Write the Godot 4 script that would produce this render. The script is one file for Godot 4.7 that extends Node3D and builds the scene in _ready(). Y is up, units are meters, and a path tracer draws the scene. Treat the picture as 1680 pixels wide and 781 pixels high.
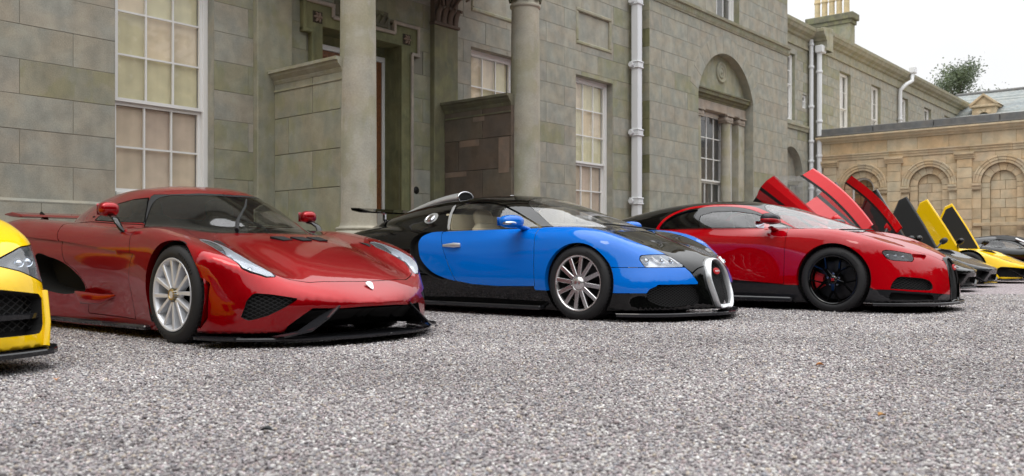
extends Node3D

# ---------------------------------------------------------------- naming
var taken := {}

func numbered(parent: Node, called: String) -> String:
	var key := str(parent.get_instance_id()) + "/" + called
	var n: int = taken.get(key, 0)
	taken[key] = n + 1
	return called if n == 0 else "%s_%03d" % [called, n]

func thing(called: String, label: String, category: String, at := Vector3.ZERO, turn := 0.0, group := "") -> Node3D:
	var o := Node3D.new()
	o.name = numbered(self, called)
	add_child(o, true)
	o.position = at
	o.rotation.y = turn
	tag(o, label, category, group)
	return o

func tag(o: Node, label: String, category := "", group := "") -> void:
	if label: o.set_meta("label", label)
	if category: o.set_meta("category", category)
	if group: o.set_meta("group", group)

func group_node(called: String, parent: Node) -> Node3D:
	var o := Node3D.new()
	o.name = numbered(parent, called)
	parent.add_child(o, true)
	return o

func put(called: String, mesh: Mesh, mat: Material, parent: Node, xf := Transform3D.IDENTITY) -> MeshInstance3D:
	var o := MeshInstance3D.new()
	o.name = numbered(parent, called)
	o.mesh = mesh
	o.material_override = mat
	o.transform = xf
	parent.add_child(o, true)
	return o

# ---------------------------------------------------------------- mesh builder (CCW maths winding in, Godot clockwise out)
class MB:
	var v := PackedVector3Array()
	var n := PackedVector3Array()
	var ix := PackedInt32Array()

	func tri(a: Vector3, b: Vector3, c: Vector3) -> void:
		var nn := (b - a).cross(c - a)
		if nn.length_squared() < 1e-16: return
		nn = nn.normalized()
		var k := v.size()
		v.append(a); v.append(b); v.append(c)
		n.append(nn); n.append(nn); n.append(nn)
		ix.append(k); ix.append(k + 2); ix.append(k + 1)

	func quad(a: Vector3, b: Vector3, c: Vector3, d: Vector3) -> void:
		tri(a, b, c)
		tri(a, c, d)

	func trin(a: Vector3, b: Vector3, c: Vector3, na: Vector3, nb: Vector3, nc: Vector3) -> void:
		var k := v.size()
		v.append(a); v.append(b); v.append(c)
		n.append(na); n.append(nb); n.append(nc)
		if (b - a).cross(c - a).dot(na + nb + nc) >= 0.0:
			ix.append(k); ix.append(k + 2); ix.append(k + 1)
		else:
			ix.append(k); ix.append(k + 1); ix.append(k + 2)

	func box(lo: Vector3, hi: Vector3, xf := Transform3D.IDENTITY) -> void:
		var p := []
		for i in 8:
			p.append(xf * Vector3(hi.x if i & 1 else lo.x, hi.y if i & 2 else lo.y, hi.z if i & 4 else lo.z))
		quad(p[4], p[5], p[7], p[6]); quad(p[1], p[0], p[2], p[3])
		quad(p[5], p[1], p[3], p[7]); quad(p[0], p[4], p[6], p[2])
		quad(p[6], p[7], p[3], p[2]); quad(p[0], p[1], p[5], p[4])

	# box with all twelve edges chamfered by c
	func cbox(lo: Vector3, hi: Vector3, c: float, xf := Transform3D.IDENTITY) -> void:
		var ax := [Vector3.RIGHT, Vector3.UP, Vector3.BACK]
		var mid := (lo + hi) / 2.0
		var h := (hi - lo) / 2.0
		for s in [-1.0, 1.0]:
			for a in 3:
				_q(_cp(mid, h, c, a, s, -1., -1., false), _cp(mid, h, c, a, s, 1., -1., false), _cp(mid, h, c, a, s, 1., 1., false), _cp(mid, h, c, a, s, -1., 1., false), ax[a] * s, xf)
		for a in 3:
			var u: int = (a + 1) % 3
			var w: int = (a + 2) % 3
			for su in [-1.0, 1.0]:
				for sw in [-1.0, 1.0]:
					_q(_ce(mid, h, c, a, -1., su, sw, true), _ce(mid, h, c, a, 1., su, sw, true), _ce(mid, h, c, a, 1., su, sw, false), _ce(mid, h, c, a, -1., su, sw, false), ax[u] * su + ax[w] * sw, xf)
		for sx in [-1.0, 1.0]:
			for sy in [-1.0, 1.0]:
				for sz in [-1.0, 1.0]:
					var q := []
					for k in 3:
						q.append(xf * (mid + Vector3(sx * (h.x - (0.0 if k == 0 else c)), sy * (h.y - (0.0 if k == 1 else c)), sz * (h.z - (0.0 if k == 2 else c)))))
					_t(q[0], q[1], q[2], xf.basis * Vector3(sx, sy, sz))

	func _t(a: Vector3, b: Vector3, c: Vector3, out: Vector3) -> void:
		if (b - a).cross(c - a).dot(out) >= 0.0: tri(a, b, c)
		else: tri(a, c, b)

	func _cp(mid: Vector3, h: Vector3, c: float, a: int, s: float, su: float, sw: float, _e: bool) -> Vector3:
		var p := mid
		p[a] += s * h[a]; p[(a + 1) % 3] += su * (h[(a + 1) % 3] - c); p[(a + 2) % 3] += sw * (h[(a + 2) % 3] - c)
		return p

	func _ce(mid: Vector3, h: Vector3, c: float, a: int, sa: float, su: float, sw: float, onu: bool) -> Vector3:
		var p := mid
		p[a] += sa * (h[a] - c)
		p[(a + 1) % 3] += su * (h[(a + 1) % 3] - (0.0 if onu else c))
		p[(a + 2) % 3] += sw * (h[(a + 2) % 3] - (c if onu else 0.0))
		return p

	func _q(a0: Vector3, b0: Vector3, c0: Vector3, d0: Vector3, out0: Vector3, xf := Transform3D.IDENTITY) -> void:
		var a := xf * a0
		var b := xf * b0
		var c := xf * c0
		var d := xf * d0
		var out := xf.basis * out0
		if (b - a).cross(c - a).dot(out) >= 0.0: quad(a, b, c, d)
		else: quad(a, d, c, b)

	# polygon in the local xy plane, pushed from z = d0 (back) to z = d1 (front)
	func prism(poly: PackedVector2Array, d0: float, d1: float, xf := Transform3D.IDENTITY, back := false, bevel := 0.0) -> void:
		var p := poly
		if Geometry2D.is_polygon_clockwise(p):
			p = p.duplicate(); p.reverse()
		var front := p
		var m := p.size()
		if bevel > 0.0:
			front = PackedVector2Array()
			for i in m:
				var e0 := (p[i] - p[(i + m - 1) % m]).normalized()
				var e1 := (p[(i + 1) % m] - p[i]).normalized()
				var n0 := Vector2(-e0.y, e0.x)
				var n1 := Vector2(-e1.y, e1.x)
				front.append(p[i] + (n0 + n1) * bevel / maxf(0.4, 1.0 + n0.dot(n1)))
		var t := Geometry2D.triangulate_polygon(front)
		for i in range(0, t.size(), 3):
			var a := front[t[i]]; var b := front[t[i + 1]]; var c := front[t[i + 2]]
			if (b - a).cross(c - a) < 0.0:
				var s := b; b = c; c = s
			tri(xf * Vector3(a.x, a.y, d1), xf * Vector3(b.x, b.y, d1), xf * Vector3(c.x, c.y, d1))
			if back: tri(xf * Vector3(a.x, a.y, d0), xf * Vector3(c.x, c.y, d0), xf * Vector3(b.x, b.y, d0))
		for i in m:
			var j := (i + 1) % m
			var a := xf * Vector3(p[i].x, p[i].y, d0)
			var b := xf * Vector3(p[j].x, p[j].y, d0)
			quad(a, b, xf * Vector3(p[j].x, p[j].y, d1 - bevel), xf * Vector3(p[i].x, p[i].y, d1 - bevel))
			if bevel > 0.0:
				quad(xf * Vector3(p[i].x, p[i].y, d1 - bevel), xf * Vector3(p[j].x, p[j].y, d1 - bevel), xf * Vector3(front[j].x, front[j].y, d1), xf * Vector3(front[i].x, front[i].y, d1))

	# revolve profile of (radius, height) about local y
	func lathe(prof: PackedVector2Array, seg: int, xf := Transform3D.IDENTITY, smooth := true, from := 0.0, to := TAU) -> void:
		var pn := PackedVector2Array()
		for i in prof.size():
			var a := prof[maxi(i - 1, 0)]; var b := prof[mini(i + 1, prof.size() - 1)]
			var d := (b - a).normalized()
			pn.append(Vector2(d.y, -d.x))
		for k in seg:
			var a0 := from + (to - from) * k / seg
			var a1 := from + (to - from) * (k + 1) / seg
			var c0 := Vector2(cos(a0), sin(a0)); var c1 := Vector2(cos(a1), sin(a1))
			for i in prof.size() - 1:
				var r0 := prof[i]; var r1 := prof[i + 1]
				var p00 := xf * Vector3(c0.x * r0.x, r0.y, c0.y * r0.x); var p10 := xf * Vector3(c1.x * r0.x, r0.y, c1.y * r0.x)
				var p01 := xf * Vector3(c0.x * r1.x, r1.y, c0.y * r1.x); var p11 := xf * Vector3(c1.x * r1.x, r1.y, c1.y * r1.x)
				if smooth:
					var na := pn[i]; var nb := pn[i + 1]
					# keep hard corners hard
					var fd := (r1 - r0).normalized()
					var fn := Vector2(fd.y, -fd.x)
					if na.dot(fn) < 0.85: na = fn
					if nb.dot(fn) < 0.85: nb = fn
					var n00 := (xf.basis * Vector3(c0.x * na.x, na.y, c0.y * na.x)).normalized(); var n10 := (xf.basis * Vector3(c1.x * na.x, na.y, c1.y * na.x)).normalized()
					var n01 := (xf.basis * Vector3(c0.x * nb.x, nb.y, c0.y * nb.x)).normalized(); var n11 := (xf.basis * Vector3(c1.x * nb.x, nb.y, c1.y * nb.x)).normalized()
					if r0.x > 1e-5: trin(p00, p10, p11, n00, n10, n11)
					if r1.x > 1e-5: trin(p00, p11, p01, n00, n11, n01)
				else:
					_q(p00, p10, p11, p01, xf.basis * Vector3((c0.x + c1.x) * (r1.y - r0.y), (r0.x - r1.x) * 2.0, (c0.y + c1.y) * (r1.y - r0.y)))

	# tube along a path; radii may vary; sx, sy squash the section
	func tube(path: PackedVector3Array, radii: PackedFloat32Array, seg: int, caps := true, flat_ := Vector2.ONE, up := Vector3.UP) -> void:
		var rings := []
		var nr := []
		var m := path.size()
		for i in m:
			var d := (path[mini(i + 1, m - 1)] - path[maxi(i - 1, 0)]).normalized()
			var side := d.cross(up)
			if side.length() < 0.05: side = d.cross(Vector3.RIGHT)
			side = side.normalized()
			var over := side.cross(d).normalized()
			var r := radii[mini(i, radii.size() - 1)]
			var ring := PackedVector3Array(); var ns := PackedVector3Array()
			for k in seg:
				var a := TAU * k / seg
				ring.append(path[i] + side * cos(a) * r * flat_.x + over * sin(a) * r * flat_.y)
				ns.append((side * cos(a) / flat_.x + over * sin(a) / flat_.y).normalized())
			rings.append(ring); nr.append(ns)
		for i in m - 1:
			for k in seg:
				var j := (k + 1) % seg
				trin(rings[i][k], rings[i][j], rings[i + 1][j], nr[i][k], nr[i][j], nr[i + 1][j])
				trin(rings[i][k], rings[i + 1][j], rings[i + 1][k], nr[i][k], nr[i + 1][j], nr[i + 1][k])
		if caps:
			for e in [0, m - 1]:
				var out := path[0] - path[1] if e == 0 else path[m - 1] - path[m - 2]
				for k in seg:
					_t(path[e], rings[e][k], rings[e][(k + 1) % seg], out)

	# sweep a closed or open 2D section (x = outward, y = up) along a straight line from a to b
	func moulding(sec: PackedVector2Array, a: Vector3, b: Vector3, out: Vector3, ends := true) -> void:
		for i in sec.size() - 1:
			var p := out * sec[i].x + Vector3.UP * sec[i].y
			var q := out * sec[i + 1].x + Vector3.UP * sec[i + 1].y
			var d := sec[i + 1] - sec[i]
			_q(a + p, b + p, b + q, a + q, out * -d.y + Vector3.UP * d.x)
		if ends:
			var t := Geometry2D.triangulate_polygon(sec)
			for e in 2:
				var o: Vector3 = a if e == 0 else b
				for i in range(0, t.size(), 3):
					_t(o + out * sec[t[i]].x + Vector3.UP * sec[t[i]].y, o + out * sec[t[i + 1]].x + Vector3.UP * sec[t[i + 1]].y, o + out * sec[t[i + 2]].x + Vector3.UP * sec[t[i + 2]].y, (a - b) if e == 0 else (b - a))

	func done() -> ArrayMesh:
		var arr := []
		arr.resize(Mesh.ARRAY_MAX)
		arr[Mesh.ARRAY_VERTEX] = v
		arr[Mesh.ARRAY_NORMAL] = n
		arr[Mesh.ARRAY_INDEX] = ix
		var m := ArrayMesh.new()
		if v.size(): m.add_surface_from_arrays(Mesh.PRIMITIVE_TRIANGLES, arr)
		return m

func pv2(a: Array) -> PackedVector2Array:
	var r := PackedVector2Array()
	for i in range(0, a.size(), 2): r.append(Vector2(a[i], a[i + 1]))
	return r

func rect2(x0: float, y0: float, x1: float, y1: float) -> PackedVector2Array:
	return PackedVector2Array([Vector2(x0, y0), Vector2(x1, y0), Vector2(x1, y1), Vector2(x0, y1)])

func box_mesh(lo: Vector3, hi: Vector3, c := 0.0) -> ArrayMesh:
	var b := MB.new()
	if c > 0.0: b.cbox(lo, hi, c)
	else: b.box(lo, hi)
	return b.done()

# smooth closed or open curve through points
func curve2(a: Array, closed := false, per := 6) -> PackedVector2Array:
	var p := pv2(a)
	var m := p.size()
	var out := PackedVector2Array()
	var last := m if closed else m - 1
	for i in last:
		var p0 := p[(i + m - 1) % m] if closed or i > 0 else p[0] * 2.0 - p[1]
		var p1 := p[i]
		var p2 := p[(i + 1) % m]
		var p3 := p[(i + 2) % m] if closed or i + 2 < m else p[m - 1] * 2.0 - p[m - 2]
		for k in per:
			var t := float(k) / per
			out.append(p1.cubic_interpolate_in_time(p2, p0, p3, t, p1.distance_to(p2), -p0.distance_to(p1), p1.distance_to(p2) + p2.distance_to(p3)))
	if not closed: out.append(p[m - 1])
	return out

# ---------------------------------------------------------------- materials
var M := {}
var rng := RandomNumberGenerator.new()

func flat(color: Color, rough := 0.6, metal := 0.0, coat := 0.0) -> StandardMaterial3D:
	var m := StandardMaterial3D.new()
	m.albedo_color = color
	m.roughness = rough
	m.metallic = metal
	if coat > 0.0:
		m.clearcoat_enabled = true
		m.clearcoat = coat
		m.clearcoat_roughness = 0.03
	return m

func glass(color: Color, alpha: float) -> StandardMaterial3D:
	var m := StandardMaterial3D.new()
	m.transparency = BaseMaterial3D.TRANSPARENCY_ALPHA
	m.albedo_color = Color(color.r, color.g, color.b, alpha)
	m.roughness = 0.02
	return m

func noise_bytes(seed_: int, size: int, freq: float, kind := FastNoiseLite.TYPE_SIMPLEX_SMOOTH, octaves := 4, warp := 0.0) -> PackedByteArray:
	var f := FastNoiseLite.new()
	f.seed = seed_
	f.noise_type = kind
	f.frequency = freq
	f.fractal_octaves = octaves
	if octaves > 1: f.fractal_type = FastNoiseLite.FRACTAL_FBM
	else: f.fractal_type = FastNoiseLite.FRACTAL_NONE
	if warp > 0.0:
		f.domain_warp_enabled = true
		f.domain_warp_amplitude = warp
		f.domain_warp_frequency = freq * 0.8
	var im := f.get_seamless_image(size, size)
	im.convert(Image.FORMAT_L8)
	return im.get_data()

func to_tex(im: Image) -> ImageTexture:
	im.generate_mipmaps()
	return ImageTexture.create_from_image(im)

# tan, grey-green and dark tones mixed by noise: an albedo near white to be multiplied with a colour
func stone_images() -> Array:
	var s := 512
	var swirl := noise_bytes(3, s, 0.006, FastNoiseLite.TYPE_SIMPLEX_SMOOTH, 3, 60.0)
	var blotch := noise_bytes(5, s, 0.012, FastNoiseLite.TYPE_SIMPLEX_SMOOTH, 4, 20.0)
	var grain := noise_bytes(7, s, 0.22, FastNoiseLite.TYPE_SIMPLEX_SMOOTH, 3)
	var streak := noise_bytes(11, s, 0.03, FastNoiseLite.TYPE_SIMPLEX_SMOOTH, 3)
	var col := PackedByteArray(); col.resize(s * s * 3)
	var hgt := PackedByteArray(); hgt.resize(s * s)
	for y in s:
		for x in s:
			var i := y * s + x
			var a := swirl[i] / 255.0
			var b := blotch[i] / 255.0
			var g := grain[i] / 255.0
			var k := streak[((y / 7) % s) * s + x] / 255.0
			var band := 0.5 + 0.5 * sin(a * 26.0)
			var lum := 0.93 + (b - 0.5) * 0.14 + (g - 0.5) * 0.12 + (band - 0.5) * 0.018 + (k - 0.5) * 0.05
			var warm := clampf((a - 0.42) * 1.3 + (b - 0.5) * 0.5, -0.3, 0.5)
			col[i * 3] = clampi(int(255.0 * lum * (1.0 + 0.05 * warm)), 0, 255)
			col[i * 3 + 1] = clampi(int(255.0 * lum), 0, 255)
			col[i * 3 + 2] = clampi(int(255.0 * lum * (1.0 - 0.045 * warm)), 0, 255)
			hgt[i] = clampi(int(128.0 + (g - 0.5) * 120.0 + (b - 0.5) * 60.0), 0, 255)
	return [to_tex(Image.create_from_data(s, s, false, Image.FORMAT_RGB8, col)), to_tex(Image.create_from_data(s, s, false, Image.FORMAT_L8, hgt))]

# moss and soot mask: vertical runs
func stain_images() -> ImageTexture:
	var s := 512
	var big := noise_bytes(21, s, 0.008, FastNoiseLite.TYPE_SIMPLEX_SMOOTH, 4, 30.0)
	var fine := noise_bytes(23, s, 0.05, FastNoiseLite.TYPE_SIMPLEX_SMOOTH, 3)
	var d := PackedByteArray(); d.resize(s * s * 4)
	for y in s:
		for x in s:
			var i := y * s + x
			var a := big[i] / 255.0
			var f := fine[((y / 5) % s) * s + x] / 255.0
			var moss := smoothstep(0.50, 0.72, a * 0.75 + f * 0.32)
			d[i * 4] = 118 + int(30.0 * f); d[i * 4 + 1] = 120 + int(26.0 * f); d[i * 4 + 2] = 84 + int(24.0 * f)
			d[i * 4 + 3] = int(255.0 * moss * 0.42)
	return to_tex(Image.create_from_data(s, s, false, Image.FORMAT_RGBA8, d))

var stone_tex: ImageTexture
var stone_hgt: ImageTexture
var stain_tex: ImageTexture

func stone(color: Color, offset: Vector3, stained := false, scale_ := 0.45) -> StandardMaterial3D:
	var m := StandardMaterial3D.new()
	m.albedo_color = color
	m.albedo_texture = stone_tex
	m.roughness = 0.92
	m.metallic_specular = 0.3
	m.uv1_triplanar = true
	m.uv1_world_triplanar = true
	m.uv1_scale = Vector3.ONE * scale_
	m.uv1_offset = offset
	m.heightmap_enabled = true
	m.heightmap_texture = stone_hgt
	m.heightmap_scale = 0.25
	if stained:
		m.detail_enabled = true
		m.detail_albedo = stain_tex
		m.detail_blend_mode = BaseMaterial3D.BLEND_MODE_MIX
		m.detail_uv_layer = BaseMaterial3D.DETAIL_UV_1
	return m

func gravel_images() -> Array:
	var s := 1024
	var f := FastNoiseLite.new()
	f.seed = 4
	f.noise_type = FastNoiseLite.TYPE_CELLULAR
	f.frequency = 0.085
	f.fractal_type = FastNoiseLite.FRACTAL_NONE
	f.cellular_jitter = 1.0
	f.cellular_return_type = FastNoiseLite.RETURN_CELL_VALUE
	var im := f.get_seamless_image(s, s, false, false, 0.05); im.convert(Image.FORMAT_L8)
	var cell := im.get_data()
	f.cellular_return_type = FastNoiseLite.RETURN_DISTANCE2_SUB
	im = f.get_seamless_image(s, s, false, false, 0.05); im.convert(Image.FORMAT_L8)
	var dist := im.get_data()
	var col := PackedByteArray(); col.resize(s * s * 3)
	for i in s * s:
		var c := cell[i] / 255.0
		var h := fposmod(c * 17.3, 1.0)
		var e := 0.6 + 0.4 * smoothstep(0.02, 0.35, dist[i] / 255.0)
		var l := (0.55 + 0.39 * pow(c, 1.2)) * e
		col[i * 3] = clampi(int(255.0 * l * (1.0 + 0.05 * (h - 0.4))), 0, 255)
		col[i * 3 + 1] = clampi(int(255.0 * l * (0.965 - 0.02 * h)), 0, 255)
		col[i * 3 + 2] = clampi(int(255.0 * l * (0.97 + 0.03 * (0.5 - h))), 0, 255)
	return [to_tex(Image.create_from_data(s, s, false, Image.FORMAT_RGB8, col)), to_tex(Image.create_from_data(s, s, false, Image.FORMAT_L8, dist))]

func make_materials() -> void:
	var st := stone_images()
	stone_tex = st[0]; stone_hgt = st[1]
	stain_tex = stain_images()
	# house stone: eight tones; some warm, some green
	var tones := [Color(.640, .634, .586), Color(.635, .627, .581), Color(.645, .639, .592), Color(.632, .628, .578), Color(.640, .629, .583), Color(.634, .623, .577), Color(.638, .634, .585), Color(.650, .644, .598)]
	M.house = []
	M.house_moss = []
	M.porch = []
	for i in tones.size():
		var c: Color = tones[i]
		M.house.append(stone(c, Vector3(i * 1.37, i * 0.71, i * 0.93)))
		M.house_moss.append(stone(c * Color(.95, .955, .91), Vector3(i * 1.37, i * 0.71, i * 0.93), true))
	for c in [Color(.415, .375, .335), Color(.44, .395, .355), Color(.40, .375, .33), Color(.455, .42, .375)]:
		M.porch.append(stone(c, Vector3(c.r * 40.0, c.g * 31.0, 0.3)))
	M.pilaster = stone(Color(.50, .495, .41), Vector3(.7, .4, .3), true)
	M.patch = stone(Color(.57, .50, .445), Vector3(.3, .6, .1))
	M.mortar = flat(Color(.50, .49, .44), 0.95)
	M.moulding = stone(Color(.65, .64, .57), Vector3(.4, .2, .7), true)
	M.dark_moulding = stone(Color(.46, .45, .385), Vector3(.1, .9, .2), true)
	M.pink = stone(Color(.66, .62, .575), Vector3(.2, .5, .7))
	M.green_stone = stone(Color(.47, .475, .36), Vector3(.7, .1, .3), true)
	M.column = stone(Color(.71, .695, .64), Vector3(.12, .43, .8), true, 0.3)
	M.rosette_dark = stone(Color(.30, .28, .24), Vector3(.5, .5, .5))
	M.tan = []
	for c in [Color(.80, .725, .605), Color(.82, .745, .625), Color(.785, .71, .59), Color(.815, .755, .645), Color(.785, .715, .61), Color(.81, .72, .585)]:
		M.tan.append(stone(c, Vector3(c.r * 31.0, c.g * 17.0, c.b * 11.0), false, 0.3))
	M.tan_mortar = flat(Color(.50, .41, .29), 0.95)
	M.lead = stone(Color(.46, .46, .455), Vector3(.3, .8, .1), false, 0.4)
	M.white_paint = flat(Color(.88, .88, .87), 0.45)
	M.pipe_paint = flat(Color(.84, .85, .86), 0.4)
	M.pane = glass(Color(1, 1, 1), 0.06)
	M.blind = []
	for c in [Color(.84, .78, .66), Color(.82, .765, .655), Color(.80, .78, .635), Color(.79, .765, .62)]: M.blind.append(flat(c, 0.9))
	M.blind_pink = []
	for c in [Color(.745, .675, .60), Color(.755, .69, .61), Color(.78, .715, .62), Color(.73, .66, .59)]: M.blind_pink.append(flat(c, 0.9))
	var bn := noise_bytes(61, 256, 0.02, FastNoiseLite.TYPE_SIMPLEX_SMOOTH, 3)
	var bb := noise_bytes(63, 256, 0.012, FastNoiseLite.TYPE_SIMPLEX_SMOOTH, 3)
	var bc := PackedByteArray(); bc.resize(256 * 256 * 3)
	for y in 256:
		for x in 256:
			var g := 0.90 + 0.07 * bn[((y / 40) % 256) * 256 + x] / 255.0 + 0.09 * (bb[y * 256 + x] / 255.0 - 0.5)
			for k in 3: bc[(y * 256 + x) * 3 + k] = clampi(int(255.0 * g), 0, 255)
	var bt := to_tex(Image.create_from_data(256, 256, false, Image.FORMAT_RGB8, bc))
	for m in M.blind + M.blind_pink:
		m.albedo_texture = bt
		m.albedo_color = m.albedo_color * 1.08
		m.uv1_triplanar = true; m.uv1_world_triplanar = true; m.uv1_scale = Vector3.ONE * 0.9
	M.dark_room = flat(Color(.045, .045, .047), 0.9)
	M.wood = StandardMaterial3D.new()
	var wn := FastNoiseLite.new(); wn.seed = 9; wn.frequency = 0.02
	var wi := wn.get_seamless_image(256, 256); wi.resize(256, 256)
	var wd := wi.get_data(); var wc := PackedByteArray(); wc.resize(256 * 256 * 3)
	for y in 256:
		for x in 256:
			var g: float = 0.75 + 0.25 * sin(wd[(y / 8) * 256 + x] * 0.35) * 0.6
			wc[(y * 256 + x) * 3] = int(150 * g); wc[(y * 256 + x) * 3 + 1] = int(92 * g); wc[(y * 256 + x) * 3 + 2] = int(48 * g)
	M.wood.albedo_texture = to_tex(Image.create_from_data(256, 256, false, Image.FORMAT_RGB8, wc))
	M.wood.uv1_triplanar = true; M.wood.uv1_world_triplanar = true; M.wood.roughness = 0.55
	M.iron = flat(Color(.05, .05, .05), 0.5)
	M.slate = []
	for c in [Color(.62, .645, .645), Color(.58, .605, .61), Color(.655, .675, .67), Color(.56, .585, .58)]: M.slate.append(stone(c, Vector3(c.r * 9.0, .2, .4), false, 0.5))
	M.pot = stone(Color(.82, .75, .60), Vector3(.5, .1, .9), false, 0.5)
	var gi := gravel_images()
	M.gravel = StandardMaterial3D.new()
	M.gravel.albedo_texture = gi[0]
	M.gravel.albedo_color = Color(1, .99, .985)
	M.gravel.roughness = 0.95
	M.gravel.metallic_specular = 0.25
	M.gravel.uv1_triplanar = true; M.gravel.uv1_world_triplanar = true
	M.gravel.uv1_scale = Vector3.ONE * 0.8
	M.gravel.heightmap_enabled = true; M.gravel.heightmap_texture = gi[1]; M.gravel.heightmap_scale = 0.8
	M.pebble = flat(Color.WHITE, 0.85)
	M.pebble.metallic_specular = 0.35
	M.pebble.vertex_color_use_as_albedo = true
	M.leaf = flat(Color(.22, .31, .13), 0.7)
	M.leaf.backlight_enabled = true; M.leaf.backlight = Color(.3, .38, .12)
	M.leaf.vertex_color_use_as_albedo = true
	M.leaf.albedo_color = Color.WHITE
	M.bark = stone(Color(.42, .38, .33), Vector3(.1, .2, .3), false, 1.5)

# ---------------------------------------------------------------- masonry
const ZW := -10.5      # main front
const ZP := -10.2      # projecting wing front

# frames: u to the right, v up, n out of the wall
func front_frame(z: float) -> Transform3D:
	return Transform3D(Basis(Vector3.RIGHT, Vector3.UP, Vector3.BACK), Vector3(0, 0, z))

func side_frame(x: float) -> Transform3D:   # wall across x that faces -x; u = +z
	return Transform3D(Basis(Vector3.BACK, Vector3.UP, Vector3.LEFT), Vector3(x, 0, 0))

func circle_pts(cx: float, cy: float, r: float, a0: float, a1: float, seg: int) -> PackedVector2Array:
	var p := PackedVector2Array()
	for i in seg + 1:
		var a := lerpf(a0, a1, float(i) / seg)
		p.append(Vector2(cx + r * cos(a), cy + r * sin(a)))
	return p

# one wall: a mortar bed behind and every ashlar block in front of it
func ashlar(parent: Node, called: String, xf: Transform3D, u0: float, u1: float, v_joints: Array, length: float, shift: float, holes: Array, mats: Array, mortar: Material, thick := 0.4, joint := 0.006, moss := [], plain := true) -> Node3D:
	var wall := group_node(called, parent)
	var bed := MB.new()
	var rects := [rect2(u0, v_joints[0], u1, v_joints[-1])]
	for h in holes:
		var next := []
		for r in rects:
			for c in _minus(r, h): next.append(c)
		rects = next
	for r in rects: bed.prism(r, -thick, -0.006, xf, true)
	put("mortar_bed", bed.done(), mortar, wall)
	var row := 0
	for k in v_joints.size() - 1:
		var v0: float = v_joints[k]; var v1: float = v_joints[k + 1]
		var u := u0 - length + fposmod(shift + (0.5 * length if row % 2 else 0.0), length)
		row += 1
		while u < u1:
			var w := length * (1.0 if row % 2 else 1.0)
			var a := maxf(u, u0); var b := minf(u + w, u1)
			u += w
			if b - a < 0.12: 
				if b - a < 0.02: continue
			var j := joint / 2.0
			var pieces := [rect2(a + (j if a > u0 else 0.0), v0 + j, b - (j if b < u1 else 0.0), v1 - j)]
			for h in holes:
				var next := []
				for r in pieces:
					for c in _minus(r, h): next.append(c)
				pieces = next
			for p in pieces:
				if _area(p) < 0.006: continue
				var m := MB.new()
				m.prism(p, -0.06, rng.randf_range(-0.0012, 0.0012), xf, false, 0.0025)
				var mat: Material = mats[rng.randi() % mats.size()] if plain else moss_pick(moss, (a + b) / 2.0)
				put("stone_block", m.done(), mat, wall)
	return wall

func _area(p: PackedVector2Array) -> float:
	var s := 0.0
	for i in p.size(): s += p[i].cross(p[(i + 1) % p.size()])
	return absf(s) / 2.0

func _minus(r: PackedVector2Array, h: PackedVector2Array) -> Array:
	# cut into simple polygons without holes: split at the hole's middle first if it would ring it
	var out := []
	var got := Geometry2D.clip_polygons(r, h)
	var ring := false
	for g in got:
		if Geometry2D.is_polygon_clockwise(g): ring = true
	if not ring: return Array(got)
	var lo := h[0]; var hi := h[0]
	for q in h: lo = lo.min(q); hi = hi.max(q)
	var mid := (lo.x + hi.x) / 2.0
	for half in [rect2(-1e3, -1e3, mid, 1e3), rect2(mid, -1e3, 1e3, 1e3)]:
		for piece in Geometry2D.intersect_polygons(r, half):
			for g in Geometry2D.clip_polygons(piece, h): out.append(g)
	return out

# reveal (jambs, head and sill) of an opening, as one part
func reveal(parent: Node, xf: Transform3D, hole: PackedVector2Array, depth: float, mat: Material, front := -0.004) -> void:
	var b := MB.new()
	var inner := Geometry2D.offset_polygon(hole, -0.003)
	var p: PackedVector2Array = inner[0]
	if Geometry2D.is_polygon_clockwise(p):
		p = p.duplicate(); p.reverse()
	for i in p.size():
		var a := p[i]; var c := p[(i + 1) % p.size()]
		b.quad(xf * Vector3(a.x, a.y, front), xf * Vector3(c.x, c.y, front), xf * Vector3(c.x, c.y, -depth), xf * Vector3(a.x, a.y, -depth))
	put("reveal", b.done(), mat, parent)

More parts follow.
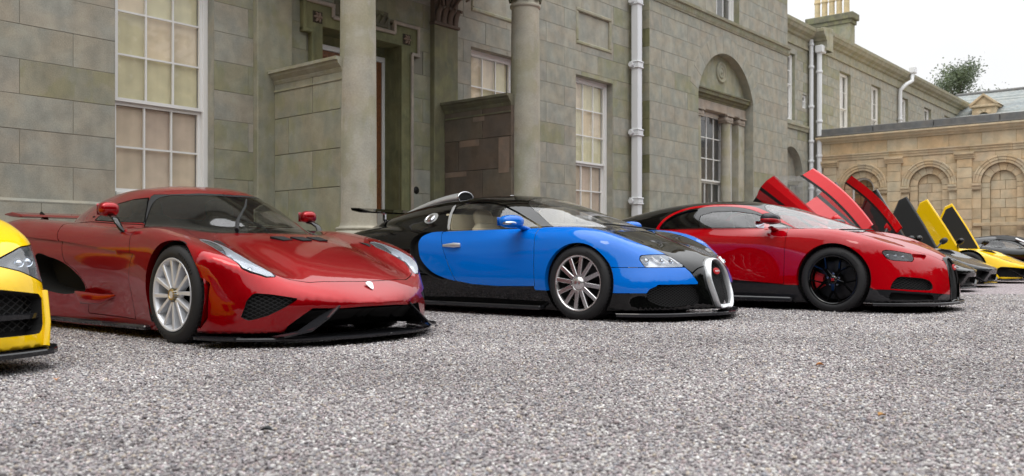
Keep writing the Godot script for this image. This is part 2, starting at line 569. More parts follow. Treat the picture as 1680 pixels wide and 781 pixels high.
# sash window filling u0..u1, v0..v1 at depth n0 behind the wall; rows listed from the sill
func sash(parent: Node, xf: Transform3D, u0: float, u1: float, v0: float, meet: float, v1: float, cols: int, rows_low: int, rows_up: int, n0: float, behind: String, frame := 0.075) -> void:
	var w := group_node("window", parent)
	var white: Material = M.white_paint
	var fr := MB.new()
	var t := 0.05
	fr.cbox(Vector3(u0, v0, n0 - 0.12), Vector3(u0 + frame, v1, n0), 0.006, xf)
	fr.cbox(Vector3(u1 - frame, v0, n0 - 0.12), Vector3(u1, v1, n0), 0.006, xf)
	fr.cbox(Vector3(u0 + frame, v1 - frame * 0.8, n0 - 0.12), Vector3(u1 - frame, v1, n0 - 0.001), 0.006, xf)
	fr.cbox(Vector3(u0 + frame, v0, n0 - 0.12), Vector3(u1 - frame, v0 + 0.045, n0 + 0.02), 0.006, xf)
	put("frame", fr.done(), white, w)
	var st := 0.042
	for sashes in 2:
		var a := v0 + 0.045 if sashes == 0 else meet - 0.005
		var b := meet + 0.035 if sashes == 0 else v1 - frame * 0.8
		var n1 := n0 - 0.065 if sashes == 0 else n0 - 0.02
		if sashes == 0: b = meet - 0.006
		var x0 := u0 + frame; var x1 := u1 - frame
		var rows := rows_low if sashes == 0 else rows_up
		var s := MB.new()
		s.box(Vector3(x0, a, n1 - 0.04), Vector3(x0 + st, b, n1), xf)
		s.box(Vector3(x1 - st, a, n1 - 0.04), Vector3(x1, b, n1), xf)
		s.box(Vector3(x0 + st, a, n1 - 0.04), Vector3(x1 - st, a + st, n1 - 0.001), xf)
		s.box(Vector3(x0 + st, b - st, n1 - 0.04), Vector3(x1 - st, b, n1 - 0.001), xf)
		put("sash_frame", s.done(), white, w)
		var gx0 := x0 + st; var gx1 := x1 - st; var gy0 := a + st; var gy1 := b - st
		var bar := 0.011
		for c in range(1, cols):
			var g := MB.new(); var x := lerpf(gx0, gx1, float(c) / cols)
			g.box(Vector3(x - bar, gy0, n1 - 0.034), Vector3(x + bar, gy1, n1 - 0.004), xf)
			put("glazing_bar", g.done(), white, w)
		for r in range(1, rows):
			var y := lerpf(gy0, gy1, float(r) / rows)
			for c in cols:
				var g := MB.new()
				var xa := lerpf(gx0, gx1, float(c) / cols) + (bar if c else 0.0)
				var xb := lerpf(gx0, gx1, float(c + 1) / cols) - (bar if c < cols - 1 else 0.0)
				g.box(Vector3(xa, y - bar, n1 - 0.034), Vector3(xb, y + bar, n1 - 0.005), xf)
				put("glazing_bar", g.done(), white, w)
		for c in cols:
			for r in rows:
				var cx := lerpf(gx0, gx1, (c + 0.5) / cols); var cy := lerpf(gy0, gy1, (r + 0.5) / rows)
				var hx := (gx1 - gx0) / cols / 2.0 - bar * 0.6; var hy := (gy1 - gy0) / rows / 2.0 - bar * 0.6
				var g := MB.new()
				# old glass: each pane sits a little out of true
				var tx := rng.randf_range(-0.004, 0.004); var ty := rng.randf_range(-0.004, 0.004)
				g.quad(xf * Vector3(cx - hx, cy - hy, n1 - 0.02 - tx - ty), xf * Vector3(cx + hx, cy - hy, n1 - 0.02 + tx - ty), xf * Vector3(cx + hx, cy + hy, n1 - 0.02 + tx + ty), xf * Vector3(cx - hx, cy + hy, n1 - 0.02 - tx + ty))
				put("pane", g.done(), M.pane, w)
				if behind == "blind":
					var bl := MB.new()
					var px := (gx1 - gx0) / cols / 2.0; var py := (gy1 - gy0) / rows / 2.0
					bl.box(Vector3(cx - px + 0.001, cy - py + 0.001, n1 - 0.075), Vector3(cx + px - 0.001, cy + py - 0.001, n1 - 0.062), xf)
					var set_: Array = M.blind if sashes == 1 else M.blind_pink
					put("blind", bl.done(), set_[rng.randi() % set_.size()], w)
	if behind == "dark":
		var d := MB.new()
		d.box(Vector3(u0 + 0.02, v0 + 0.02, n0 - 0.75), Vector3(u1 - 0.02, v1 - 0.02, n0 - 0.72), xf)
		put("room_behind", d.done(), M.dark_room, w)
	if behind == "curtain":
		var d := MB.new()
		d.box(Vector3(u0 + 0.02, v0 + 0.02, n0 - 0.20), Vector3(u1 - 0.02, v1 - 0.02, n0 - 0.17), xf)
		put("curtain", d.done(), M.white_paint, w)
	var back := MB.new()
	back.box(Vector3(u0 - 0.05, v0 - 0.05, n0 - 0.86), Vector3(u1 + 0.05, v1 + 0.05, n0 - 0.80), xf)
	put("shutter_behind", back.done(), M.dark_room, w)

func joints(v0: float, v1: float, at: float, course: float) -> Array:
	var r := [v0]
	var v := at + ceilf((v0 + 0.08 - at) / course) * course
	while v < v1 - 0.08:
		r.append(v); v += course
	r.append(v1)
	return r

func moss_pick(green_near: Array, u: float) -> Material:
	var k := rng.randi() % 8
	for g in green_near:
		if absf(u - g) < 0.9 and rng.randf() < 0.75: return M.house_moss[k]
	return M.house_moss[k] if rng.randf() < 0.05 else M.house[k]

func build_house() -> void:
	var H := thing("country_house", "grey stone country house with porch columns, sash windows and an arched window", "house", Vector3(0, 0, 0))
	var F := front_frame(ZW)
	var base_v := 1.225
	var cs := 0.3885
	# openings of the main front
	var w1 := rect2(5.01, 1.34, 6.33, 4.24)
	var w2 := rect2(11.28, 1.34, 12.60, 4.24)
	var w3 := rect2(14.37, 1.34, 15.69, 4.24)
	var dr := rect2(8.05, 0.76, 9.60, 3.94)
	var p2 := rect2(11.28, 4.86, 12.60, 5.60)
	var p3 := rect2(14.37, 4.86, 15.63, 5.60)
	# left bay, window 1, up to the first pilaster
	ashlar(H, "stone_wall", F, -9.0, 6.92, joints(base_v, 6.2, base_v, cs), 1.16, 0.76, [w1], M.house, M.mortar, 0.4, 0.005, [6.75], false)
	ashlar(H, "stone_wall", F, 6.92, 10.3, joints(0.76, 6.2, base_v, cs), 1.16, 0.3, [dr], M.house, M.mortar, 0.4, 0.005, [7.3, 8.0, 9.8], false)
	ashlar(H, "stone_wall", F, 10.3, 16.69, joints(base_v, 6.2, base_v, cs), 1.16, 0.2, [w2, w3, p2, p3], M.house, M.mortar, 0.4, 0.005, [16.4], false)
	# plinth
	for seg in [[-9.0, 6.975], [11.285, 16.69]]:
		ashlar(H, "plinth", front_frame(ZW + 0.05), seg[0], seg[1], [0.0, 0.6, 1.19], 1.7, 0.4, [], M.house, M.mortar, 0.45, 0.006, [], false)
		var b := MB.new()
		b.moulding(pv2([-0.02, 1.19, 0.05, 1.19, 0.05, 1.205, 0.0, 1.235, -0.02, 1.235]), Vector3(seg[0], 0, ZW), Vector3(seg[1], 0, ZW), Vector3.BACK)
		put("plinth_top", b.done(), M.house[1], H)
	for w in [w1, w2, w3]:
		reveal(H, F, w, 0.26, M.house[3])
		sash(H, F, w[0].x, w[1].x, 1.34, 2.50, 4.24, 3, 2, 3, -0.15, "blind")
		var sl := MB.new(); sl.cbox(Vector3(w[0].x - 0.0, 1.27, -0.2), Vector3(w[1].x, 1.338, 0.035), 0.008, F)
		put("window_sill", sl.done(), M.house[2], H)
	# framed panels over the windows
	for p in [p2, p3]:
		var pn := group_node("wall_panel", H)
		var ring := MB.new()
		var o := [p[0].x, p[0].y, p[2].x, p[2].y]
		var f := 0.075
		for q in [rect2(o[0], o[1], o[2], o[1] + f), rect2(o[0], o[3] - f, o[2], o[3]), rect2(o[0], o[1] + f, o[0] + f, o[3] - f), rect2(o[2] - f, o[1] + f, o[2], o[3] - f)]:
			ring.prism(q, -0.1, 0.022, F, false, 0.018)
		put("frame", ring.done(), M.moulding, pn)
		var face := MB.new(); face.prism(rect2(o[0] + f, o[1] + f, o[2] - f, o[3] - f), -0.12, -0.03, F, false, 0.004)
		put("panel", face.done(), M.house[7], pn)
	# upper storey of the main front, out of the picture but there
	var up := MB.new(); up.box(Vector3(-9.0, 6.2, ZW - 0.4), Vector3(16.69, 9.6, ZW))
	put("upper_wall", up.done(), M.house[0], H)
	build_porch(H)
	build_wing(H)
	# the house's own mass and roof edge
	var mass := MB.new(); mass.box(Vector3(-9.0, 0.0, -26.0), Vector3(24.0, 9.6, -11.5)); put("house_core", mass.done(), M.house[3], H)
	var top := MB.new()
	top.moulding(pv2([-1.0, 9.6, 0.18, 9.6, 0.3, 9.8, 0.34, 9.95, -1.0, 9.95]), Vector3(-9.0, 0, ZW), Vector3(16.69, 0, ZW), Vector3.BACK)
	top.moulding(pv2([-1.0, 9.6, 0.18, 9.6, 0.3, 9.8, 0.34, 9.95, -1.0, 9.95]), Vector3(16.69, 0, ZP), Vector3(24.05, 0, ZP), Vector3.BACK)
	put("eaves_cornice", top.done(), M.moulding, H)

func build_porch(H: Node3D) -> void:
	var F := front_frame(ZW)
	# podium and steps
	var pod := MB.new()
	pod.cbox(Vector3(6.98, 0.0, ZW + 0.003), Vector3(11.28, 0.74, -8.52), 0.02)
	put("podium", pod.done(), M.house_moss[2], H)
	var nose := MB.new(); nose.cbox(Vector3(6.93, 0.74, ZW + 0.003), Vector3(11.33, 0.795, -8.47), 0.012)
	put("podium_edge", nose.done(), M.house[4], H)
	for k in 5:
		var s := MB.new(); s.cbox(Vector3(8.0, 0.0, -8.52 + 0.003), Vector3(10.3, 0.62 - k * 0.155, -8.22 + k * 0.3), 0.012)
		if k == 0: put("step", s.done(), M.house[4], H)
	# pilasters against the wall
	for x in [7.205, 10.57]:
		var pl := group_node("pilaster", H)
		var zf := ZW + 0.10
		var sh := MB.new(); sh.cbox(Vector3(x - 0.285, 1.2, ZW - 0.03), Vector3(x + 0.285, 4.42, zf), 0.012)
		put("shaft", sh.done(), M.pilaster if x > 8.0 else M.house_moss[1], pl)
		var bs := MB.new(); bs.cbox(Vector3(x - 0.33, 0.795, ZW - 0.03), Vector3(x + 0.33, 1.2, zf + 0.05), 0.02)
		put("base", bs.done(), M.house_moss[4], pl)
		capital(pl, x, zf)
	# parapets between the wall and the columns
	for side in 2:
		var xl: float = 7.19 if side == 0 else 10.52
		var par := group_node("parapet", H)
		var S := side_frame(xl)
		var vj := [0.795, 1.48, 1.975, 2.475, 2.97]
		var mats: Array = M.house_moss if side == 0 else M.porch
		for k in 4:
			var u := -8.75
			var lens := [0.62, 1.2] if k % 2 else [1.15, 0.62]
			var a := -8.93
			for l in lens:
				var b2 := maxf(a - l, ZW + 0.1)
				if a - b2 < 0.05: continue
				var m := MB.new()
				m.prism(rect2(b2 + 0.004, vj[k] + 0.004, a - 0.004, vj[k + 1] - 0.004), -0.44, 0.0, S, true, 0.004)
				put("stone_block", m.done(), mats[(k * 3 + int(l * 10.0)) % mats.size()] if side == 0 else mats[(k + int(l * 10.0)) % 4], par)
				a = b2
			u += 0.0
		var core := MB.new(); core.box(Vector3(xl + 0.015, 0.795, ZW + 0.1), Vector3(xl + 0.425, 2.96, -8.94)); put("mortar_bed", core.done(), M.mortar, par)
		var cop := MB.new()
		var sec := pv2([-0.22, 2.95, 0.225, 2.95, 0.24, 2.985, 0.24, 3.0, 0.29, 3.05, 0.30, 3.085, 0.325, 3.09, 0.325, 3.13, -0.325, 3.13, -0.325, 3.09, -0.29, 3.05, -0.24, 2.985, -0.22, 2.95])
		cop.moulding(sec, Vector3(xl + 0.22, 0, ZW + 0.08), Vector3(xl + 0.22, 0, -8.93), Vector3.LEFT)
		put("coping", cop.done(), M.moulding if side == 0 else M.dark_moulding, par)
		var fil := MB.new(); fil.box(Vector3(xl - 0.012, 2.845, ZW + 0.1), Vector3(xl + 0.45, 2.87, -8.94)); put("fillet", fil.done(), M.moulding if side == 0 else M.dark_moulding, par)
		if side == 1:
			for q in [[-10.05, 2.37, -9.62, 2.475], [-10.38, 1.89, -9.9, 1.975], [-9.2, 1.9, -8.98, 2.46], [-9.75, 2.76, -9.5, 2.84]]:
				var m := MB.new(); m.prism(rect2(q[0], q[1], q[2], q[3]), -0.02, 0.003, S, false, 0.002)
				put("repair_stone", m.done(), M.patch, par)
	# columns
	for x in [7.42, 10.82]:
		var c := group_node("column", H)
		var at := Transform3D(Basis.IDENTITY, Vector3(x, 0, -8.9))
		var ped := MB.new(); ped.cbox(Vector3(x - 0.33, 0.795, -9.23), Vector3(x + 0.33, 0.84, -8.57), 0.01)
		put("plinth", ped.done(), M.house[4], c)
		var prof := pv2([0.0, .84, 0.31, .84, 0.325, .855, 0.325, .88, 0.305, .90, 0.285, .905, 0.275, .92, 0.285, .93, 0.29, .945, 0.28, .96, 0.256, .965, 0.246, .985, 0.240, 1.03])
		for k in 9:
			var t := k / 8.0
			prof.append(Vector2(0.239 - 0.021 * t * t, 1.10 + (4.50 - 1.10) * t))
		for q in [0.232, 4.505, 0.242, 4.52, 0.242, 4.545, 0.224, 4.56, 0.22, 4.60]: pass
		prof.append_array(pv2([0.234, 4.505, 0.244, 4.52, 0.244, 4.548, 0.224, 4.56, 0.222, 4.60]))
		var s := MB.new(); s.lathe(prof, 48, at)
		put("shaft", s.done(), M.column, c)
		var cap := MB.new()
		cap.lathe(pv2([0.222, 4.60, 0.235, 4.70, 0.25, 4.82, 0.30, 4.95, 0.34, 5.0, 0.0, 5.0]), 32, at)
		for r in 2:
			for k in 8:
				var ang := TAU * (k + 0.5 * r) / 8.0
				var dir := Vector3(cos(ang), 0, sin(ang))
				var y0 := 4.6 + r * 0.15
				cap.tube(PackedVector3Array([Vector3(x, y0, -8.9) + dir * 0.235, Vector3(x, y0 + 0.12, -8.9) + dir * 0.26, Vector3(x, y0 + 0.17, -8.9) + dir * 0.31, Vector3(x, y0 + 0.14, -8.9) + dir * 0.34]), PackedFloat32Array([0.06, 0.065, 0.05, 0.02]), 6, true, Vector2(1.0, 0.35), dir)
		cap.cbox(Vector3(x - 0.36, 5.0, -9.26), Vector3(x + 0.36, 5.07, -8.54), 0.012)
		put("capital", cap.done(), M.dark_moulding, c)
	# entablature and porch roof
	var ent := MB.new()
	ent.cbox(Vector3(6.95, 5.07, -9.16), Vector3(11.29, 5.62, -8.64), 0.01)
	ent.cbox(Vector3(6.95, 5.07, ZW + 0.002), Vector3(7.68, 5.62, -9.165), 0.01)
	ent.cbox(Vector3(10.34, 5.07, ZW + 0.002), Vector3(11.04, 5.62, -9.165), 0.01)
	put("entablature", ent.done(), M.house_moss[0], H)
	var rf := MB.new(); rf.cbox(Vector3(6.65, 5.622, ZW + 0.002), Vector3(11.6, 5.9, -8.35), 0.05); put("porch_roof", rf.done(), M.moulding, H)
	# door case with eared architrave
	var dc := group_node("door_surround", H)
	var outl := pv2([7.84, 0.795, 7.84, 3.82, 7.70, 3.82, 7.70, 4.29, 8.24, 4.29, 8.24, 4.12, 9.42, 4.12, 9.42, 4.29, 9.96, 4.29, 9.96, 3.82, 9.82, 3.82, 9.82, 0.795, 9.60, 0.795, 9.60, 3.94, 8.05, 3.94, 8.05, 0.795])
	var ar := MB.new(); ar.prism(outl, -0.05, 0.055, F, false, 0.006); put("architrave", ar.done(), M.green_stone, dc)
	# raised outer edge that follows the ears
	var path := pv2([7.84, 0.795, 7.84, 3.82, 7.70, 3.82, 7.70, 4.29, 8.24, 4.29, 8.24, 4.12, 9.42, 4.12, 9.42, 4.29, 9.96, 4.29, 9.96, 3.82, 9.82, 3.82, 9.82, 0.795])
	for lay in [[0.0, 0.055, 0.095], [-0.03, 0.03, 0.075]]:
		for i in path.size() - 1:
			var a := path[i]; var b := path[i + 1]
			var d := (b - a).normalized(); var nrm := Vector2(-d.y, d.x)
			var e := MB.new()
			var t: float = lay[1]; var o: float = lay[0]
			var a2 := a - d * 0.018; var b3 := b + d * 0.018
			e.prism(PackedVector2Array([a2 + nrm * (o + 0.012), b3 + nrm * (o + 0.012), b3 + nrm * (o - t + 0.012), a2 + nrm * (o - t + 0.012)]), 0.0, lay[2] + i * 0.0004, F, false, 0.01)
			put("moulding", e.done(), M.pink if lay[0] == 0.0 and i > 2 else M.green_stone, dc)
	for x in [7.955, 9.705]:
		rosette("rosette", dc, F, x, 4.055)
	# carved frieze between the ears
	var fz := MB.new(); fz.prism(rect2(8.30, 4.17, 9.36, 4.42), -0.02, 0.02, F, false, 0.012)
	for k in 9:
		var cx := 8.39 + k * 0.11
		fz.tube(PackedVector3Array([F * Vector3(cx, 4.22, 0.02), F * Vector3(cx + 0.045, 4.30, 0.05), F * Vector3(cx + 0.01, 4.37, 0.04), F * Vector3(cx - 0.03, 4.33, 0.03)]), PackedFloat32Array([0.012, 0.022, 0.016, 0.008]), 6)
	put("carved_frieze", fz.done(), M.dark_moulding, dc)
	reveal(dc, F, rect2(8.05, 0.795, 9.60, 3.94), 0.36, M.green_stone)
	# the door itself
	var d := group_node("door", H)
	var fr := MB.new()
	var D := front_frame(ZW - 0.34)
	fr.cbox(Vector3(8.05, 0.795, -0.08), Vector3(8.13, 3.80, 0.0), 0.006, D); fr.cbox(Vector3(9.545, 0.795, -0.08), Vector3(9.60, 3.80, 0.0), 0.006, D); fr.cbox(Vector3(8.05, 3.72, -0.08), Vector3(9.60, 3.80, 0.002), 0.006, D)
	put("frame", fr.done(), M.white_paint, d)
	var hd := MB.new(); hd.box(Vector3(8.05, 3.80, -0.06), Vector3(9.60, 3.94, -0.01), D); put("head_board", hd.done(), M.green_stone, d)
	for k in 2:
		var x0: float = 8.135 + k * 0.706; var x1: float = x0 + 0.70
		var leaf := MB.new(); leaf.cbox(Vector3(x0, 0.795, -0.06), Vector3(x1, 3.715, -0.02), 0.004, D); put("door_leaf", leaf.done(), M.wood, d)
		for q in [[1.1, 1.75], [1.87, 2.55], [2.67, 3.2], [3.32, 3.62]]:
			var pnl := MB.new(); pnl.prism(rect2(x0 + 0.11, q[0], x1 - 0.11, q[1]), -0.025, -0.002, D, false, 0.018); put("door_panel", pnl.done(), M.wood, d)
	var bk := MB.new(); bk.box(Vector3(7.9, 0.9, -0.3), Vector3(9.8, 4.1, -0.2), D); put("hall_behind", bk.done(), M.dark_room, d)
	# bell pull beside the door
	var bell := MB.new()
	bell.lathe(pv2([0.0, 0.03, 0.018, 0.028, 0.024, 0.012, 0.05, 0.012, 0.06, 0.004, 0.062, 0.0]), 20, F * Transform3D(Basis(Vector3.RIGHT, PI / 2), Vector3(9.97, 1.66, 0.002)))
	put("bell_pull", bell.done(), M.iron, H)

func rosette(called: String, parent: Node, F: Transform3D, x: float, y: float) -> void:
	var b := MB.new()
	b.prism(rect2(x - 0.085, y - 0.085, x + 0.085, y + 0.085), 0.03, 0.058, F)
	put("rosette_panel", b.done(), M.rosette_dark, parent)
	var f := MB.new()
	var c := F * Transform3D(Basis(Vector3.RIGHT, PI / 2), Vector3(x, y, 0.058))
	f.lathe(pv2([0.0, 0.03, 0.012, 0.028, 0.02, 0.012, 0.024, 0.0]), 12, c)
	for k in 6:
		var a := TAU * k / 6.0
		var o := Vector3(cos(a), sin(a), 0)
		f.tube(PackedVector3Array([F * (Vector3(x, y, 0.062) + o * 0.02), F * (Vector3(x, y, 0.078) + o * 0.045), F * (Vector3(x, y, 0.066) + o * 0.074)]), PackedFloat32Array([0.012, 0.024, 0.012]), 8)
	put(called, f.done(), M.patch, parent)

func capital(parent: Node, x: float, zf: float) -> void:
	var b := MB.new()
	# astragal, bell and two rows of leaves, then the abacus
	b.cbox(Vector3(x - 0.31, 4.42, ZW), Vector3(x + 0.31, 4.47, zf + 0.03), 0.01)
	b.box(Vector3(x - 0.28, 4.47, ZW), Vector3(x + 0.28, 5.0, zf))
	for row in 2:
		for k in 4 - row:
			var cx := x - 0.21 + 0.14 * k + 0.07 * row
			var y0 := 4.47 + 0.22 * row
			b.tube(PackedVector3Array([Vector3(cx, y0, zf), Vector3(cx, y0 + 0.16, zf + 0.035), Vector3(cx, y0 + 0.25, zf + 0.10), Vector3(cx, y0 + 0.23, zf + 0.15), Vector3(cx, y0 + 0.19, zf + 0.15)]), PackedFloat32Array([0.055, 0.06, 0.05, 0.035, 0.02]), 8, true, Vector2(1, 0.4), Vector3.BACK)
	for sx in [-1.0, 1.0]:
		b.tube(PackedVector3Array([Vector3(x + sx * 0.1, 4.7, zf + 0.03), Vector3(x + sx * 0.2, 4.9, zf + 0.10), Vector3(x + sx * 0.30, 4.97, zf + 0.17), Vector3(x + sx * 0.33, 4.90, zf + 0.19), Vector3(x + sx * 0.29, 4.88, zf + 0.18)]), PackedFloat32Array([0.03, 0.03, 0.03, 0.028, 0.02]), 8)
	b.cbox(Vector3(x - 0.36, 5.0, ZW), Vector3(x + 0.36, 5.06, zf + 0.2), 0.01)
	put("capital", b.done(), M.porch[1], parent)

func pipe_run(parent: Node, x: float, z: float, y1: float, collars: Array, w: float, round_: bool, mat: Material) -> void:
	var dp := group_node("downpipe", parent)
	var b := MB.new()
	if round_: b.tube(PackedVector3Array([Vector3(x, 0.05, z), Vector3(x, y1, z)]), PackedFloat32Array([w / 2.0]), 16)
	else: b.cbox(Vector3(x - w / 2.0, 0.05, z - w / 2.0), Vector3(x + w / 2.0, y1, z + w / 2.0), w * 0.08)
	put("pipe", b.done(), mat, dp)
	for y in collars:
		var c := MB.new()
		var r := w * 0.5 + 0.03
		if round_: c.lathe(pv2([w / 2.0, y - 0.05, r, y - 0.045, r, y + 0.045, w / 2.0, y + 0.05]), 16, Transform3D(Basis.IDENTITY, Vector3(x, 0, z)))
		else:
			c.cbox(Vector3(x - r, y - 0.075, z - r), Vector3(x + r, y - 0.045, z + r), 0.01)
			c.cbox(Vector3(x - r, y + 0.045, z - r), Vector3(x + r, y + 0.075, z + r), 0.01)
			c.cbox(Vector3(x - r + 0.012, y - 0.045, z - r + 0.012), Vector3(x + r - 0.012, y + 0.045, z + r - 0.012), 0.01)
			for sx in [-1.0, 1.0]: c.tube(PackedVector3Array([Vector3(x + sx * r, y, z - w * 0.3), Vector3(x + sx * (r + 0.055), y, z - w * 0.3)]), PackedFloat32Array([0.055]), 10)
		put("collar", c.done(), mat, dp)

func build_wing(H: Node3D) -> void:
	var F := front_frame(ZP)
	var x0 := 16.68; var x1 := 24.05
	var cx := 20.365; var hw := 1.485; var spring := 4.55; var rise := 1.08
	var R := (hw * hw + rise * rise) / (2.0 * rise)
	var cy := spring + rise - R
	var a1 := asin(hw / R)
	var arch := PackedVector2Array([Vector2(cx - hw, 0.75), Vector2(cx + hw, 0.75)])
	arch.append_array(circle_pts(cx, cy, R, PI / 2 - a1, PI / 2 + a1, 28))
	var pu := rect2(19.77, 6.50, 21.03, 8.9)
	var base_v := 1.225
	var vj := joints(0.0, 6.22, base_v, 0.395)
	# voussoirs round the arch
	var ring_out := PackedVector2Array([Vector2(cx - hw, spring), Vector2(cx + hw, spring)])
	ring_out.append_array(circle_pts(cx, cy, R + 0.42, PI / 2 - a1, PI / 2 + a1, 28))
	ashlar(H, "stone_wall", F, x0, x1, vj, 1.18, 0.5, [arch, ring_out], M.house, M.mortar, 0.5, 0.005, [], false)
	var ar := group_node("arch", H)
	var n := 11
	for k in n:
		var b0 := PI / 2 + a1 - 2.0 * a1 * k / n - 0.0015
		var b1 := PI / 2 + a1 - 2.0 * a1 * (k + 1) / n + 0.0015
		var p := circle_pts(cx, cy, R, b0, b1, 3)
		var q := circle_pts(cx, cy, R + 0.42, b1, b0, 3)
		p.append_array(q)
		var m := MB.new(); m.prism(p, -0.06, 0.0005, F, false, 0.0025)
		put("arch_stone", m.done(), M.house[rng.randi() % 8], ar)
	reveal(H, F, arch, 0.45, M.house[3])
	# upper wall with its window and the carved string course
	ashlar(H, "stone_wall", F, x0, x1, joints(6.46, 9.6, 6.46, 0.395), 1.18, 0.2, [pu], M.house + [M.patch], M.mortar, 0.4, 0.005, [], false)
	reveal(H, F, pu, 0.26, M.house_moss[3])
	sash(H, F, 19.77, 21.03, 6.5, 7.75, 8.9, 3, 2, 2, -0.15, "dark")
	var sc := group_node("string_course", H)
	var secs := pv2([-0.1, 6.22, 0.02, 6.22, 0.03, 6.25, 0.045, 6.27, 0.045, 6.38, 0.09, 6.40, 0.10, 6.46, -0.1, 6.46])
	var u := x0 - 0.02
	while u < x1:
		var b := MB.new(); var e := minf(u + 1.05, x1 + 0.06)
		b.moulding(secs, Vector3(u + 0.002, 0, ZP), Vector3(e - 0.002, 0, ZP), Vector3.BACK)
		put("course_stone", b.done(), M.moulding, sc)
		u += 1.05
	var fl := MB.new()
	u = x0 + 0.05
	while u < x1 - 0.05:
		fl.tube(PackedVector3Array([Vector3(u, 6.285, ZP + 0.045), Vector3(u, 6.37, ZP + 0.047)]), PackedFloat32Array([0.018]), 6)
		u += 0.075
	put("fluting", fl.done(), M.moulding, sc)
	# corner returns
	var ret := group_node("return_wall", H)
	var S := side_frame(x0)
	for k in vj.size() - 1:
		var m := MB.new(); m.prism(rect2(ZW - 0.02, vj[k] + 0.003, ZP - 0.0, vj[k + 1] - 0.003), -0.003, 0.012, S, false, 0.002)
		put("stone_block", m.done(), M.green_stone if rng.randf() < 0.35 else M.house_moss[rng.randi() % 8], ret)
	var m2 := MB.new(); m2.box(Vector3(x0, 6.22, ZW), Vector3(x0 + 0.3, 9.6, ZP - 0.002)); put("upper_return", m2.done(), M.house_moss[1], ret)
	var east := MB.new(); east.box(Vector3(x1 - 0.3, 0.0, -14.1), Vector3(x1 - 0.001, 9.6, ZP - 0.42)); put("end_wall", east.done(), M.house[2], H)
	# Venetian window in the recess
	var zr := ZP - 0.35
	var ty := group_node("tympanum", H)
	var tp := PackedVector2Array([Vector2(cx - hw, 4.66), Vector2(cx + hw, 4.66)])
	var aa := acos((4.66 - cy) / R)
	tp.append_array(circle_pts(cx, cy, R, PI / 2 - aa, PI / 2 + aa, 24))
	var tb := MB.new(); tb.prism(tp, -0.3, -0.22, F)
	put("panel", tb.done(), M.house_moss[7], ty)
	var md := MB.new()
	md.lathe(pv2([0.0, 0.05, 0.03, 0.045, 0.05, 0.02, 0.10, 0.015, 0.12, 0.035, 0.145, 0.03, 0.16, 0.012, 0.20, 0.012, 0.22, 0.04, 0.25, 0.045, 0.27, 0.02, 0.275, 0.0]), 28, F * Transform3D(Basis(Vector3.RIGHT, PI / 2), Vector3(20.45, 5.22, -0.22)))
	put("medallion", md.done(), M.moulding, ty)
	var en := group_node("window_entablature", H)
	var cor := MB.new()
	cor.moulding(pv2([-0.2, 4.42, -0.02, 4.42, 0.0, 4.47, 0.03, 4.48, 0.05, 4.53, 0.11, 4.55, 0.12, 4.62, 0.15, 4.64, 0.15, 4.67, -0.2, 4.67]), Vector3(cx - hw, 0, ZP - 0.20), Vector3(cx + hw, 0, ZP - 0.20), Vector3.BACK)
	put("cornice", cor.done(), M.dark_moulding, en)
	var frz := MB.new(); frz.cbox(Vector3(cx - hw, 4.2, ZP - 0.5), Vector3(cx + hw, 4.42, ZP - 0.21), 0.01)
	put("frieze", frz.done(), M.pink, en)
	for q in [[18.98, 0.26, false], [19.36, 0.27, true], [20.92, 0.27, true], [21.62, 0.34, false]]:
		var c := group_node("window_column", H)
		var xx: float = q[0]; var zc := ZP - 0.33
		var b := MB.new(); var wd: float = q[1]
		if q[2]: b.lathe(pv2([0.0, 0.9, 0.165, 0.9, 0.165, 1.0, 0.14, 1.04, 0.132, 1.1, 0.132, 2.2, 0.115, 4.0]), 28, Transform3D(Basis.IDENTITY, Vector3(xx, 0, zc)))
		else: b.cbox(Vector3(xx - wd / 2.0, 0.9, zc - 0.15), Vector3(xx + wd / 2.0, 4.0, zc + 0.11), 0.01)
		put("shaft", b.done(), M.column, c)
		var k := MB.new()
		k.cbox(Vector3(xx - 0.16, 4.0, zc - 0.14), Vector3(xx + 0.16, 4.03, zc + 0.14), 0.006)
		for s in [-1.0, 1.0]:
			k.lathe(pv2([0.0, 0.27, 0.03, 0.27, 0.05, 0.265, 0.07, 0.25, 0.075, 0.2, 0.06, 0.135, 0.075, 0.07, 0.07, 0.02, 0.05, 0.005, 0.0, 0.0]), 14, Transform3D(Basis(Vector3.RIGHT, PI / 2), Vector3(xx + s * 0.13, 4.09, zc - 0.135)))
		k.cbox(Vector3(xx - 0.13, 4.04, zc - 0.13), Vector3(xx + 0.13, 4.15, zc + 0.12), 0.02)
		k.cbox(Vector3(xx - 0.2, 4.155, zc - 0.16), Vector3(xx + 0.2, 4.198, zc + 0.16), 0.008)
		put("capital", k.done(), M.pink, c)
	var B := front_frame(ZP - 0.42)
	sash(H, B, 19.62, 20.99, 0.95, 2.47, 4.19, 3, 2, 3, 0.0, "dark")
	sash(H, B, 21.06, 21.50, 0.95, 2.47, 4.19, 1, 2, 3, 0.0, "dark")
	sash(H, B, 19.08, 19.52, 0.95, 2.47, 4.19, 1, 2, 3, 0.0, "dark")
	var fillr := MB.new()
	for q in [[18.8, 19.08], [19.52, 19.62], [20.99, 21.06], [21.50, 21.9]]: fillr.box(Vector3(q[0], 0.75, ZP - 0.5), Vector3(q[1], 4.2, ZP - 0.43))
	put("window_backing", fillr.done(), M.house[3], H)
	pipe_run(H, 16.36, -10.33, 9.5, [1.776, 3.257, 4.724, 6.1, 7.6], 0.175, false, M.pipe_paint)

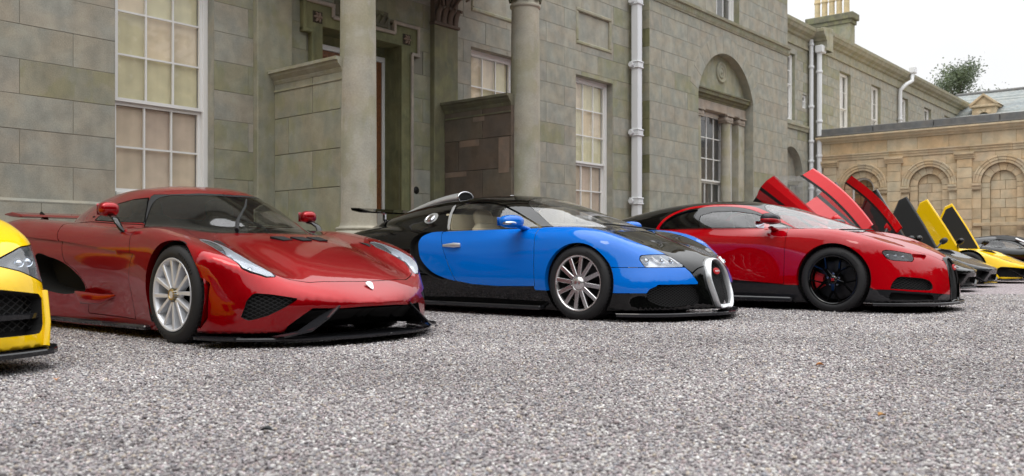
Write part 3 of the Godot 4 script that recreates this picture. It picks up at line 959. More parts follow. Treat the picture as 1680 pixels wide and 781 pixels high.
# ---------------------------------------------------------------- the buildings at the end of the court
func build_service_wing() -> void:
	var H := thing("service_wing", "two-storey grey stone wing with sash windows behind the sandstone arcade", "building", Vector3.ZERO)
	var zr := -14.0; var zf := -13.7; var xc := 35.3; var xe := 58.1
	var R := front_frame(zr); var F := front_frame(zf)
	# recessed link
	var wa := rect2(32.35, 5.9, 33.72, 8.5)
	var wb := rect2(34.46, 6.5, 34.9, 7.05)
	var niche := PackedVector2Array([Vector2(32.3, 0.1), Vector2(34.5, 0.1)])
	niche.append_array(circle_pts(33.4, 3.75, 1.1, 0.0, PI, 20))
	ashlar(H, "stone_wall", R, 24.0, xc, joints(0.0, 8.86, 1.225, 0.395), 1.15, 0.2, [wa, wb, niche], M.house, M.mortar, 0.3, 0.01, [34.9], false)
	reveal(H, R, wa, 0.25, M.house_moss[3]); reveal(H, R, wb, 0.2, M.house[3]); reveal(H, R, niche, 0.3, M.house[4])
	sash(H, R, 32.35, 33.72, 5.92, 7.3, 8.48, 2, 2, 2, -0.12, "curtain")
	sash(H, R, 34.46, 34.9, 6.51, 6.78, 7.04, 1, 1, 1, -0.05, "dark", 0.05)
	var nb := MB.new(); nb.box(Vector3(32.2, 0.0, zr - 0.4), Vector3(34.6, 4.9, zr - 0.3)); put("niche_back", nb.done(), M.house[5], H)
	var nm := MB.new(); nm.moulding(pv2([-0.1, 3.4, 0.1, 3.4, 0.14, 3.52, 0.16, 3.55, -0.1, 3.55]), Vector3(32.3, 0, zr - 0.3), Vector3(34.5, 0, zr - 0.3), Vector3.BACK)
	nm.box(Vector3(32.95, 0.1, zr - 0.29), Vector3(33.05, 3.35, zr - 0.2)); nm.box(Vector3(33.75, 0.1, zr - 0.29), Vector3(33.85, 3.35, zr - 0.2)); put("niche_moulding", nm.done(), M.moulding, H)
	var st := MB.new(); st.moulding(pv2([-0.1, 5.55, 0.05, 5.55, 0.07, 5.65, 0.12, 5.7, 0.12, 5.78, -0.1, 5.78]), Vector3(24.0, 0, zr), Vector3(xc, 0, zr), Vector3.BACK); put("string_course", st.done(), M.moulding, H)
	# main block
	var wins := []
	for q in [[37.75, 8.48, 5.4], [41.75, 8.5, 5.4], [46.0, 8.52, 5.4], [50.1, 8.52, 5.4], [54.0, 8.55, 5.4]]:
		wins.append(rect2(q[0], q[2], q[0] + 1.3, q[1]))
	ashlar(H, "stone_wall", F, xc, xe, joints(0.0, 8.86, 1.225, 0.40), 1.3, 0.4, wins, M.house, M.mortar, 0.3, 0.012, [35.6, 57.5], false)
	for w in wins:
		reveal(H, F, w, 0.3, M.house_moss[4])
		sash(H, F, w[0].x, w[1].x, w[0].y + 0.02, 6.95, w[2].y - 0.02, 2, 2, 2, -0.14, "curtain")
	var rt := MB.new(); rt.box(Vector3(xc, 0.0, zr - 0.3), Vector3(xc + 0.3, 8.86, zf - 0.31)); put("return_wall", rt.done(), M.house_moss[2], H)
	var ee := MB.new(); ee.box(Vector3(xe - 0.4, 0.0, -24.0), Vector3(xe - 0.002, 9.2, zf - 0.31)); put("end_wall", ee.done(), M.house[2], H)
	var core := MB.new(); core.box(Vector3(24.0, 0.0, -24.0), Vector3(xe - 0.41, 9.0, -15.2)); put("core", core.done(), M.dark_room, H)
	# band, frieze and cornice, jogging at the corner
	var band := pv2([-0.1, 8.86, 0.06, 8.86, 0.07, 8.93, 0.03, 8.95, 0.03, 9.22, 0.12, 9.26, 0.16, 9.34, 0.30, 9.42, 0.36, 9.52, 0.40, 9.56, 0.42, 9.68, 0.30, 9.72, -0.6, 9.80, -0.6, 8.86])
	var c1 := MB.new(); c1.moulding(band, Vector3(24.0, 0, zr), Vector3(xc, 0, zr), Vector3.BACK)
	put("cornice", c1.done(), M.moulding, H)
	var c2 := MB.new(); c2.moulding(band, Vector3(xc, 0, zf), Vector3(xe + 0.3, 0, zf), Vector3.BACK)
	c2.moulding(band, Vector3(xc, 0, zf + 0.4), Vector3(xc, 0, zr - 0.3), Vector3.LEFT)
	put("cornice", c2.done(), M.moulding, H)
	# low slate roof
	var rf := MB.new()
	var a := Vector3(24.0, 9.78, zf - 0.25); var b := Vector3(xe, 9.78, zf - 0.25)
	rf._q(a, b, Vector3(xe - 3.0, 11.0, -18.6), Vector3(24.0, 11.0, -18.6), Vector3(0, 1, .3))
	rf._q(b, Vector3(xe, 9.78, -24.0), Vector3(xe - 3.0, 11.0, -19.2), Vector3(xe - 3.0, 11.0, -18.6), Vector3(1, 1, 0))
	rf._q(Vector3(24.0, 11.0, -18.6), Vector3(xe - 3.0, 11.0, -18.6), Vector3(xe, 9.7, -24.0), Vector3(24.0, 9.7, -24.0), Vector3(0, 1, -.3))
	put("roof", rf.done(), M.slate[0], H)
	# chimney
	var ch := group_node("chimney", H)
	var X := 39.9
	var st2 := MB.new(); st2.cbox(Vector3(X, 9.2, -15.88), Vector3(X + 0.6, 11.12, -14.02), 0.01); put("stack", st2.done(), M.house_moss[5], ch)
	var sl := MB.new()
	sl.cbox(Vector3(X - 0.06, 11.0, -15.95), Vector3(X + 0.66, 11.12 + 0.06, -13.95), 0.015); sl.cbox(Vector3(X - 0.12, 11.18, -16.05), Vector3(X + 0.72, 11.48, -13.85), 0.03)
	put("cap_slab", sl.done(), M.dark_moulding, ch)
	for k in 5:
		var p := MB.new()
		p.lathe(pv2([0.15, 11.48, 0.14, 11.55, 0.125, 11.6, 0.12, 12.15, 0.15, 12.17, 0.15, 12.24, 0.13, 12.26, 0.13, 12.4, 0.1, 12.4]), 14, Transform3D(Basis.IDENTITY, Vector3(X + 0.3, 0, -15.62 + 0.335 * k)))
		put("chimney_pot", p.done(), M.pot, ch)
	# pipes in the corner and on the block
	pipe_run(H, 35.02, zr + 0.14, 9.3, [2.0, 3.3, 4.4, 5.2, 6.6, 8.2, 9.1], 0.17, true, M.pipe_paint)
	pipe_run(H, 35.20, zr + 0.40, 8.75, [3.2, 4.6, 6.0, 8.0], 0.2, true, M.pipe_paint)
	var hop := MB.new(); hop.cbox(Vector3(35.02, 8.75, zr + 0.28), Vector3(35.45, 9.05, zr + 0.6), 0.03); put("rainwater_head", hop.done(), M.pipe_paint, H)
	pipe_run(H, 45.55, zf + 0.13, 8.5, [6.3, 7.3], 0.19, true, M.pipe_paint)
	var el := MB.new()
	el.tube(PackedVector3Array([Vector3(45.55, 8.48, zf + 0.13), Vector3(45.55, 8.75, zf + 0.15), Vector3(45.7, 9.0, zf + 0.35), Vector3(46.2, 9.25, zf + 0.5), Vector3(46.3, 9.7, zf + 0.5)]), PackedFloat32Array([0.095]), 12)
	el.cbox(Vector3(46.12, 9.62, zf + 0.36), Vector3(46.48, 9.95, zf + 0.66), 0.03)
	put("pipe_elbow", el.done(), M.pipe_paint, H)

func build_arcade() -> void:
	var A := thing("arcade_wall", "single-storey honey sandstone wall with blind arches and a dark lead coping", "wall", Vector3.ZERO)
	var x := 35.3
	var S := side_frame(x)
	var z0 := -13.7; var z1 := 4.0
	var centres := []
	for k in 6: centres.append(-11.95 + 2.46 * k)
	var holes := []
	for c in centres:
		var h := PackedVector2Array([Vector2(c - 0.70, 0.0), Vector2(c + 0.70, 0.0)])
		h.append_array(circle_pts(c, 3.22, 0.70, 0.0, PI, 20))
		holes.append(h)
	ashlar(A, "stone_wall", S, z0, z1, [0.0, 0.4, 0.78, 1.16, 1.54, 1.92, 2.3, 2.65, 2.98, 3.3, 3.65, 4.0, 4.36], 0.82, 0.3, holes, M.tan, M.tan_mortar, 0.35, 0.008)
	var fr := ashlar(A, "frieze", S, z0, z1, [4.6, 5.06], 1.1, 0.5, [], M.tan, M.tan_mortar, 0.35, 0.012)
	var mould := group_node("string_course", A)
	var u := z0
	while u < z1:
		var e := minf(u + 1.4, z1)
		var b := MB.new(); b.moulding(pv2([-0.1, 4.36, 0.03, 4.36, 0.04, 4.45, 0.07, 4.47, 0.07, 4.53, 0.11, 4.56, 0.11, 4.60, -0.1, 4.60]), Vector3(x, 0, u + 0.004), Vector3(x, 0, e - 0.004), Vector3.LEFT)
		put("course_stone", b.done(), M.tan[rng.randi() % 6], mould)
		var b2 := MB.new(); b2.moulding(pv2([-0.1, 5.06, 0.04, 5.06, 0.07, 5.12, 0.16, 5.16, 0.2, 5.24, 0.28, 5.27, 0.28, 5.33, -0.1, 5.36]), Vector3(x, 0, u + 0.004), Vector3(x, 0, e - 0.004), Vector3.LEFT)
		put("cornice_stone", b2.done(), M.tan[rng.randi() % 2 + 2], mould)
		u += 1.4
	var lead := group_node("lead_coping", A)
	u = z0
	while u < z1:
		var e := minf(u + 2.2, z1)
		var b := MB.new(); b.cbox(Vector3(x - 0.25, 5.345, u + 0.006), Vector3(x + 0.4, 5.40, e - 0.006), 0.01); b.cbox(Vector3(x - 0.12, 5.40, u + 0.01), Vector3(x + 0.35, 5.66, e - 0.01), 0.02)
		put("lead_sheet", b.done(), M.lead, lead)
		u += 2.2
	var bk := MB.new(); bk.box(Vector3(x + 0.36, 0.0, z0 + 0.02), Vector3(x + 7.0, 5.3, z1)); put("building_behind", bk.done(), M.tan[4], A)
	# pilasters
	for k in 7:
		var c := -13.18 + 2.46 * k
		var p := group_node("pilaster", A)
		var v := 0.0
		while v < 4.1:
			var m := MB.new(); m.prism(rect2(c - 0.25, v + 0.006, c + 0.25, minf(v + 0.38, 4.12) - 0.006), -0.02, 0.09, S, false, 0.006)
			put("stone_block", m.done(), M.tan[rng.randi() % 6], p)
			v += 0.38
		var cp := MB.new()
		cp.moulding(pv2([-0.01, 4.12, 0.11, 4.12, 0.12, 4.18, 0.15, 4.2, 0.15, 4.24, 0.2, 4.28, 0.2, 4.355, -0.01, 4.355]), Vector3(x, 0, c - 0.33), Vector3(x, 0, c + 0.33), Vector3.LEFT)
		put("capital", cp.done(), M.tan[k % 6], p)
	# arches
	for i in centres.size():
		var c: float = centres[i]
		var a := group_node("arch", A)
		# moulded outer ring, in segments
		for k in 9:
			var b0 := PI * k / 9.0 + 0.002; var b1 := PI * (k + 1) / 9.0 - 0.002
			for ring in [[0.70, 0.80, 0.02], [0.80, 0.90, 0.045], [0.90, 0.97, 0.065]]:
				var p := circle_pts(c, 3.22, ring[0], b0, b1, 4)
				p.append_array(circle_pts(c, 3.22, ring[1], b1, b0, 4))
				var m := MB.new(); m.prism(p, -0.05, ring[2], S, false, 0.012)
				put("arch_stone", m.done(), M.tan[(k + i) % 6], a)
		for s in [-1.0, 1.0]:
			var im := MB.new()
			im.moulding(pv2([-0.01, 2.98, 0.07, 2.98, 0.09, 3.02, 0.09, 3.10, 0.14, 3.13, 0.14, 3.21, -0.01, 3.21]), Vector3(x, 0, c + s * 0.83 - 0.15), Vector3(x, 0, c + s * 0.83 + 0.15), Vector3.LEFT)
			put("impost", im.done(), M.tan[(i + 2) % 6], a)
		# recessed flat ring of voussoirs and the blocking inside
		var T := Transform3D(S.basis, S.origin + Vector3(0.10, 0, 0))
		for k in 7:
			var b0 := PI * k / 7.0 + 0.008; var b1 := PI * (k + 1) / 7.0 - 0.008
			var p := circle_pts(c, 3.22, 0.43, b0, b1, 4)
			p.append_array(circle_pts(c, 3.22, 0.70, b1, b0, 4))
			var m := MB.new(); m.prism(p, -0.1, 0.0, T, false, 0.005)
			put("voussoir", m.done(), M.tan[(k * 5 + i) % 6], a)
		var jamb := group_node("jamb", A)
		for s in [-1.0, 1.0]:
			var v := 0.0
			while v < 3.2:
				var m := MB.new()
				m.prism(rect2(minf(c + s * 0.43, c + s * 0.70) , v + 0.006, maxf(c + s * 0.43, c + s * 0.70), minf(v + 0.38, 3.215) - 0.006), -0.1, 0.0, T, false, 0.005)
				put("stone_block", m.done(), M.tan[rng.randi() % 6], jamb)
				v += 0.38
		var Q := Transform3D(S.basis, S.origin + Vector3(0.22, 0, 0))
		if i == 0:
			var g := MB.new()
			var gp := PackedVector2Array([Vector2(c - 0.36, 1.8), Vector2(c + 0.36, 1.8)])
			gp.append_array(circle_pts(c, 3.22, 0.36, 0.0, PI, 18))
			g.prism(gp, -0.3, -0.04, Q)
			put("dark_glass", g.done(), M.iron_glass, a)
			var fo := PackedVector2Array([Vector2(c - 0.43, 1.75), Vector2(c + 0.43, 1.75)])
			fo.append_array(circle_pts(c, 3.22, 0.43, 0.0, PI, 18))
			var fw := MB.new()
			for piece in _minus(fo, gp): fw.prism(piece, -0.2, 0.0, Q)
			put("window_frame", fw.done(), M.white_paint, a)
			var gb := MB.new()
			for z in [-0.12, 0.12]: gb.box(Vector3(c + z - 0.01, 1.8, -0.04), Vector3(c + z + 0.01, 3.5, -0.02), Q)
			for y in [2.2, 2.6, 3.0, 3.3]: gb.box(Vector3(c - 0.36, y - 0.01, -0.04), Vector3(c + 0.36, y + 0.01, -0.021), Q)
			put("glazing_bar", gb.done(), M.iron, a)
			var lower := MB.new(); lower.box(Vector3(c - 0.43, 0.0, -0.2), Vector3(c + 0.43, 1.75, -0.01), Q); put("apron", lower.done(), M.tan[1], a)
		else:
			var v := 0.0; var r := 0
			var top := PackedVector2Array([Vector2(c - 0.43, -1.0), Vector2(c + 0.43, -1.0)])
			top.append_array(circle_pts(c, 3.22, 0.43, 0.0, PI, 18))
			while v < 3.7:
				var cuts := [-0.43, 0.05 if r % 2 else -0.12, 0.43]
				for k in 2:
					for piece in Geometry2D.intersect_polygons(rect2(c + cuts[k] + 0.006, v + 0.006, c + cuts[k + 1] - 0.006, v + 0.33 - 0.006), top):
						var m := MB.new(); m.prism(piece, -0.1, 0.0, Q, false, 0.005)
						put("infill_stone", m.done(), M.tan[rng.randi() % 6], jamb)
				v += 0.33; r += 1
		var sill := MB.new(); sill.cbox(Vector3(c - 0.95, 1.66, 0.0), Vector3(c + 0.95, 1.78, 0.08), 0.01, S)
		if i >= 2: put("sill", sill.done(), M.tan[2], a)
	put("mortar_bed", box_mesh(Vector3(x + 0.25, 0, z0 + 0.1), Vector3(x + 0.355, 4.3, z1 - 0.1)), M.tan_mortar, A)

func build_slate_house() -> void:
	var H := thing("slate_roofed_range", "far range with a pale grey slate roof and a pedimented sandstone dormer", "building", Vector3.ZERO)
	var xe := 55.2; var ye := 8.1; var xr := 60.0; var yr := 10.5
	var z0 := -14.5; var z1 := 8.0
	put("wall", box_mesh(Vector3(xe + 0.4, 0, z0), Vector3(xe + 9.0, ye, z1)), M.tan[0], H)
	var rows := 22
	var d := Vector3(xr - xe, yr - ye, 0.0)
	var nrm := Vector3(-d.y, d.x, 0).normalized()
	for r in rows:
		var a := Vector3(xe, ye, 0) + d * (float(r) / rows); var b := Vector3(xe, ye, 0) + d * (float(r + 1.15) / rows)
		var m := MB.new()
		var z := z0
		var t := 0.02
		m.quad(a + nrm * t * 2.0 + Vector3(0, 0, z0), a + nrm * t * 2.0 + Vector3(0, 0, z1), b + nrm * t + Vector3(0, 0, z1), b + nrm * t + Vector3(0, 0, z0))
		m.quad(a + Vector3(0, 0, z0), a + Vector3(0, 0, z1), a + nrm * t * 2.0 + Vector3(0, 0, z1), a + nrm * t * 2.0 + Vector3(0, 0, z0))
		put("slate_course", m.done(), M.slate[rng.randi() % 4], H)
	var rd := MB.new(); rd.tube(PackedVector3Array([Vector3(xr, yr + 0.05, z0), Vector3(xr, yr + 0.05, z1)]), PackedFloat32Array([0.12]), 8); put("ridge", rd.done(), M.lead, H)
	var back := MB.new(); back.quad(Vector3(xr, yr, z0), Vector3(xr, yr, z1), Vector3(xr + 4.8, ye, z1), Vector3(xr + 4.8, ye, z0)); put("roof_slope", back.done(), M.slate[1], H)
	# dormer
	var D := group_node("dormer", H)
	var xd := 56.4; var zc := -12.2; var hw := 0.62
	var S := side_frame(xd)
	var f := MB.new()
	var hole := PackedVector2Array([Vector2(zc - 0.3, 8.0), Vector2(zc + 0.3, 8.0)])
	hole.append_array(circle_pts(zc, 8.55, 0.3, 0.0, PI, 12))
	for p in _minus(rect2(zc - hw, 8.0, zc + hw, 9.15), hole): f.prism(p, -1.8, 0.0, S)
	put("front", f.done(), M.tan[0], D)
	put("dark_opening", box_mesh(Vector3(xd + 0.2, 8.0, zc - 0.4), Vector3(xd + 0.25, 9.0, zc + 0.4)), M.iron, D)
	for k in 5:
		var b0 := PI * k / 5.0 + 0.02; var b1 := PI * (k + 1) / 5.0 - 0.02
		var p := circle_pts(zc, 8.55, 0.3, b0, b1, 3); p.append_array(circle_pts(zc, 8.55, 0.5, b1, b0, 3))
		var m := MB.new(); m.prism(p, -0.05, 0.05, S, false, 0.01); put("voussoir", m.done(), M.tan[k], D)
	var ped := MB.new()
	ped.cbox(Vector3(zc - hw - 0.12, 9.15, -1.8), Vector3(zc + hw + 0.12, 9.28, 0.12), 0.02, S)
	ped.prism(pv2([zc - hw - 0.02, 9.28, zc + hw + 0.02, 9.28, zc, 9.82]), -1.5, 0.02, S)
	for s in [-1.0, 1.0]:
		ped.prism(pv2([zc + s * (hw + 0.2), 9.28, zc, 9.93, zc, 9.80, zc + s * (hw + 0.0), 9.28]), -2.2, 0.14, S)
	put("pediment", ped.done(), M.tan[2], D)

func leaf_mesh(count: int, spread: float, size: float, seed_: int) -> ArrayMesh:
	var r := RandomNumberGenerator.new(); r.seed = seed_
	var m := MB.new()
	for i in count:
		var c := Vector3(r.randfn(0, 1), r.randfn(0, 1), r.randfn(0, 1)) * spread * 0.5
		var a := Vector3(r.randf_range(-1, 1), r.randf_range(-1, 1), r.randf_range(-1, 1)).normalized() * size
		var b := a.cross(Vector3(r.randf_range(-1, 1), r.randf_range(-1, 1), r.randf_range(-1, 1))).normalized() * size * 0.55
		m.tri(c - a, c + b, c - b); m.tri(c - b, c + b, c + a)
	return m.done()

func build_tree(at: Vector3, height: float, crown_low: float, width: float, label: String, seed_: int, lean := 0.0, clumps := 380, shape := 1.0) -> void:
	var T := thing("tree", label, "tree", at, 0.0, "")
	var r := RandomNumberGenerator.new(); r.seed = seed_
	var tr := MB.new()
	var top := Vector3(lean, height * 0.96, 0)
	tr.tube(PackedVector3Array([Vector3.ZERO, Vector3(lean * 0.1, height * 0.3, 0.1), Vector3(lean * 0.5, height * 0.65, -0.1), top]), PackedFloat32Array([height * 0.018, height * 0.014, height * 0.008, 0.01]), 8)
	put("trunk", tr.done(), M.bark, T)
	var ends := []
	for k in 22:
		var f := r.randf_range(0.0, 1.0)
		var y := lerpf(crown_low, height * 0.93, f)
		var a := r.randf() * TAU
		var reach := width * 0.5 * (0.35 + 0.65 * sin(PI * clampf(pow(f, 0.8) * 0.85 + 0.12, 0.0, 1.0))) * r.randf_range(0.45, 1.15)
		var base := Vector3(lean * y / height, y - reach * 0.4, 0)
		var tip := base + Vector3(cos(a) * reach, reach * r.randf_range(0.3, 0.8), sin(a) * reach)
		var b := MB.new()
		b.tube(PackedVector3Array([base, base.lerp(tip, 0.5) + Vector3(0, reach * 0.12, 0), tip]), PackedFloat32Array([0.05 + 0.004 * height * (1.0 - f), 0.03, 0.008]), 5)
		put("limb", b.done(), M.bark, T)
		ends.append([base, tip])
	var mm := MultiMesh.new()
	mm.transform_format = MultiMesh.TRANSFORM_3D
	mm.use_colors = true
	mm.mesh = leaf_mesh(46, 0.50, 0.075, seed_ + 5)
	mm.instance_count = clumps
	for i in clumps:
		var e: Array = ends[r.randi() % ends.size()]
		var p: Vector3 = e[0].lerp(e[1], sqrt(r.randf_range(0.25, 1.1)))
		p += Vector3(r.randfn(0, .28), r.randfn(0, .28) - 0.15 * shape, r.randfn(0, .28))
		var s := r.randf_range(0.7, 1.4)
		mm.set_instance_transform(i, Transform3D(Basis.from_euler(Vector3(r.randf() * TAU, r.randf() * TAU, 0)).scaled(Vector3.ONE * s), p))
		var g := r.randf_range(0.65, 1.25)
		mm.set_instance_color(i, Color(0.105 * g, 0.135 * g, 0.075 * g * r.randf_range(0.8, 1.2)))
	var o := MultiMeshInstance3D.new()
	o.name = "crown"; o.multimesh = mm; o.material_override = M.leaf
	o.set_meta("kind", "stuff")
	T.add_child(o, true)

func build_woods() -> void:
	# the wood on the far side of the court, behind the photographer: seen in the paintwork
	var r := RandomNumberGenerator.new(); r.seed = 5
	var mm := MultiMesh.new()
	mm.transform_format = MultiMesh.TRANSFORM_3D
	mm.use_colors = true
	mm.mesh = leaf_mesh(40, 2.4, 0.55, 9)
	var n := 2600
	mm.instance_count = n
	var crowns := []
	for k in 40:
		var t := k / 39.0
		var at := Vector3(-24.0, 0, -12.0 + 84.0 * t) if t < 0.40 else Vector3(-24.0 + (t - 0.40) * 130.0, 0, 23.0)
		crowns.append([at + Vector3(r.randf_range(-3, 3), 0, r.randf_range(-3, 3)), r.randf_range(8.0, 13.0), r.randf_range(2.4, 3.6)])
	for i in n:
		var c: Array = crowns[i % 40]
		var f := r.randf()
		var y: float = c[1] * (0.06 + 0.94 * f)
		var rad: float = c[2] * (0.55 + 0.75 * sin(PI * clampf(f * 0.9 + 0.08, 0, 1)))
		var a := r.randf() * TAU
		var p: Vector3 = c[0] + Vector3(cos(a), 0, sin(a)) * rad * sqrt(r.randf()) + Vector3(0, y, 0)
		mm.set_instance_transform(i, Transform3D(Basis.from_euler(Vector3(r.randf() * TAU, r.randf() * TAU, 0)).scaled(Vector3.ONE * r.randf_range(0.6, 1.1)), p))
		var g := r.randf_range(0.7, 1.2)
		mm.set_instance_color(i, Color(0.045 * g, 0.06 * g, 0.032 * g))
	var o := MultiMeshInstance3D.new()
	o.name = "wood"; o.multimesh = mm; o.material_override = M.leaf
	tag(o, "dark green wood along the far side of the court", "wood")
	o.set_meta("kind", "stuff")
	add_child(o, true)

func build_leaves() -> void:
	var r := RandomNumberGenerator.new(); r.seed = 15
	for q in [[1.786, -4.33, .035, Color(.72, .48, .26), "orange brown fallen leaf on the gravel before the yellow car"], [4.671, -1.802, .04, Color(.66, .42, .18), "orange brown fallen leaf on the gravel before the red and black coupe"], [3.342, -1.059, .035, Color(.62, .45, .22), "small tan leaf on the gravel in the right foreground"], [1.725, -2.541, .04, Color(.12, .14, .15), "dark curled leaf on the gravel, left of centre in the foreground"]]:
		var m := MB.new()
		var n := 6
		for k in n:
			var t0 := float(k) / n; var t1 := float(k + 1) / n
			var w0 := sin(PI * t0) * .45; var w1 := sin(PI * t1) * .45
			for s in [-1.0, 1.0]:
				m.quad(Vector3(0, .1 * sin(PI * t0), t0 - .5), Vector3(s * w0, .25 * w0 + .1 * sin(PI * t0) + .15, t0 - .5), Vector3(s * w1, .25 * w1 + .1 * sin(PI * t1) + .15, t1 - .5), Vector3(0, .1 * sin(PI * t1), t1 - .5))
		var sz: float = q[2]
		var o := put("fallen_leaf", m.done(), flat(q[3], 0.8), self, Transform3D(Basis(Vector3.UP, r.randf() * TAU).scaled(Vector3.ONE * sz), Vector3(q[0], .012, q[1])))
		tag(o, q[4], "leaf", "fallen leaves")

func build_ground() -> void:
	var g := MB.new()
	g.quad(Vector3(-300, 0, 300), Vector3(300, 0, 300), Vector3(300, 0, -300), Vector3(-300, 0, -300))
	var o := put("gravel_court", g.done(), M.gravel, self)
	o.set_meta("kind", "structure")
	# loose stones lying on the court, as far as one can tell them apart
	var st := MB.new()
	var r := RandomNumberGenerator.new(); r.seed = 77
	var meshes := []
	for k in 4:
		var b := MB.new()
		var sp := SphereMesh.new(); sp.radial_segments = 7; sp.rings = 3; sp.radius = 0.5; sp.height = 1.0
		var arr := sp.get_mesh_arrays()
		var vs: PackedVector3Array = arr[Mesh.ARRAY_VERTEX]
		var id: PackedInt32Array = arr[Mesh.ARRAY_INDEX]
		var fn := FastNoiseLite.new(); fn.seed = k * 7 + 1; fn.frequency = 1.1
		var w := PackedVector3Array()
		for v in vs:
			w.append(v * (1.0 + 0.45 * fn.get_noise_3dv(v * 1.0)))
		for i in range(0, id.size(), 3):
			b.trin(w[id[i]], w[id[i + 1]], w[id[i + 2]], w[id[i]].normalized(), w[id[i + 1]].normalized(), w[id[i + 2]].normalized())
		meshes.append(b.done())
	var fwd := Vector2(0.7627, -0.6468); var rgt := Vector2(0.6468, 0.7627)
	var patch := FastNoiseLite.new(); patch.seed = 41; patch.frequency = 0.55
	var tints := [Color(.245, .228, .232), Color(.33, .315, .305), Color(.165, .15, .154), Color(.275, .255, .255), Color(.40, .388, .376), Color(.10, .092, .095), Color(.265, .222, .222), Color(.34, .295, .25), Color(.21, .212, .228), Color(.52, .51, .495)]
	for k in 4:
		var count: int = [STONES, STONES, STONES, STONES][k] / 4
		var buf := PackedFloat32Array(); buf.resize(count * 16)
		for i in count:
			# depth so that the crowd thins as the stones shrink on the picture
			var u := r.randf()
			var d := sqrt(lerpf(1.9 * 1.9, 13.5 * 13.5, pow(u, 1.35)))
			var side := r.randf_range(-0.64, 0.64) * d
			var p := fwd * d + rgt * side
			var s := (0.0056 + 0.0072 * pow(r.randf(), 2.0)) * (1.0 + 0.05 * maxf(d - 3.0, 0.0))
			if r.randf() < 0.012: s *= 1.7
			var yaw := r.randf() * TAU
			var sx := s * r.randf_range(0.85, 1.5); var sy := s * r.randf_range(0.55, 0.9); var sz := s * r.randf_range(0.8, 1.15)
			var tilt := r.randf_range(-0.35, 0.35)
			var bs := Basis.from_euler(Vector3(tilt, yaw, r.randf_range(-0.3, 0.3)))
			var q := i * 16
			buf[q] = bs.x.x * sx; buf[q + 1] = bs.y.x * sy; buf[q + 2] = bs.z.x * sz; buf[q + 3] = p.x
			buf[q + 4] = bs.x.y * sx; buf[q + 5] = bs.y.y * sy; buf[q + 6] = bs.z.y * sz; buf[q + 7] = sy * r.randf_range(0.15, 0.75)
			buf[q + 8] = bs.x.z * sx; buf[q + 9] = bs.y.z * sy; buf[q + 10] = bs.z.z * sz; buf[q + 11] = p.y
			var c: Color = tints[mini(r.randi() % 10 if r.randf() < 0.7 else r.randi() % 4, 9)]
			var l := r.randf_range(0.95, 1.36) * (1.0 + 0.28 * patch.get_noise_2d(p.x, p.y))
			buf[q + 12] = c.r * l; buf[q + 13] = c.g * l; buf[q + 14] = c.b * l; buf[q + 15] = 1.0
		var mm := MultiMesh.new()
		mm.transform_format = MultiMesh.TRANSFORM_3D
		mm.use_colors = true
		mm.mesh = meshes[k]
		mm.instance_count = count
		mm.buffer = buf
		var inst := MultiMeshInstance3D.new()
		inst.name = numbered(self, "gravel_stones"); inst.multimesh = mm; inst.material_override = M.pebble
		tag(inst, "loose grey, white and mauve gravel stones strewn over the court", "gravel", "gravel of the court")
		inst.set_meta("kind", "stuff")
		add_child(inst, true)

# ---------------------------------------------------------------- car bodies: a field shaped by drawn sections, meshed, then cut into panels
static func hermite(p: Array, x: float) -> float:
	var m := p.size() / 2
	if x <= p[0]: 
		if m < 2: return p[1]
		return p[1] + (x - p[0]) * (p[3] - p[1]) / (p[2] - p[0])
	if x >= p[m * 2 - 2]:
		if m < 2: return p[1]
		return p[m * 2 - 1] + (x - p[m * 2 - 2]) * (p[m * 2 - 1] - p[m * 2 - 3]) / (p[m * 2 - 2] - p[m * 2 - 4])
	var i := 0
	while x > p[i * 2 + 2]: i += 1
	var h: float = p[i * 2 + 2] - p[i * 2]
	var d: float = (p[i * 2 + 3] - p[i * 2 + 1]) / h
	var s0 := d
	var s1 := d
	if i > 0:
		var hp: float = p[i * 2] - p[i * 2 - 2]
		var dp: float = (p[i * 2 + 1] - p[i * 2 - 1]) / hp
		s0 = (dp * h + d * hp) / (h + hp)
	if i < m - 2:
		var hn: float = p[i * 2 + 4] - p[i * 2 + 2]
		var dn: float = (p[i * 2 + 5] - p[i * 2 + 3]) / hn
		s1 = (d * hn + dn * h) / (h + hn)
	var t: float = (x - p[i * 2]) / h
	var t2 := t * t
	var t3 := t2 * t
	return (2 * t3 - 3 * t2 + 1) * p[i * 2 + 1] + (t3 - 2 * t2 + t) * h * s0 + (-2 * t3 + 3 * t2) * p[i * 2 + 3] + (t3 - t2) * h * s1

class Table:
	var u0: float
	var v0: float
	var iu: float
	var iv: float
	var nu: int
	var nv: int
	var d: PackedFloat32Array

	func at(u: float, v: float) -> float:
		var x := clampf((u - u0) * iu, 0.0, nu - 1.001)
		var y := clampf((v - v0) * iv, 0.0, nv - 1.001)
		var i := int(x)
		var j := int(y)
		x -= i
		y -= j
		var k := i * nv + j
		return (d[k] * (1.0 - y) + d[k + 1] * y) * (1.0 - x) + (d[k + nv] * (1.0 - y) + d[k + nv + 1] * y) * x

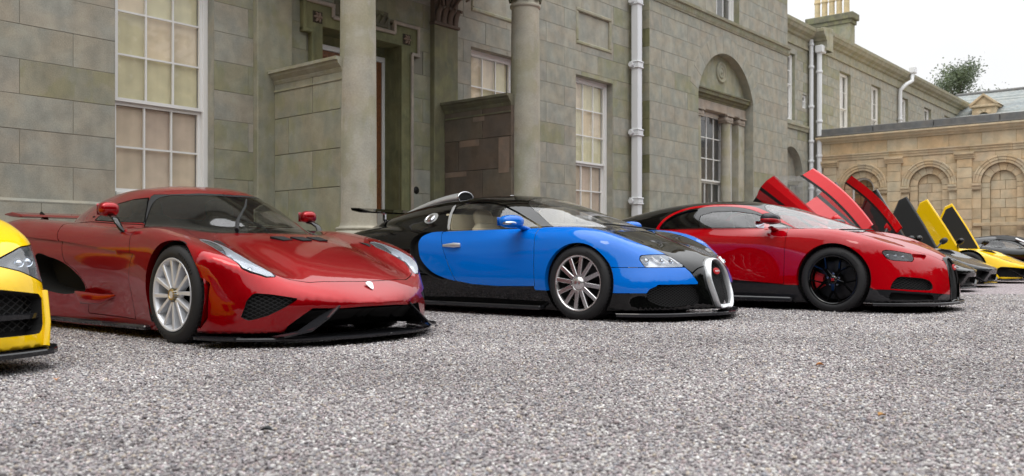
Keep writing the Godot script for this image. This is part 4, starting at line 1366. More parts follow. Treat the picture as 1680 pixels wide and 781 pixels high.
# curves: [[v, [u, value, u, value ...]], ...] in rising v
func table(curves: Array, u0: float, u1: float, v0: float, v1: float, mirror: bool, blur := 2, step := 0.02) -> Table:
	var t := Table.new()
	t.u0 = u0; t.v0 = v0
	t.nu = int((u1 - u0) / step) + 2; t.nv = int((v1 - v0) / step) + 2
	t.iu = 1.0 / step; t.iv = 1.0 / step
	t.d.resize(t.nu * t.nv)
	for i in t.nu:
		var u := u0 + i * step
		var col := []
		if mirror and curves.size() > 1:
			col.append_array([-curves[1][0], hermite(curves[1][1], u)])
		for c in curves: col.append_array([c[0], hermite(c[1], u)])
		for j in t.nv: t.d[i * t.nv + j] = hermite(col, v0 + j * step) if curves.size() > 1 else col[1]
	for pass_ in blur:
		var e := t.d.duplicate()
		for i in t.nu:
			for j in t.nv:
				var im := maxi(i - 1, 0) * t.nv; var ip := mini(i + 1, t.nu - 1) * t.nv
				var k := i * t.nv
				e[k + j] = 0.25 * (t.d[im + j] + t.d[ip + j]) + 0.5 * t.d[k + j]
		var g := e.duplicate()
		for i in t.nu:
			var k := i * t.nv
			for j in t.nv:
				var jm := j - 1 if j > 0 else (1 if mirror else 0)
				var jp := mini(j + 1, t.nv - 1)
				g[k + j] = 0.25 * (e[k + jm] + e[k + jp]) + 0.5 * e[k + j]
		t.d = g
	return t

class Body:
	var top: Table
	var side: Table
	var nose: Table
	var tail: Table
	var bot: Table
	var ctop: Table
	var cside: Table
	var k_edge := 0.06
	var k_nose := 0.06
	var k_tail := 0.06
	var k_can := 0.05
	var k_join := 0.015
	var zf := 0.2
	var zr := -2.9

	func low(a: float, y: float, z: float) -> float:
		var f := y - top.at(z, a)
		var g := a - side.at(z, y)
		var m := maxf(f, g); var k := maxf(k_edge - absf(f - g), 0.0)
		f = m + k * k / (4.0 * k_edge)
		if z > zf:
			g = z - nose.at(a, y)
			m = maxf(f, g); k = maxf(k_nose - absf(f - g), 0.0)
			f = m + k * k / (4.0 * k_nose)
		elif z < zr:
			g = tail.at(a, y) - z
			m = maxf(f, g); k = maxf(k_tail - absf(f - g), 0.0)
			f = m + k * k / (4.0 * k_tail)
		g = bot.at(z, a) - y
		m = maxf(f, g); k = maxf(0.03 - absf(f - g), 0.0)
		return m + k * k / 0.12

	func can(a: float, y: float, z: float) -> float:
		var f := y - ctop.at(z, a)
		var g := a - cside.at(z, y)
		var m := maxf(f, g); var k := maxf(k_can - absf(f - g), 0.0)
		f = m + k * k / (4.0 * k_can)
		return maxf(f, 0.62 - y)

	func f(a: float, y: float, z: float) -> float:
		a = absf(a)
		var p := low(a, y, z)
		if ctop == null: return p
		var q := can(a, y, z)
		var k := maxf(k_join - absf(p - q), 0.0)
		return minf(p, q) - k * k / (4.0 * k_join)

# half a body (a >= 0 outward, y up, z forward): vertices, normals, triangles
class Half:
	var v := PackedVector3Array()
	var n := PackedVector3Array()
	var t := PackedInt32Array()
	var rim := PackedVector3Array()     # pairs of points along the last cut
	var rimn := PackedVector3Array()

	func tri_count() -> int: return t.size() / 3

	# parts with value < 0 and value >= 0
	func cut(val: PackedFloat32Array) -> Array:
		var ins := Half.new()
		var out := Half.new()
		var mi := PackedInt32Array(); mi.resize(v.size()); mi.fill(-1)
		var mo := mi.duplicate()
		var ei := {}
		for q in range(0, t.size(), 3):
			var c := 0
			for k in 3:
				if val[t[q + k]] < 0.0: c += 1
			if c == 3: _whole(ins, mi, q)
			elif c == 0: _whole(out, mo, q)
			else:
				# rotate so that the odd one is first
				var odd := 0
				for k in 3:
					if (val[t[q + k]] < 0.0) == (c == 1): odd = k
				var a := t[q + odd]; var b := t[q + (odd + 1) % 3]; var d := t[q + (odd + 2) % 3]
				var one := ins if c == 1 else out
				var two := out if c == 1 else ins
				var m1 := mi if c == 1 else mo
				var m2 := mo if c == 1 else mi
				var eab := _edge(a, b, val, ei, ins, out)
				var ead := _edge(a, d, val, ei, ins, out)
				var i1 := 0 if c == 1 else 1
				var a1 := _vert(one, m1, a)
				one.t.append(a1); one.t.append(eab[i1]); one.t.append(ead[i1])
				var b2 := _vert(two, m2, b); var d2 := _vert(two, m2, d)
				var i2 := 1 - i1
				two.t.append(eab[i2]); two.t.append(b2); two.t.append(d2)
				two.t.append(eab[i2]); two.t.append(d2); two.t.append(ead[i2])
				var p := one.v[eab[i1]]; var r := one.v[ead[i1]]
				ins.rim.append(p); ins.rim.append(r)
				ins.rimn.append(one.n[eab[i1]]); ins.rimn.append(one.n[ead[i1]])
		out.rim = ins.rim; out.rimn = ins.rimn
		return [ins, out]

	func _whole(h: Half, m: PackedInt32Array, q: int) -> void:
		for k in 3: h.t.append(_vert(h, m, t[q + k]))

	func _vert(h: Half, m: PackedInt32Array, i: int) -> int:
		if m[i] < 0:
			m[i] = h.v.size()
			h.v.append(v[i]); h.n.append(n[i])
		return m[i]

	func _edge(a: int, b: int, val: PackedFloat32Array, ei: Dictionary, ins: Half, out: Half) -> PackedInt32Array:
		var key := mini(a, b) * 1000000 + maxi(a, b)
		if ei.has(key): return ei[key]
		var f := clampf(val[a] / (val[a] - val[b]), 0.001, 0.999)
		var p := v[a].lerp(v[b], f)
		var nn := n[a].lerp(n[b], f).normalized()
		var r := PackedInt32Array([ins.v.size(), out.v.size()])
		ins.v.append(p); ins.n.append(nn)
		out.v.append(p); out.n.append(nn)
		ei[key] = r
		return r

func body_value(b: Body, p: Vector3) -> float:
	return b.f(p.x, p.y, p.z)

func mesh_body(b: Body, lo: Vector3, hi: Vector3, h: float) -> Half:
	lo.x = -h * 0.5
	var nx := int((hi.x - lo.x) / h) + 2; var ny := int((hi.y - lo.y) / h) + 2; var nz := int((hi.z - lo.z) / h) + 2
	var val := PackedFloat32Array(); val.resize(nx * ny * nz); val.fill(9.0)
	var done := PackedByteArray(); done.resize(nx * ny * nz)
	var idx := PackedInt32Array(); idx.resize(nx * ny * nz); idx.fill(-1)
	var H := Half.new()
	var st := 4
	var cells := PackedInt32Array()
	for bx in range(0, nx, st):
		for by in range(0, ny, st):
			for bz in range(0, nz, st):
				var c := lo + Vector3(bx + 2, by + 2, bz + 2) * h
				if absf(b.f(c.x, c.y, c.z)) > h * 9.5: continue
				for x in range(bx, mini(bx + st + 1, nx)):
					for y in range(by, mini(by + st + 1, ny)):
						for z in range(bz, mini(bz + st + 1, nz)):
							var k := (x * ny + y) * nz + z
							if done[k] == 0:
								done[k] = 1
								val[k] = b.f(lo.x + x * h, lo.y + y * h, lo.z + z * h)
				for x in range(bx, mini(bx + st, nx - 1)):
					for y in range(by, mini(by + st, ny - 1)):
						for z in range(bz, mini(bz + st, nz - 1)):
							cells.append((x * ny + y) * nz + z)
	var sx := ny * nz
	var off := [0, sx, nz, sx + nz, 1, sx + 1, nz + 1, sx + nz + 1]
	var edges := [[0, 1], [2, 3], [4, 5], [6, 7], [0, 2], [1, 3], [4, 6], [5, 7], [0, 4], [1, 5], [2, 6], [3, 7]]
	for k in cells:
		var neg := 0
		for o in off:
			if val[k + o] < 0.0: neg += 1
		if neg == 0 or neg == 8: continue
		var s := Vector3.ZERO
		var cnt := 0
		for e in edges:
			var f0 := val[k + off[e[0]]]; var f1 := val[k + off[e[1]]]
			if (f0 < 0.0) != (f1 < 0.0):
				var t := f0 / (f0 - f1)
				var p0 := Vector3(e[0] & 1, (e[0] >> 1) & 1, (e[0] >> 2) & 1); var p1 := Vector3(e[1] & 1, (e[1] >> 1) & 1, (e[1] >> 2) & 1)
				s += p0.lerp(p1, t)
				cnt += 1
		s /= cnt
		var z := k % nz; var y := (k / nz) % ny; var x := k / sx
		var p := lo + (Vector3(x, y, z) + s) * h
		var g := Vector3.ZERO
		for it in 2:
			var e := 0.012
			g = Vector3(b.f(p.x + e, p.y, p.z) - b.f(p.x - e, p.y, p.z), b.f(p.x, p.y + e, p.z) - b.f(p.x, p.y - e, p.z), b.f(p.x, p.y, p.z + e) - b.f(p.x, p.y, p.z - e)) / (2.0 * e)
			if it == 0:
				var mv := g * b.f(p.x, p.y, p.z) / maxf(g.length_squared(), 0.2)
				p -= mv.limit_length(h)
		idx[k] = H.v.size()
		H.v.append(p); H.n.append(g.normalized())
	for k in cells:
		var z := k % nz; var y := (k / nz) % ny; var x := k / sx
		for d in 3:
			var o: int = [sx, nz, 1][d]
			if (val[k] < 0.0) == (val[k + o] < 0.0): continue
			var o1: int = [nz, 1, sx][d]; var o2: int = [1, sx, nz][d]
			if [y, z, x][d] == 0 or [z, x, y][d] == 0: continue
			var q := [idx[k], idx[k - o1], idx[k - o1 - o2], idx[k - o2]]
			if q[0] < 0 or q[1] < 0 or q[2] < 0 or q[3] < 0: continue
			if H.v[q[0]].distance_squared_to(H.v[q[2]]) < H.v[q[1]].distance_squared_to(H.v[q[3]]):
				H.t.append_array([q[0], q[1], q[2], q[0], q[2], q[3]])
			else:
				H.t.append_array([q[0], q[1], q[3], q[1], q[2], q[3]])
	# smooth the normals a little, then open the middle plane
	for it in 2:
		var acc := PackedVector3Array(); acc.resize(H.v.size())
		for q in range(0, H.t.size(), 3):
			var a := H.n[H.t[q]]; var c := H.n[H.t[q + 1]]; var d := H.n[H.t[q + 2]]
			for k in 3: 
				var i := H.t[q + k]
				if a.dot(c) > 0.8 and c.dot(d) > 0.8: acc[i] += a + c + d
		for i in H.v.size(): H.n[i] = (H.n[i] * 3.0 + acc[i]).normalized()
	var vals := PackedFloat32Array(); vals.resize(H.v.size())
	for i in H.v.size(): vals[i] = -H.v[i].x
	var r: Half = H.cut(vals)[0]
	for i in r.v.size():
		if r.v[i].x < 0.0006:
			r.v[i].x = 0.0
			r.n[i] = Vector3(0, r.n[i].y, r.n[i].z).normalized()
	return r

# signed distance to a polygon drawn on one of three views: "S" side (z, y), "F" front (a, y), "T" top (z, a)
func view_pt(view: String, p: Vector3) -> Vector2:
	match view:
		"S": return Vector2(p.z, p.y)
		"F": return Vector2(p.x, p.y)
	return Vector2(p.z, p.x)

func poly_values(h: Half, view: String, poly: PackedVector2Array, limits: Array, reach := 0.09) -> PackedFloat32Array:
	var lo := poly[0]; var hi := poly[0]
	for q in poly: lo = lo.min(q); hi = hi.max(q)
	var out := PackedFloat32Array(); out.resize(h.v.size())
	var m := poly.size()
	for i in h.v.size():
		var p := h.v[i]
		var lim := -9.0
		for l in limits:
			var c: float = p.x if l[0] == "a" else p.y if l[0] == "y" else p.z if l[0] == "z" else h.n[i].x if l[0] == "na" else h.n[i].y if l[0] == "ny" else h.n[i].z
			lim = maxf(lim, (l[2] - c) * (0.1 if l[0].length() == 2 else 1.0) if l[1] == ">" else (c - l[2]) * (0.1 if l[0].length() == 2 else 1.0))
		if lim > reach:
			out[i] = lim
			continue
		var w := view_pt(view, p)
		if w.x < lo.x - reach or w.y < lo.y - reach or w.x > hi.x + reach or w.y > hi.y + reach:
			out[i] = reach
			continue
		var best := 1e9
		var inside := false
		var b := poly[m - 1]
		for k in m:
			var a := poly[k]
			var e := b - a
			var r := w - a
			var tt := clampf(r.dot(e) / maxf(e.length_squared(), 1e-12), 0.0, 1.0)
			best = minf(best, (r - e * tt).length_squared())
			if (a.y > w.y) != (b.y > w.y) and w.x < (b.x - a.x) * (w.y - a.y) / (b.y - a.y) + a.x: inside = not inside
			b = a
		best = sqrt(best)
		out[i] = maxf(-best if inside else best, lim)
	return out

func shift(val: PackedFloat32Array, by: float) -> PackedFloat32Array:
	var r := val.duplicate()
	for i in r.size(): r[i] += by
	return r

# take a region out of h, leaving a shut line; returns [region, rest]
func take(h: Half, view: String, poly: PackedVector2Array, limits := [], gap := 0.004) -> Array:
	var val := poly_values(h, view, poly, limits)
	if gap <= 0.0: return h.cut(val)
	var r := h.cut(shift(val, gap / 2.0))
	var rest: Half = r[1]
	var val2 := poly_values(rest, view, poly, limits)
	var r2 := rest.cut(shift(val2, -gap / 2.0))
	var keep: Half = r2[1]
	return [r[0], keep]

# push a region in along its normals, with walls round its edge
func sunk(h: Half, depth: float, walls := true) -> Half:
	var o := Half.new()
	o.t = h.t.duplicate(); o.n = h.n.duplicate()
	for i in h.v.size(): o.v.append(h.v[i] - h.n[i] * depth)
	if walls: add_walls(o, h.rim, h.rimn, depth)
	return o

func add_walls(o: Half, rim: PackedVector3Array, rimn: PackedVector3Array, depth: float) -> void:
	for i in range(0, rim.size(), 2):
		var a := rim[i]; var b := rim[i + 1]
		var a2 := a - rimn[i] * depth; var b2 := b - rimn[i + 1] * depth
		var wn := (b - a).cross(rimn[i]).normalized()
		var k := o.v.size()
		o.v.append(a); o.v.append(b); o.v.append(b2); o.v.append(a2)
		for j in 4: o.n.append(wn)
		o.t.append_array([k, k + 1, k + 2, k, k + 2, k + 3])

func add_half(mb: MB, h: Half, s: float) -> void:
	# s = -1: the car's right side (x = -a), s = +1: its left side
	for q in range(0, h.t.size(), 3):
		var a := h.t[q]; var b := h.t[q + 1]; var c := h.t[q + 2]
		mb.trin(Vector3(h.v[a].x * s, h.v[a].y, h.v[a].z), Vector3(h.v[b].x * s, h.v[b].y, h.v[b].z), Vector3(h.v[c].x * s, h.v[c].y, h.v[c].z), Vector3(h.n[a].x * s, h.n[a].y, h.n[a].z), Vector3(h.n[b].x * s, h.n[b].y, h.n[b].z), Vector3(h.n[c].x * s, h.n[c].y, h.n[c].z))

func put_both(called: String, h: Half, mat: Material, parent: Node) -> void:
	if h.t.size() == 0: return
	var mb := MB.new()
	add_half(mb, h, -1.0); add_half(mb, h, 1.0)
	put(called, mb.done(), mat, parent)

func put_sides(called: String, h: Half, mat: Material, parent: Node) -> Array:
	var r := []
	if h.t.size() == 0: return r
	for s in [-1.0, 1.0]:
		var mb := MB.new()
		add_half(mb, h, s)
		r.append(put(called, mb.done(), mat, parent))
	return r

func append_half(o: Half, h: Half) -> void:
	var k := o.v.size()
	o.v.append_array(h.v); o.n.append_array(h.n)
	for i in h.t: o.t.append(i + k)

func wheel_wells(h: Half, axles: Array, parent: Node) -> Half:
	# axles: [z, y, radius, outer a, inner a]
	var rest := h
	for w in axles:
		var p := PackedVector2Array()
		for k in 48:
			var an := TAU * k / 48.0
			p.append(Vector2(w[0] + cos(an) * w[2], w[1] + sin(an) * w[2]))
		var r := take(rest, "S", p, [["a", ">", w[4]]], 0.0)
		rest = r[1]
		# a lip that turns in
		var got: Half = r[0]
		var lip := Half.new()
		add_rim_in(lip, got.rim, 0.05, w)
		append_half(rest, lip)
		for s in [-1.0, 1.0]:
			var well := MB.new()
			var prev := Vector2.ZERO
			for k in 33:
				var an := PI * (1.18 - 1.36 * k / 32.0)
				var q := Vector2(w[0] + cos(an) * (w[2] + 0.004), w[1] + sin(an) * (w[2] + 0.004))
				if k:
					well._q(Vector3(s * (w[3] - 0.06), prev.y, prev.x), Vector3(s * (w[3] - 0.06), q.y, q.x), Vector3(s * (w[4] - 0.02), q.y, q.x), Vector3(s * (w[4] - 0.02), prev.y, prev.x), Vector3(0, w[1] - q.y, w[0] - q.x))
					well._t(Vector3(s * (w[4] - 0.02), prev.y, prev.x), Vector3(s * (w[4] - 0.02), q.y, q.x), Vector3(s * (w[4] - 0.02), w[1] - 0.1, w[0]), Vector3(s, 0, 0))
				prev = q
			put("wheel_well", well.done(), M.well, parent)
	return rest

# a sharp step along a line drawn on the side view; the skin below it falls in by depth and eases out again
func crease(h: Half, line: Array, below: float, depth: float) -> Half:
	var l := pv2(line)
	var p := l.duplicate()
	for i in range(l.size() - 1, -1, -1): p.append(l[i] - Vector2(0, below))
	var r := take(h, "S", p, [["a", ">", .5]], 0.0)
	var g: Half = r[0]; var rest: Half = r[1]
	var za := l[0].x; var zb := l[l.size() - 1].x
	var o := Half.new()
	o.t = g.t; o.n = g.n
	for i in g.v.size(): o.v.append(g.v[i] - Vector3(_fall(g.v[i], line, below, depth, za, zb), 0, 0))
	for i in o.n.size():
		var q := _fall(g.v[i] + Vector3(0, .01, 0), line, below, depth, za, zb) - _fall(g.v[i] - Vector3(0, .01, 0), line, below, depth, za, zb)
		if g.v[i].y < hermite(line, g.v[i].z) - .012: o.n[i] = (g.n[i] + Vector3(0, q / .02, 0)).normalized()
	for i in range(0, g.rim.size(), 2):
		var a := g.rim[i]; var b := g.rim[i + 1]
		var da := _fall(a, line, below, depth, za, zb); var db := _fall(b, line, below, depth, za, zb)
		if maxf(da, db) < .0015: continue
		var k := o.v.size()
		o.v.append(a); o.v.append(b); o.v.append(b - Vector3(db, 0, 0)); o.v.append(a - Vector3(da, 0, 0))
		for j in 4: o.n.append(Vector3(.3, -1, 0).normalized())
		o.t.append_array([k, k + 1, k + 2, k, k + 2, k + 3])
	append_half(rest, o)
	return rest

func _fall(p: Vector3, line: Array, below: float, depth: float, za: float, zb: float) -> float:
	var t := clampf((hermite(line, p.z) - p.y) / below, 0.0, 1.0)
	var e := smoothstep(za, za + .25, p.z) * (1.0 - smoothstep(zb - .12, zb, p.z))
	return depth * e * (1.0 - t) * (1.0 - t)

func add_rim_in(o: Half, rim: PackedVector3Array, depth: float, w: Array) -> void:
	for i in range(0, rim.size(), 2):
		var a := rim[i]; var b := rim[i + 1]
		if a.x < w[4] + 0.12: continue
		var a2 := a - Vector3(depth, 0, 0); var b2 := b - Vector3(depth, 0, 0)
		var c := Vector3(0, w[1], w[0])
		var na := (c - Vector3(0, a.y, a.z)).normalized(); var nb := (c - Vector3(0, b.y, b.z)).normalized()
		var k := o.v.size()
		o.v.append(a); o.v.append(b); o.v.append(b2); o.v.append(a2)
		o.n.append(na); o.n.append(nb); o.n.append(nb); o.n.append(na)
		o.t.append_array([k, k + 1, k + 2, k, k + 2, k + 3])

# where the ray through pixel (of 1680 x 781) meets a body: for drawing panels
func ray(b: Body, xc: float, z0: float, px: float, py: float) -> Vector3:
	var th := deg_to_rad(40.3)
	var t := (px - 840.0) / 1450.0; var u := (419.0 - py) / 1450.0
	var dir := Vector3(cos(th) + t * sin(th), u, -sin(th) + t * cos(th))
	var o := Vector3(-xc, 0.6, -z0)
	var d := 2.0
	while d < 40.0:
		var p := o + dir * d
		var f := b.f(p.x, p.y, p.z)
		if f < 0.002: return Vector3(-p.x, p.y, p.z)
		d += clampf(f * 0.4, 0.002, 0.5)
	return Vector3(99, 99, 99)

# ---------------------------------------------------------------- pieces that cars share
func shape(pts: Array, smooth_ := true) -> PackedVector2Array:
	return curve2(pts, true, 5) if smooth_ else pv2(pts)

func ball(mb: MB, c: Vector3, r: Vector3, xf := Transform3D.IDENTITY, pw := 2.0, seg := 20, rings := 12) -> void:
	# superellipsoid
	var grid := []
	for i in rings + 1:
		var la := PI * (float(i) / rings - 0.5)
		var row := []
		for k in seg + 1:
			var lo := TAU * k / seg
			var d := Vector3(cos(la) * cos(lo), sin(la), cos(la) * sin(lo))
			var q := pow(absf(d.x), pw) + pow(absf(d.y), pw) + pow(absf(d.z), pw)
			var s := pow(q, -1.0 / pw)
			var p := d * s
			var n := Vector3(signf(p.x) * pow(absf(p.x), pw - 1.0) / r.x, signf(p.y) * pow(absf(p.y), pw - 1.0) / r.y, signf(p.z) * pow(absf(p.z), pw - 1.0) / r.z).normalized()
			row.append([xf * (c + p * r), (xf.basis * n).normalized()])
		grid.append(row)
	for i in rings:
		for k in seg:
			var a: Array = grid[i][k]; var b: Array = grid[i][k + 1]; var d: Array = grid[i + 1][k + 1]; var e: Array = grid[i + 1][k]
			mb.trin(a[0], b[0], d[0], a[1], b[1], d[1]); mb.trin(a[0], d[0], e[0], a[1], d[1], e[1])

# a wheel lying on the axle: local x points out of the car on side s
func wheel(c: Node3D, s: float, a_out: float, z: float, r: float, w: float, rim: float, kind: String, mats: Dictionary, far := false) -> void:
	var W := group_node("wheel", c)
	W.position = Vector3(s * a_out, r, z)
	var X := Transform3D(Basis(Vector3(0, 0, -1), Vector3(s, 0, 0), Vector3(0, -s, 0)) , Vector3.ZERO)
	# lathe axis (local y) -> outward
	X = Transform3D(Basis(Vector3(0, 1, 0) * 1.0, Vector3(s, 0, 0), Vector3(0, 0, 1) * 1.0), Vector3.ZERO)
	var seg := 28 if far else 56
	var ty := MB.new()
	ty.lathe(pv2([rim - 0.004, -0.012, rim + 0.006, 0.0, rim + 0.022, 0.003, r - 0.05, 0.002, r - 0.03, -0.004, r - 0.012, -0.016, r - 0.003, -0.034, r, -0.06]), seg, X)
	var g := -0.06
	var step := (w - 0.12) / 4.0
	for k in 4:
		ty.lathe(pv2([r, g, r, g - step + 0.010]), seg, X)
		ty.lathe(pv2([r, g - step + 0.010, r - 0.007, g - step + 0.009, r - 0.007, g - step + 0.001, r, g - step]), seg, X)
		g -= step
	ty.lathe(pv2([r, -w + 0.06, r - 0.003, -w + 0.034, r - 0.03, -w, rim, -w]), seg, X)
	if not far:
		for k in 60:
			var an := TAU * k / 60.0
			var d := Vector3(0, cos(an), sin(an))
			var tq := Vector3(0, -sin(an), cos(an))
			for q in 2:
				var x0 := s * (-0.028 if q == 0 else -w + 0.03)
				var x1 := s * (-0.062 if q == 0 else -w + 0.065)
				ty.box(Vector3(-1, -1, -1), Vector3(1, 1, 1), Transform3D(Basis(Vector3((x1 - x0) / 2.0, 0, 0), d * 0.003, tq * 0.007), Vector3((x0 + x1) / 2.0, 0, 0) + d * (r - 0.0015)))
		for k in 2:
			for j in 9:
				var an := 0.35 + PI * k + 0.085 * j
				var d := Vector3(0, cos(an), sin(an)); var tq := Vector3(0, -sin(an), cos(an))
				ty.box(Vector3(-1, -1, -1), Vector3(1, 1, 1), Transform3D(Basis(Vector3(0.0018, 0, 0), d * 0.011, tq * 0.007), d * (r - 0.045) + Vector3(s * 0.0025, 0, 0)))
	put("tyre", ty.done(), M.tyre, W)
	var rm := MB.new()
	rm.lathe(pv2([rim - 0.006, -0.008, rim - 0.002, -0.004, rim - 0.004, 0.0, rim - 0.014, -0.002, rim - 0.022, -0.012, rim - 0.027, -0.03]), seg, X)
	put("rim", rm.done(), mats.rim, W)
	var br := MB.new()
	br.lathe(pv2([rim - 0.027, -0.03, rim - 0.034, -w * 0.55, rim - 0.02, -w + 0.03, rim, -w + 0.01]), seg, X)
	put("rim_barrel", br.done(), mats.get("barrel", mats.rim), W)
	var dk := MB.new()
	dk.lathe(pv2([0.08, -0.13, rim * 0.80, -0.13, rim * 0.80, -0.155, 0.08, -0.155]), seg, X)
	if not far:
		for k in 36:
			var an := TAU * k / 36.0
			for q in 3:
				var d := Vector3(0, cos(an + q * 0.06), sin(an + q * 0.06)) * rim * (0.45 + 0.12 * q)
				dk.tube(PackedVector3Array([d + Vector3(s * -0.1305, 0, 0), d + Vector3(s * -0.129, 0, 0)]), PackedFloat32Array([0.0045]), 6)
	put("brake_disc", dk.done(), M.disc, W)
	var cl := MB.new()
	for k in 9:
		var a0: float = mats.cal + k * 0.1; var a1 := a0 + 0.1
		if true:
			var r0 := rim * 0.50; var r1 := rim * 0.84
			var d0 := Vector3(0, cos(a0), sin(a0)); var d1 := Vector3(0, cos(a1), sin(a1))
			var xo := Vector3(s * (-0.085 - (0.02 if k in [0, 8] else 0.0)), 0, 0)
			cl._q(d0 * r0 + xo, d1 * r0 + xo, d1 * r1 + xo, d0 * r1 + xo, Vector3(s, 0, 0))
			cl._q(d0 * r1 + xo, d1 * r1 + xo, d1 * r1 + Vector3(s * -0.19, 0, 0), d0 * r1 + Vector3(s * -0.19, 0, 0), d0)
			cl._q(d0 * r0 + xo, d1 * r0 + xo, d1 * r0 + Vector3(s * -0.19, 0, 0), d0 * r0 + Vector3(s * -0.19, 0, 0), -d0)
	put("caliper", cl.done(), mats.caliper, W)
	var bk := MB.new(); bk.lathe(pv2([0.0, -w * 0.7, rim, -w * 0.7]), 24, X); put("hub_shield", bk.done(), M.well, W)
	match kind:
		"twelve":   # twelve flat polished spokes round a dome
			for k in 12:
				var an := TAU * k / 12.0 + 0.13
				spoke(W, s, an, 0.075, rim - 0.012, 0.021, 0.0195, -0.006, -0.008, mats.spoke, 0.022)
			var h := MB.new()
			h.lathe(pv2([0.0, 0.012, 0.03, 0.01, 0.05, 0.002, 0.062, -0.012, 0.066, -0.016, 0.07, -0.012, 0.082, -0.012, 0.088, -0.02, 0.09, -0.06]), 32, X)
			put("hub_cap", h.done(), mats.spoke, W)
			var bolts := MB.new()
			for k in 10:
				var d := Vector3(0, cos(TAU * k / 10.0), sin(TAU * k / 10.0)) * 0.076
				ball(bolts, d + Vector3(s * -0.011, 0, 0), Vector3(0.006, 0.005, 0.005), Transform3D.IDENTITY, 2.0, 8, 6)
			put("bolts", bolts.done(), mats.rim, W)
		"star":     # paired hollow spokes that fan out from a centre lock
			for k in 6:
				for q in [-1.0, 1.0]:
					var an: float = TAU * k / 6.0 + 0.2
					spoke(W, s, an + q * 0.10, 0.05, rim - 0.012, 0.011, 0.0145, -0.012, -0.006, mats.spoke, 0.05, q * 0.17)
			var h := MB.new()
			h.lathe(pv2([0.0, 0.002, 0.024, 0.002, 0.028, 0.0, 0.032, -0.004, 0.036, -0.03, 0.055, -0.032, 0.06, -0.06]), 28, X)
			put("hub", h.done(), mats.spoke, W)
			var nut := MB.new()
			for k in 12:
				var d := Vector3(0, cos(TAU * k / 12.0), sin(TAU * k / 12.0)) * 0.034
				nut.tube(PackedVector3Array([d + Vector3(s * -0.03, 0, 0), d + Vector3(s * 0.004, 0, 0)]), PackedFloat32Array([0.006]), 6)
			nut.lathe(pv2([0.0, -0.004, 0.022, -0.004, 0.026, 0.004, 0.03, 0.005, 0.034, 0.0]), 20, X)
			put("centre_lock", nut.done(), M.gold, W)
		"split":    # five arms that each fork in two
			for k in 5:
				var an: float = TAU * k / 5.0 + 0.62
				spoke(W, s, an, 0.035, rim * 0.50, 0.022, 0.014, -0.02, -0.014, mats.spoke, 0.035)
				for q in [-1.0, 1.0]:
					spoke(W, s, an + q * 0.03, rim * 0.44, rim - 0.01, 0.010, 0.0075, -0.014, -0.008, mats.spoke, 0.035, q * 0.27)
			var h := MB.new()
			h.lathe(pv2([0.0, -0.012, 0.032, -0.012, 0.036, -0.016, 0.05, -0.022, 0.062, -0.05]), 28, X)
			put("hub", h.done(), mats.spoke, W)
			for k in 5:
				var b := MB.new()
				var d := Vector3(0, cos(TAU * (k + 0.5) / 5.0 + 0.62), sin(TAU * (k + 0.5) / 5.0 + 0.62)) * 0.062
				b.tube(PackedVector3Array([d + Vector3(s * -0.06, 0, 0), d + Vector3(s * -0.035, 0, 0)]), PackedFloat32Array([0.012]), 8)
				put("wheel_nut", b.done(), M.steel, W)
			var em := MB.new()
			for k in 3: em.box(Vector3(s * -0.012, -0.013 + 0.011 * k, -0.016), Vector3(s * -0.0105, -0.008 + 0.011 * k, 0.016))
			put("emblem", em.done(), M.red_print, W)

func spoke(W: Node3D, s: float, an: float, r0: float, r1: float, w0: float, w1: float, x0: float, x1: float, mat: Material, deep: float, swing := 0.0) -> void:
	var b := MB.new()
	var d0 := Vector3(0, cos(an), sin(an))
	var d1 := Vector3(0, cos(an + swing), sin(an + swing))
	var t0 := Vector3(0, -sin(an), cos(an)); var t1 := Vector3(0, -sin(an + swing), cos(an + swing))
	var o := Vector3(s, 0, 0)
	var c := 0.35
	var A := [d0 * r0 - t0 * w0 + o * (x0 - deep), d0 * r0 - t0 * w0 + o * (x0 - 0.004), d0 * r0 - t0 * w0 * (1.0 - c * 0.5) + o * x0, d0 * r0 + t0 * w0 * (1.0 - c * 0.5) + o * x0, d0 * r0 + t0 * w0 + o * (x0 - 0.004), d0 * r0 + t0 * w0 + o * (x0 - deep)]
	var B := [d1 * r1 - t1 * w1 + o * (x1 - deep), d1 * r1 - t1 * w1 + o * (x1 - 0.004), d1 * r1 - t1 * w1 * (1.0 - c * 0.5) + o * x1, d1 * r1 + t1 * w1 * (1.0 - c * 0.5) + o * x1, d1 * r1 + t1 * w1 + o * (x1 - 0.004), d1 * r1 + t1 * w1 + o * (x1 - deep)]
	var mid: Vector3 = (A[0] + A[5] + B[0] + B[5]) / 4.0
	for k in 5:
		var f: Vector3 = (A[k] + A[k + 1] + B[k] + B[k + 1]) / 4.0 - mid
		b._q(A[k], A[k + 1], B[k + 1], B[k], f)
	put("spoke", b.done(), mat, W)

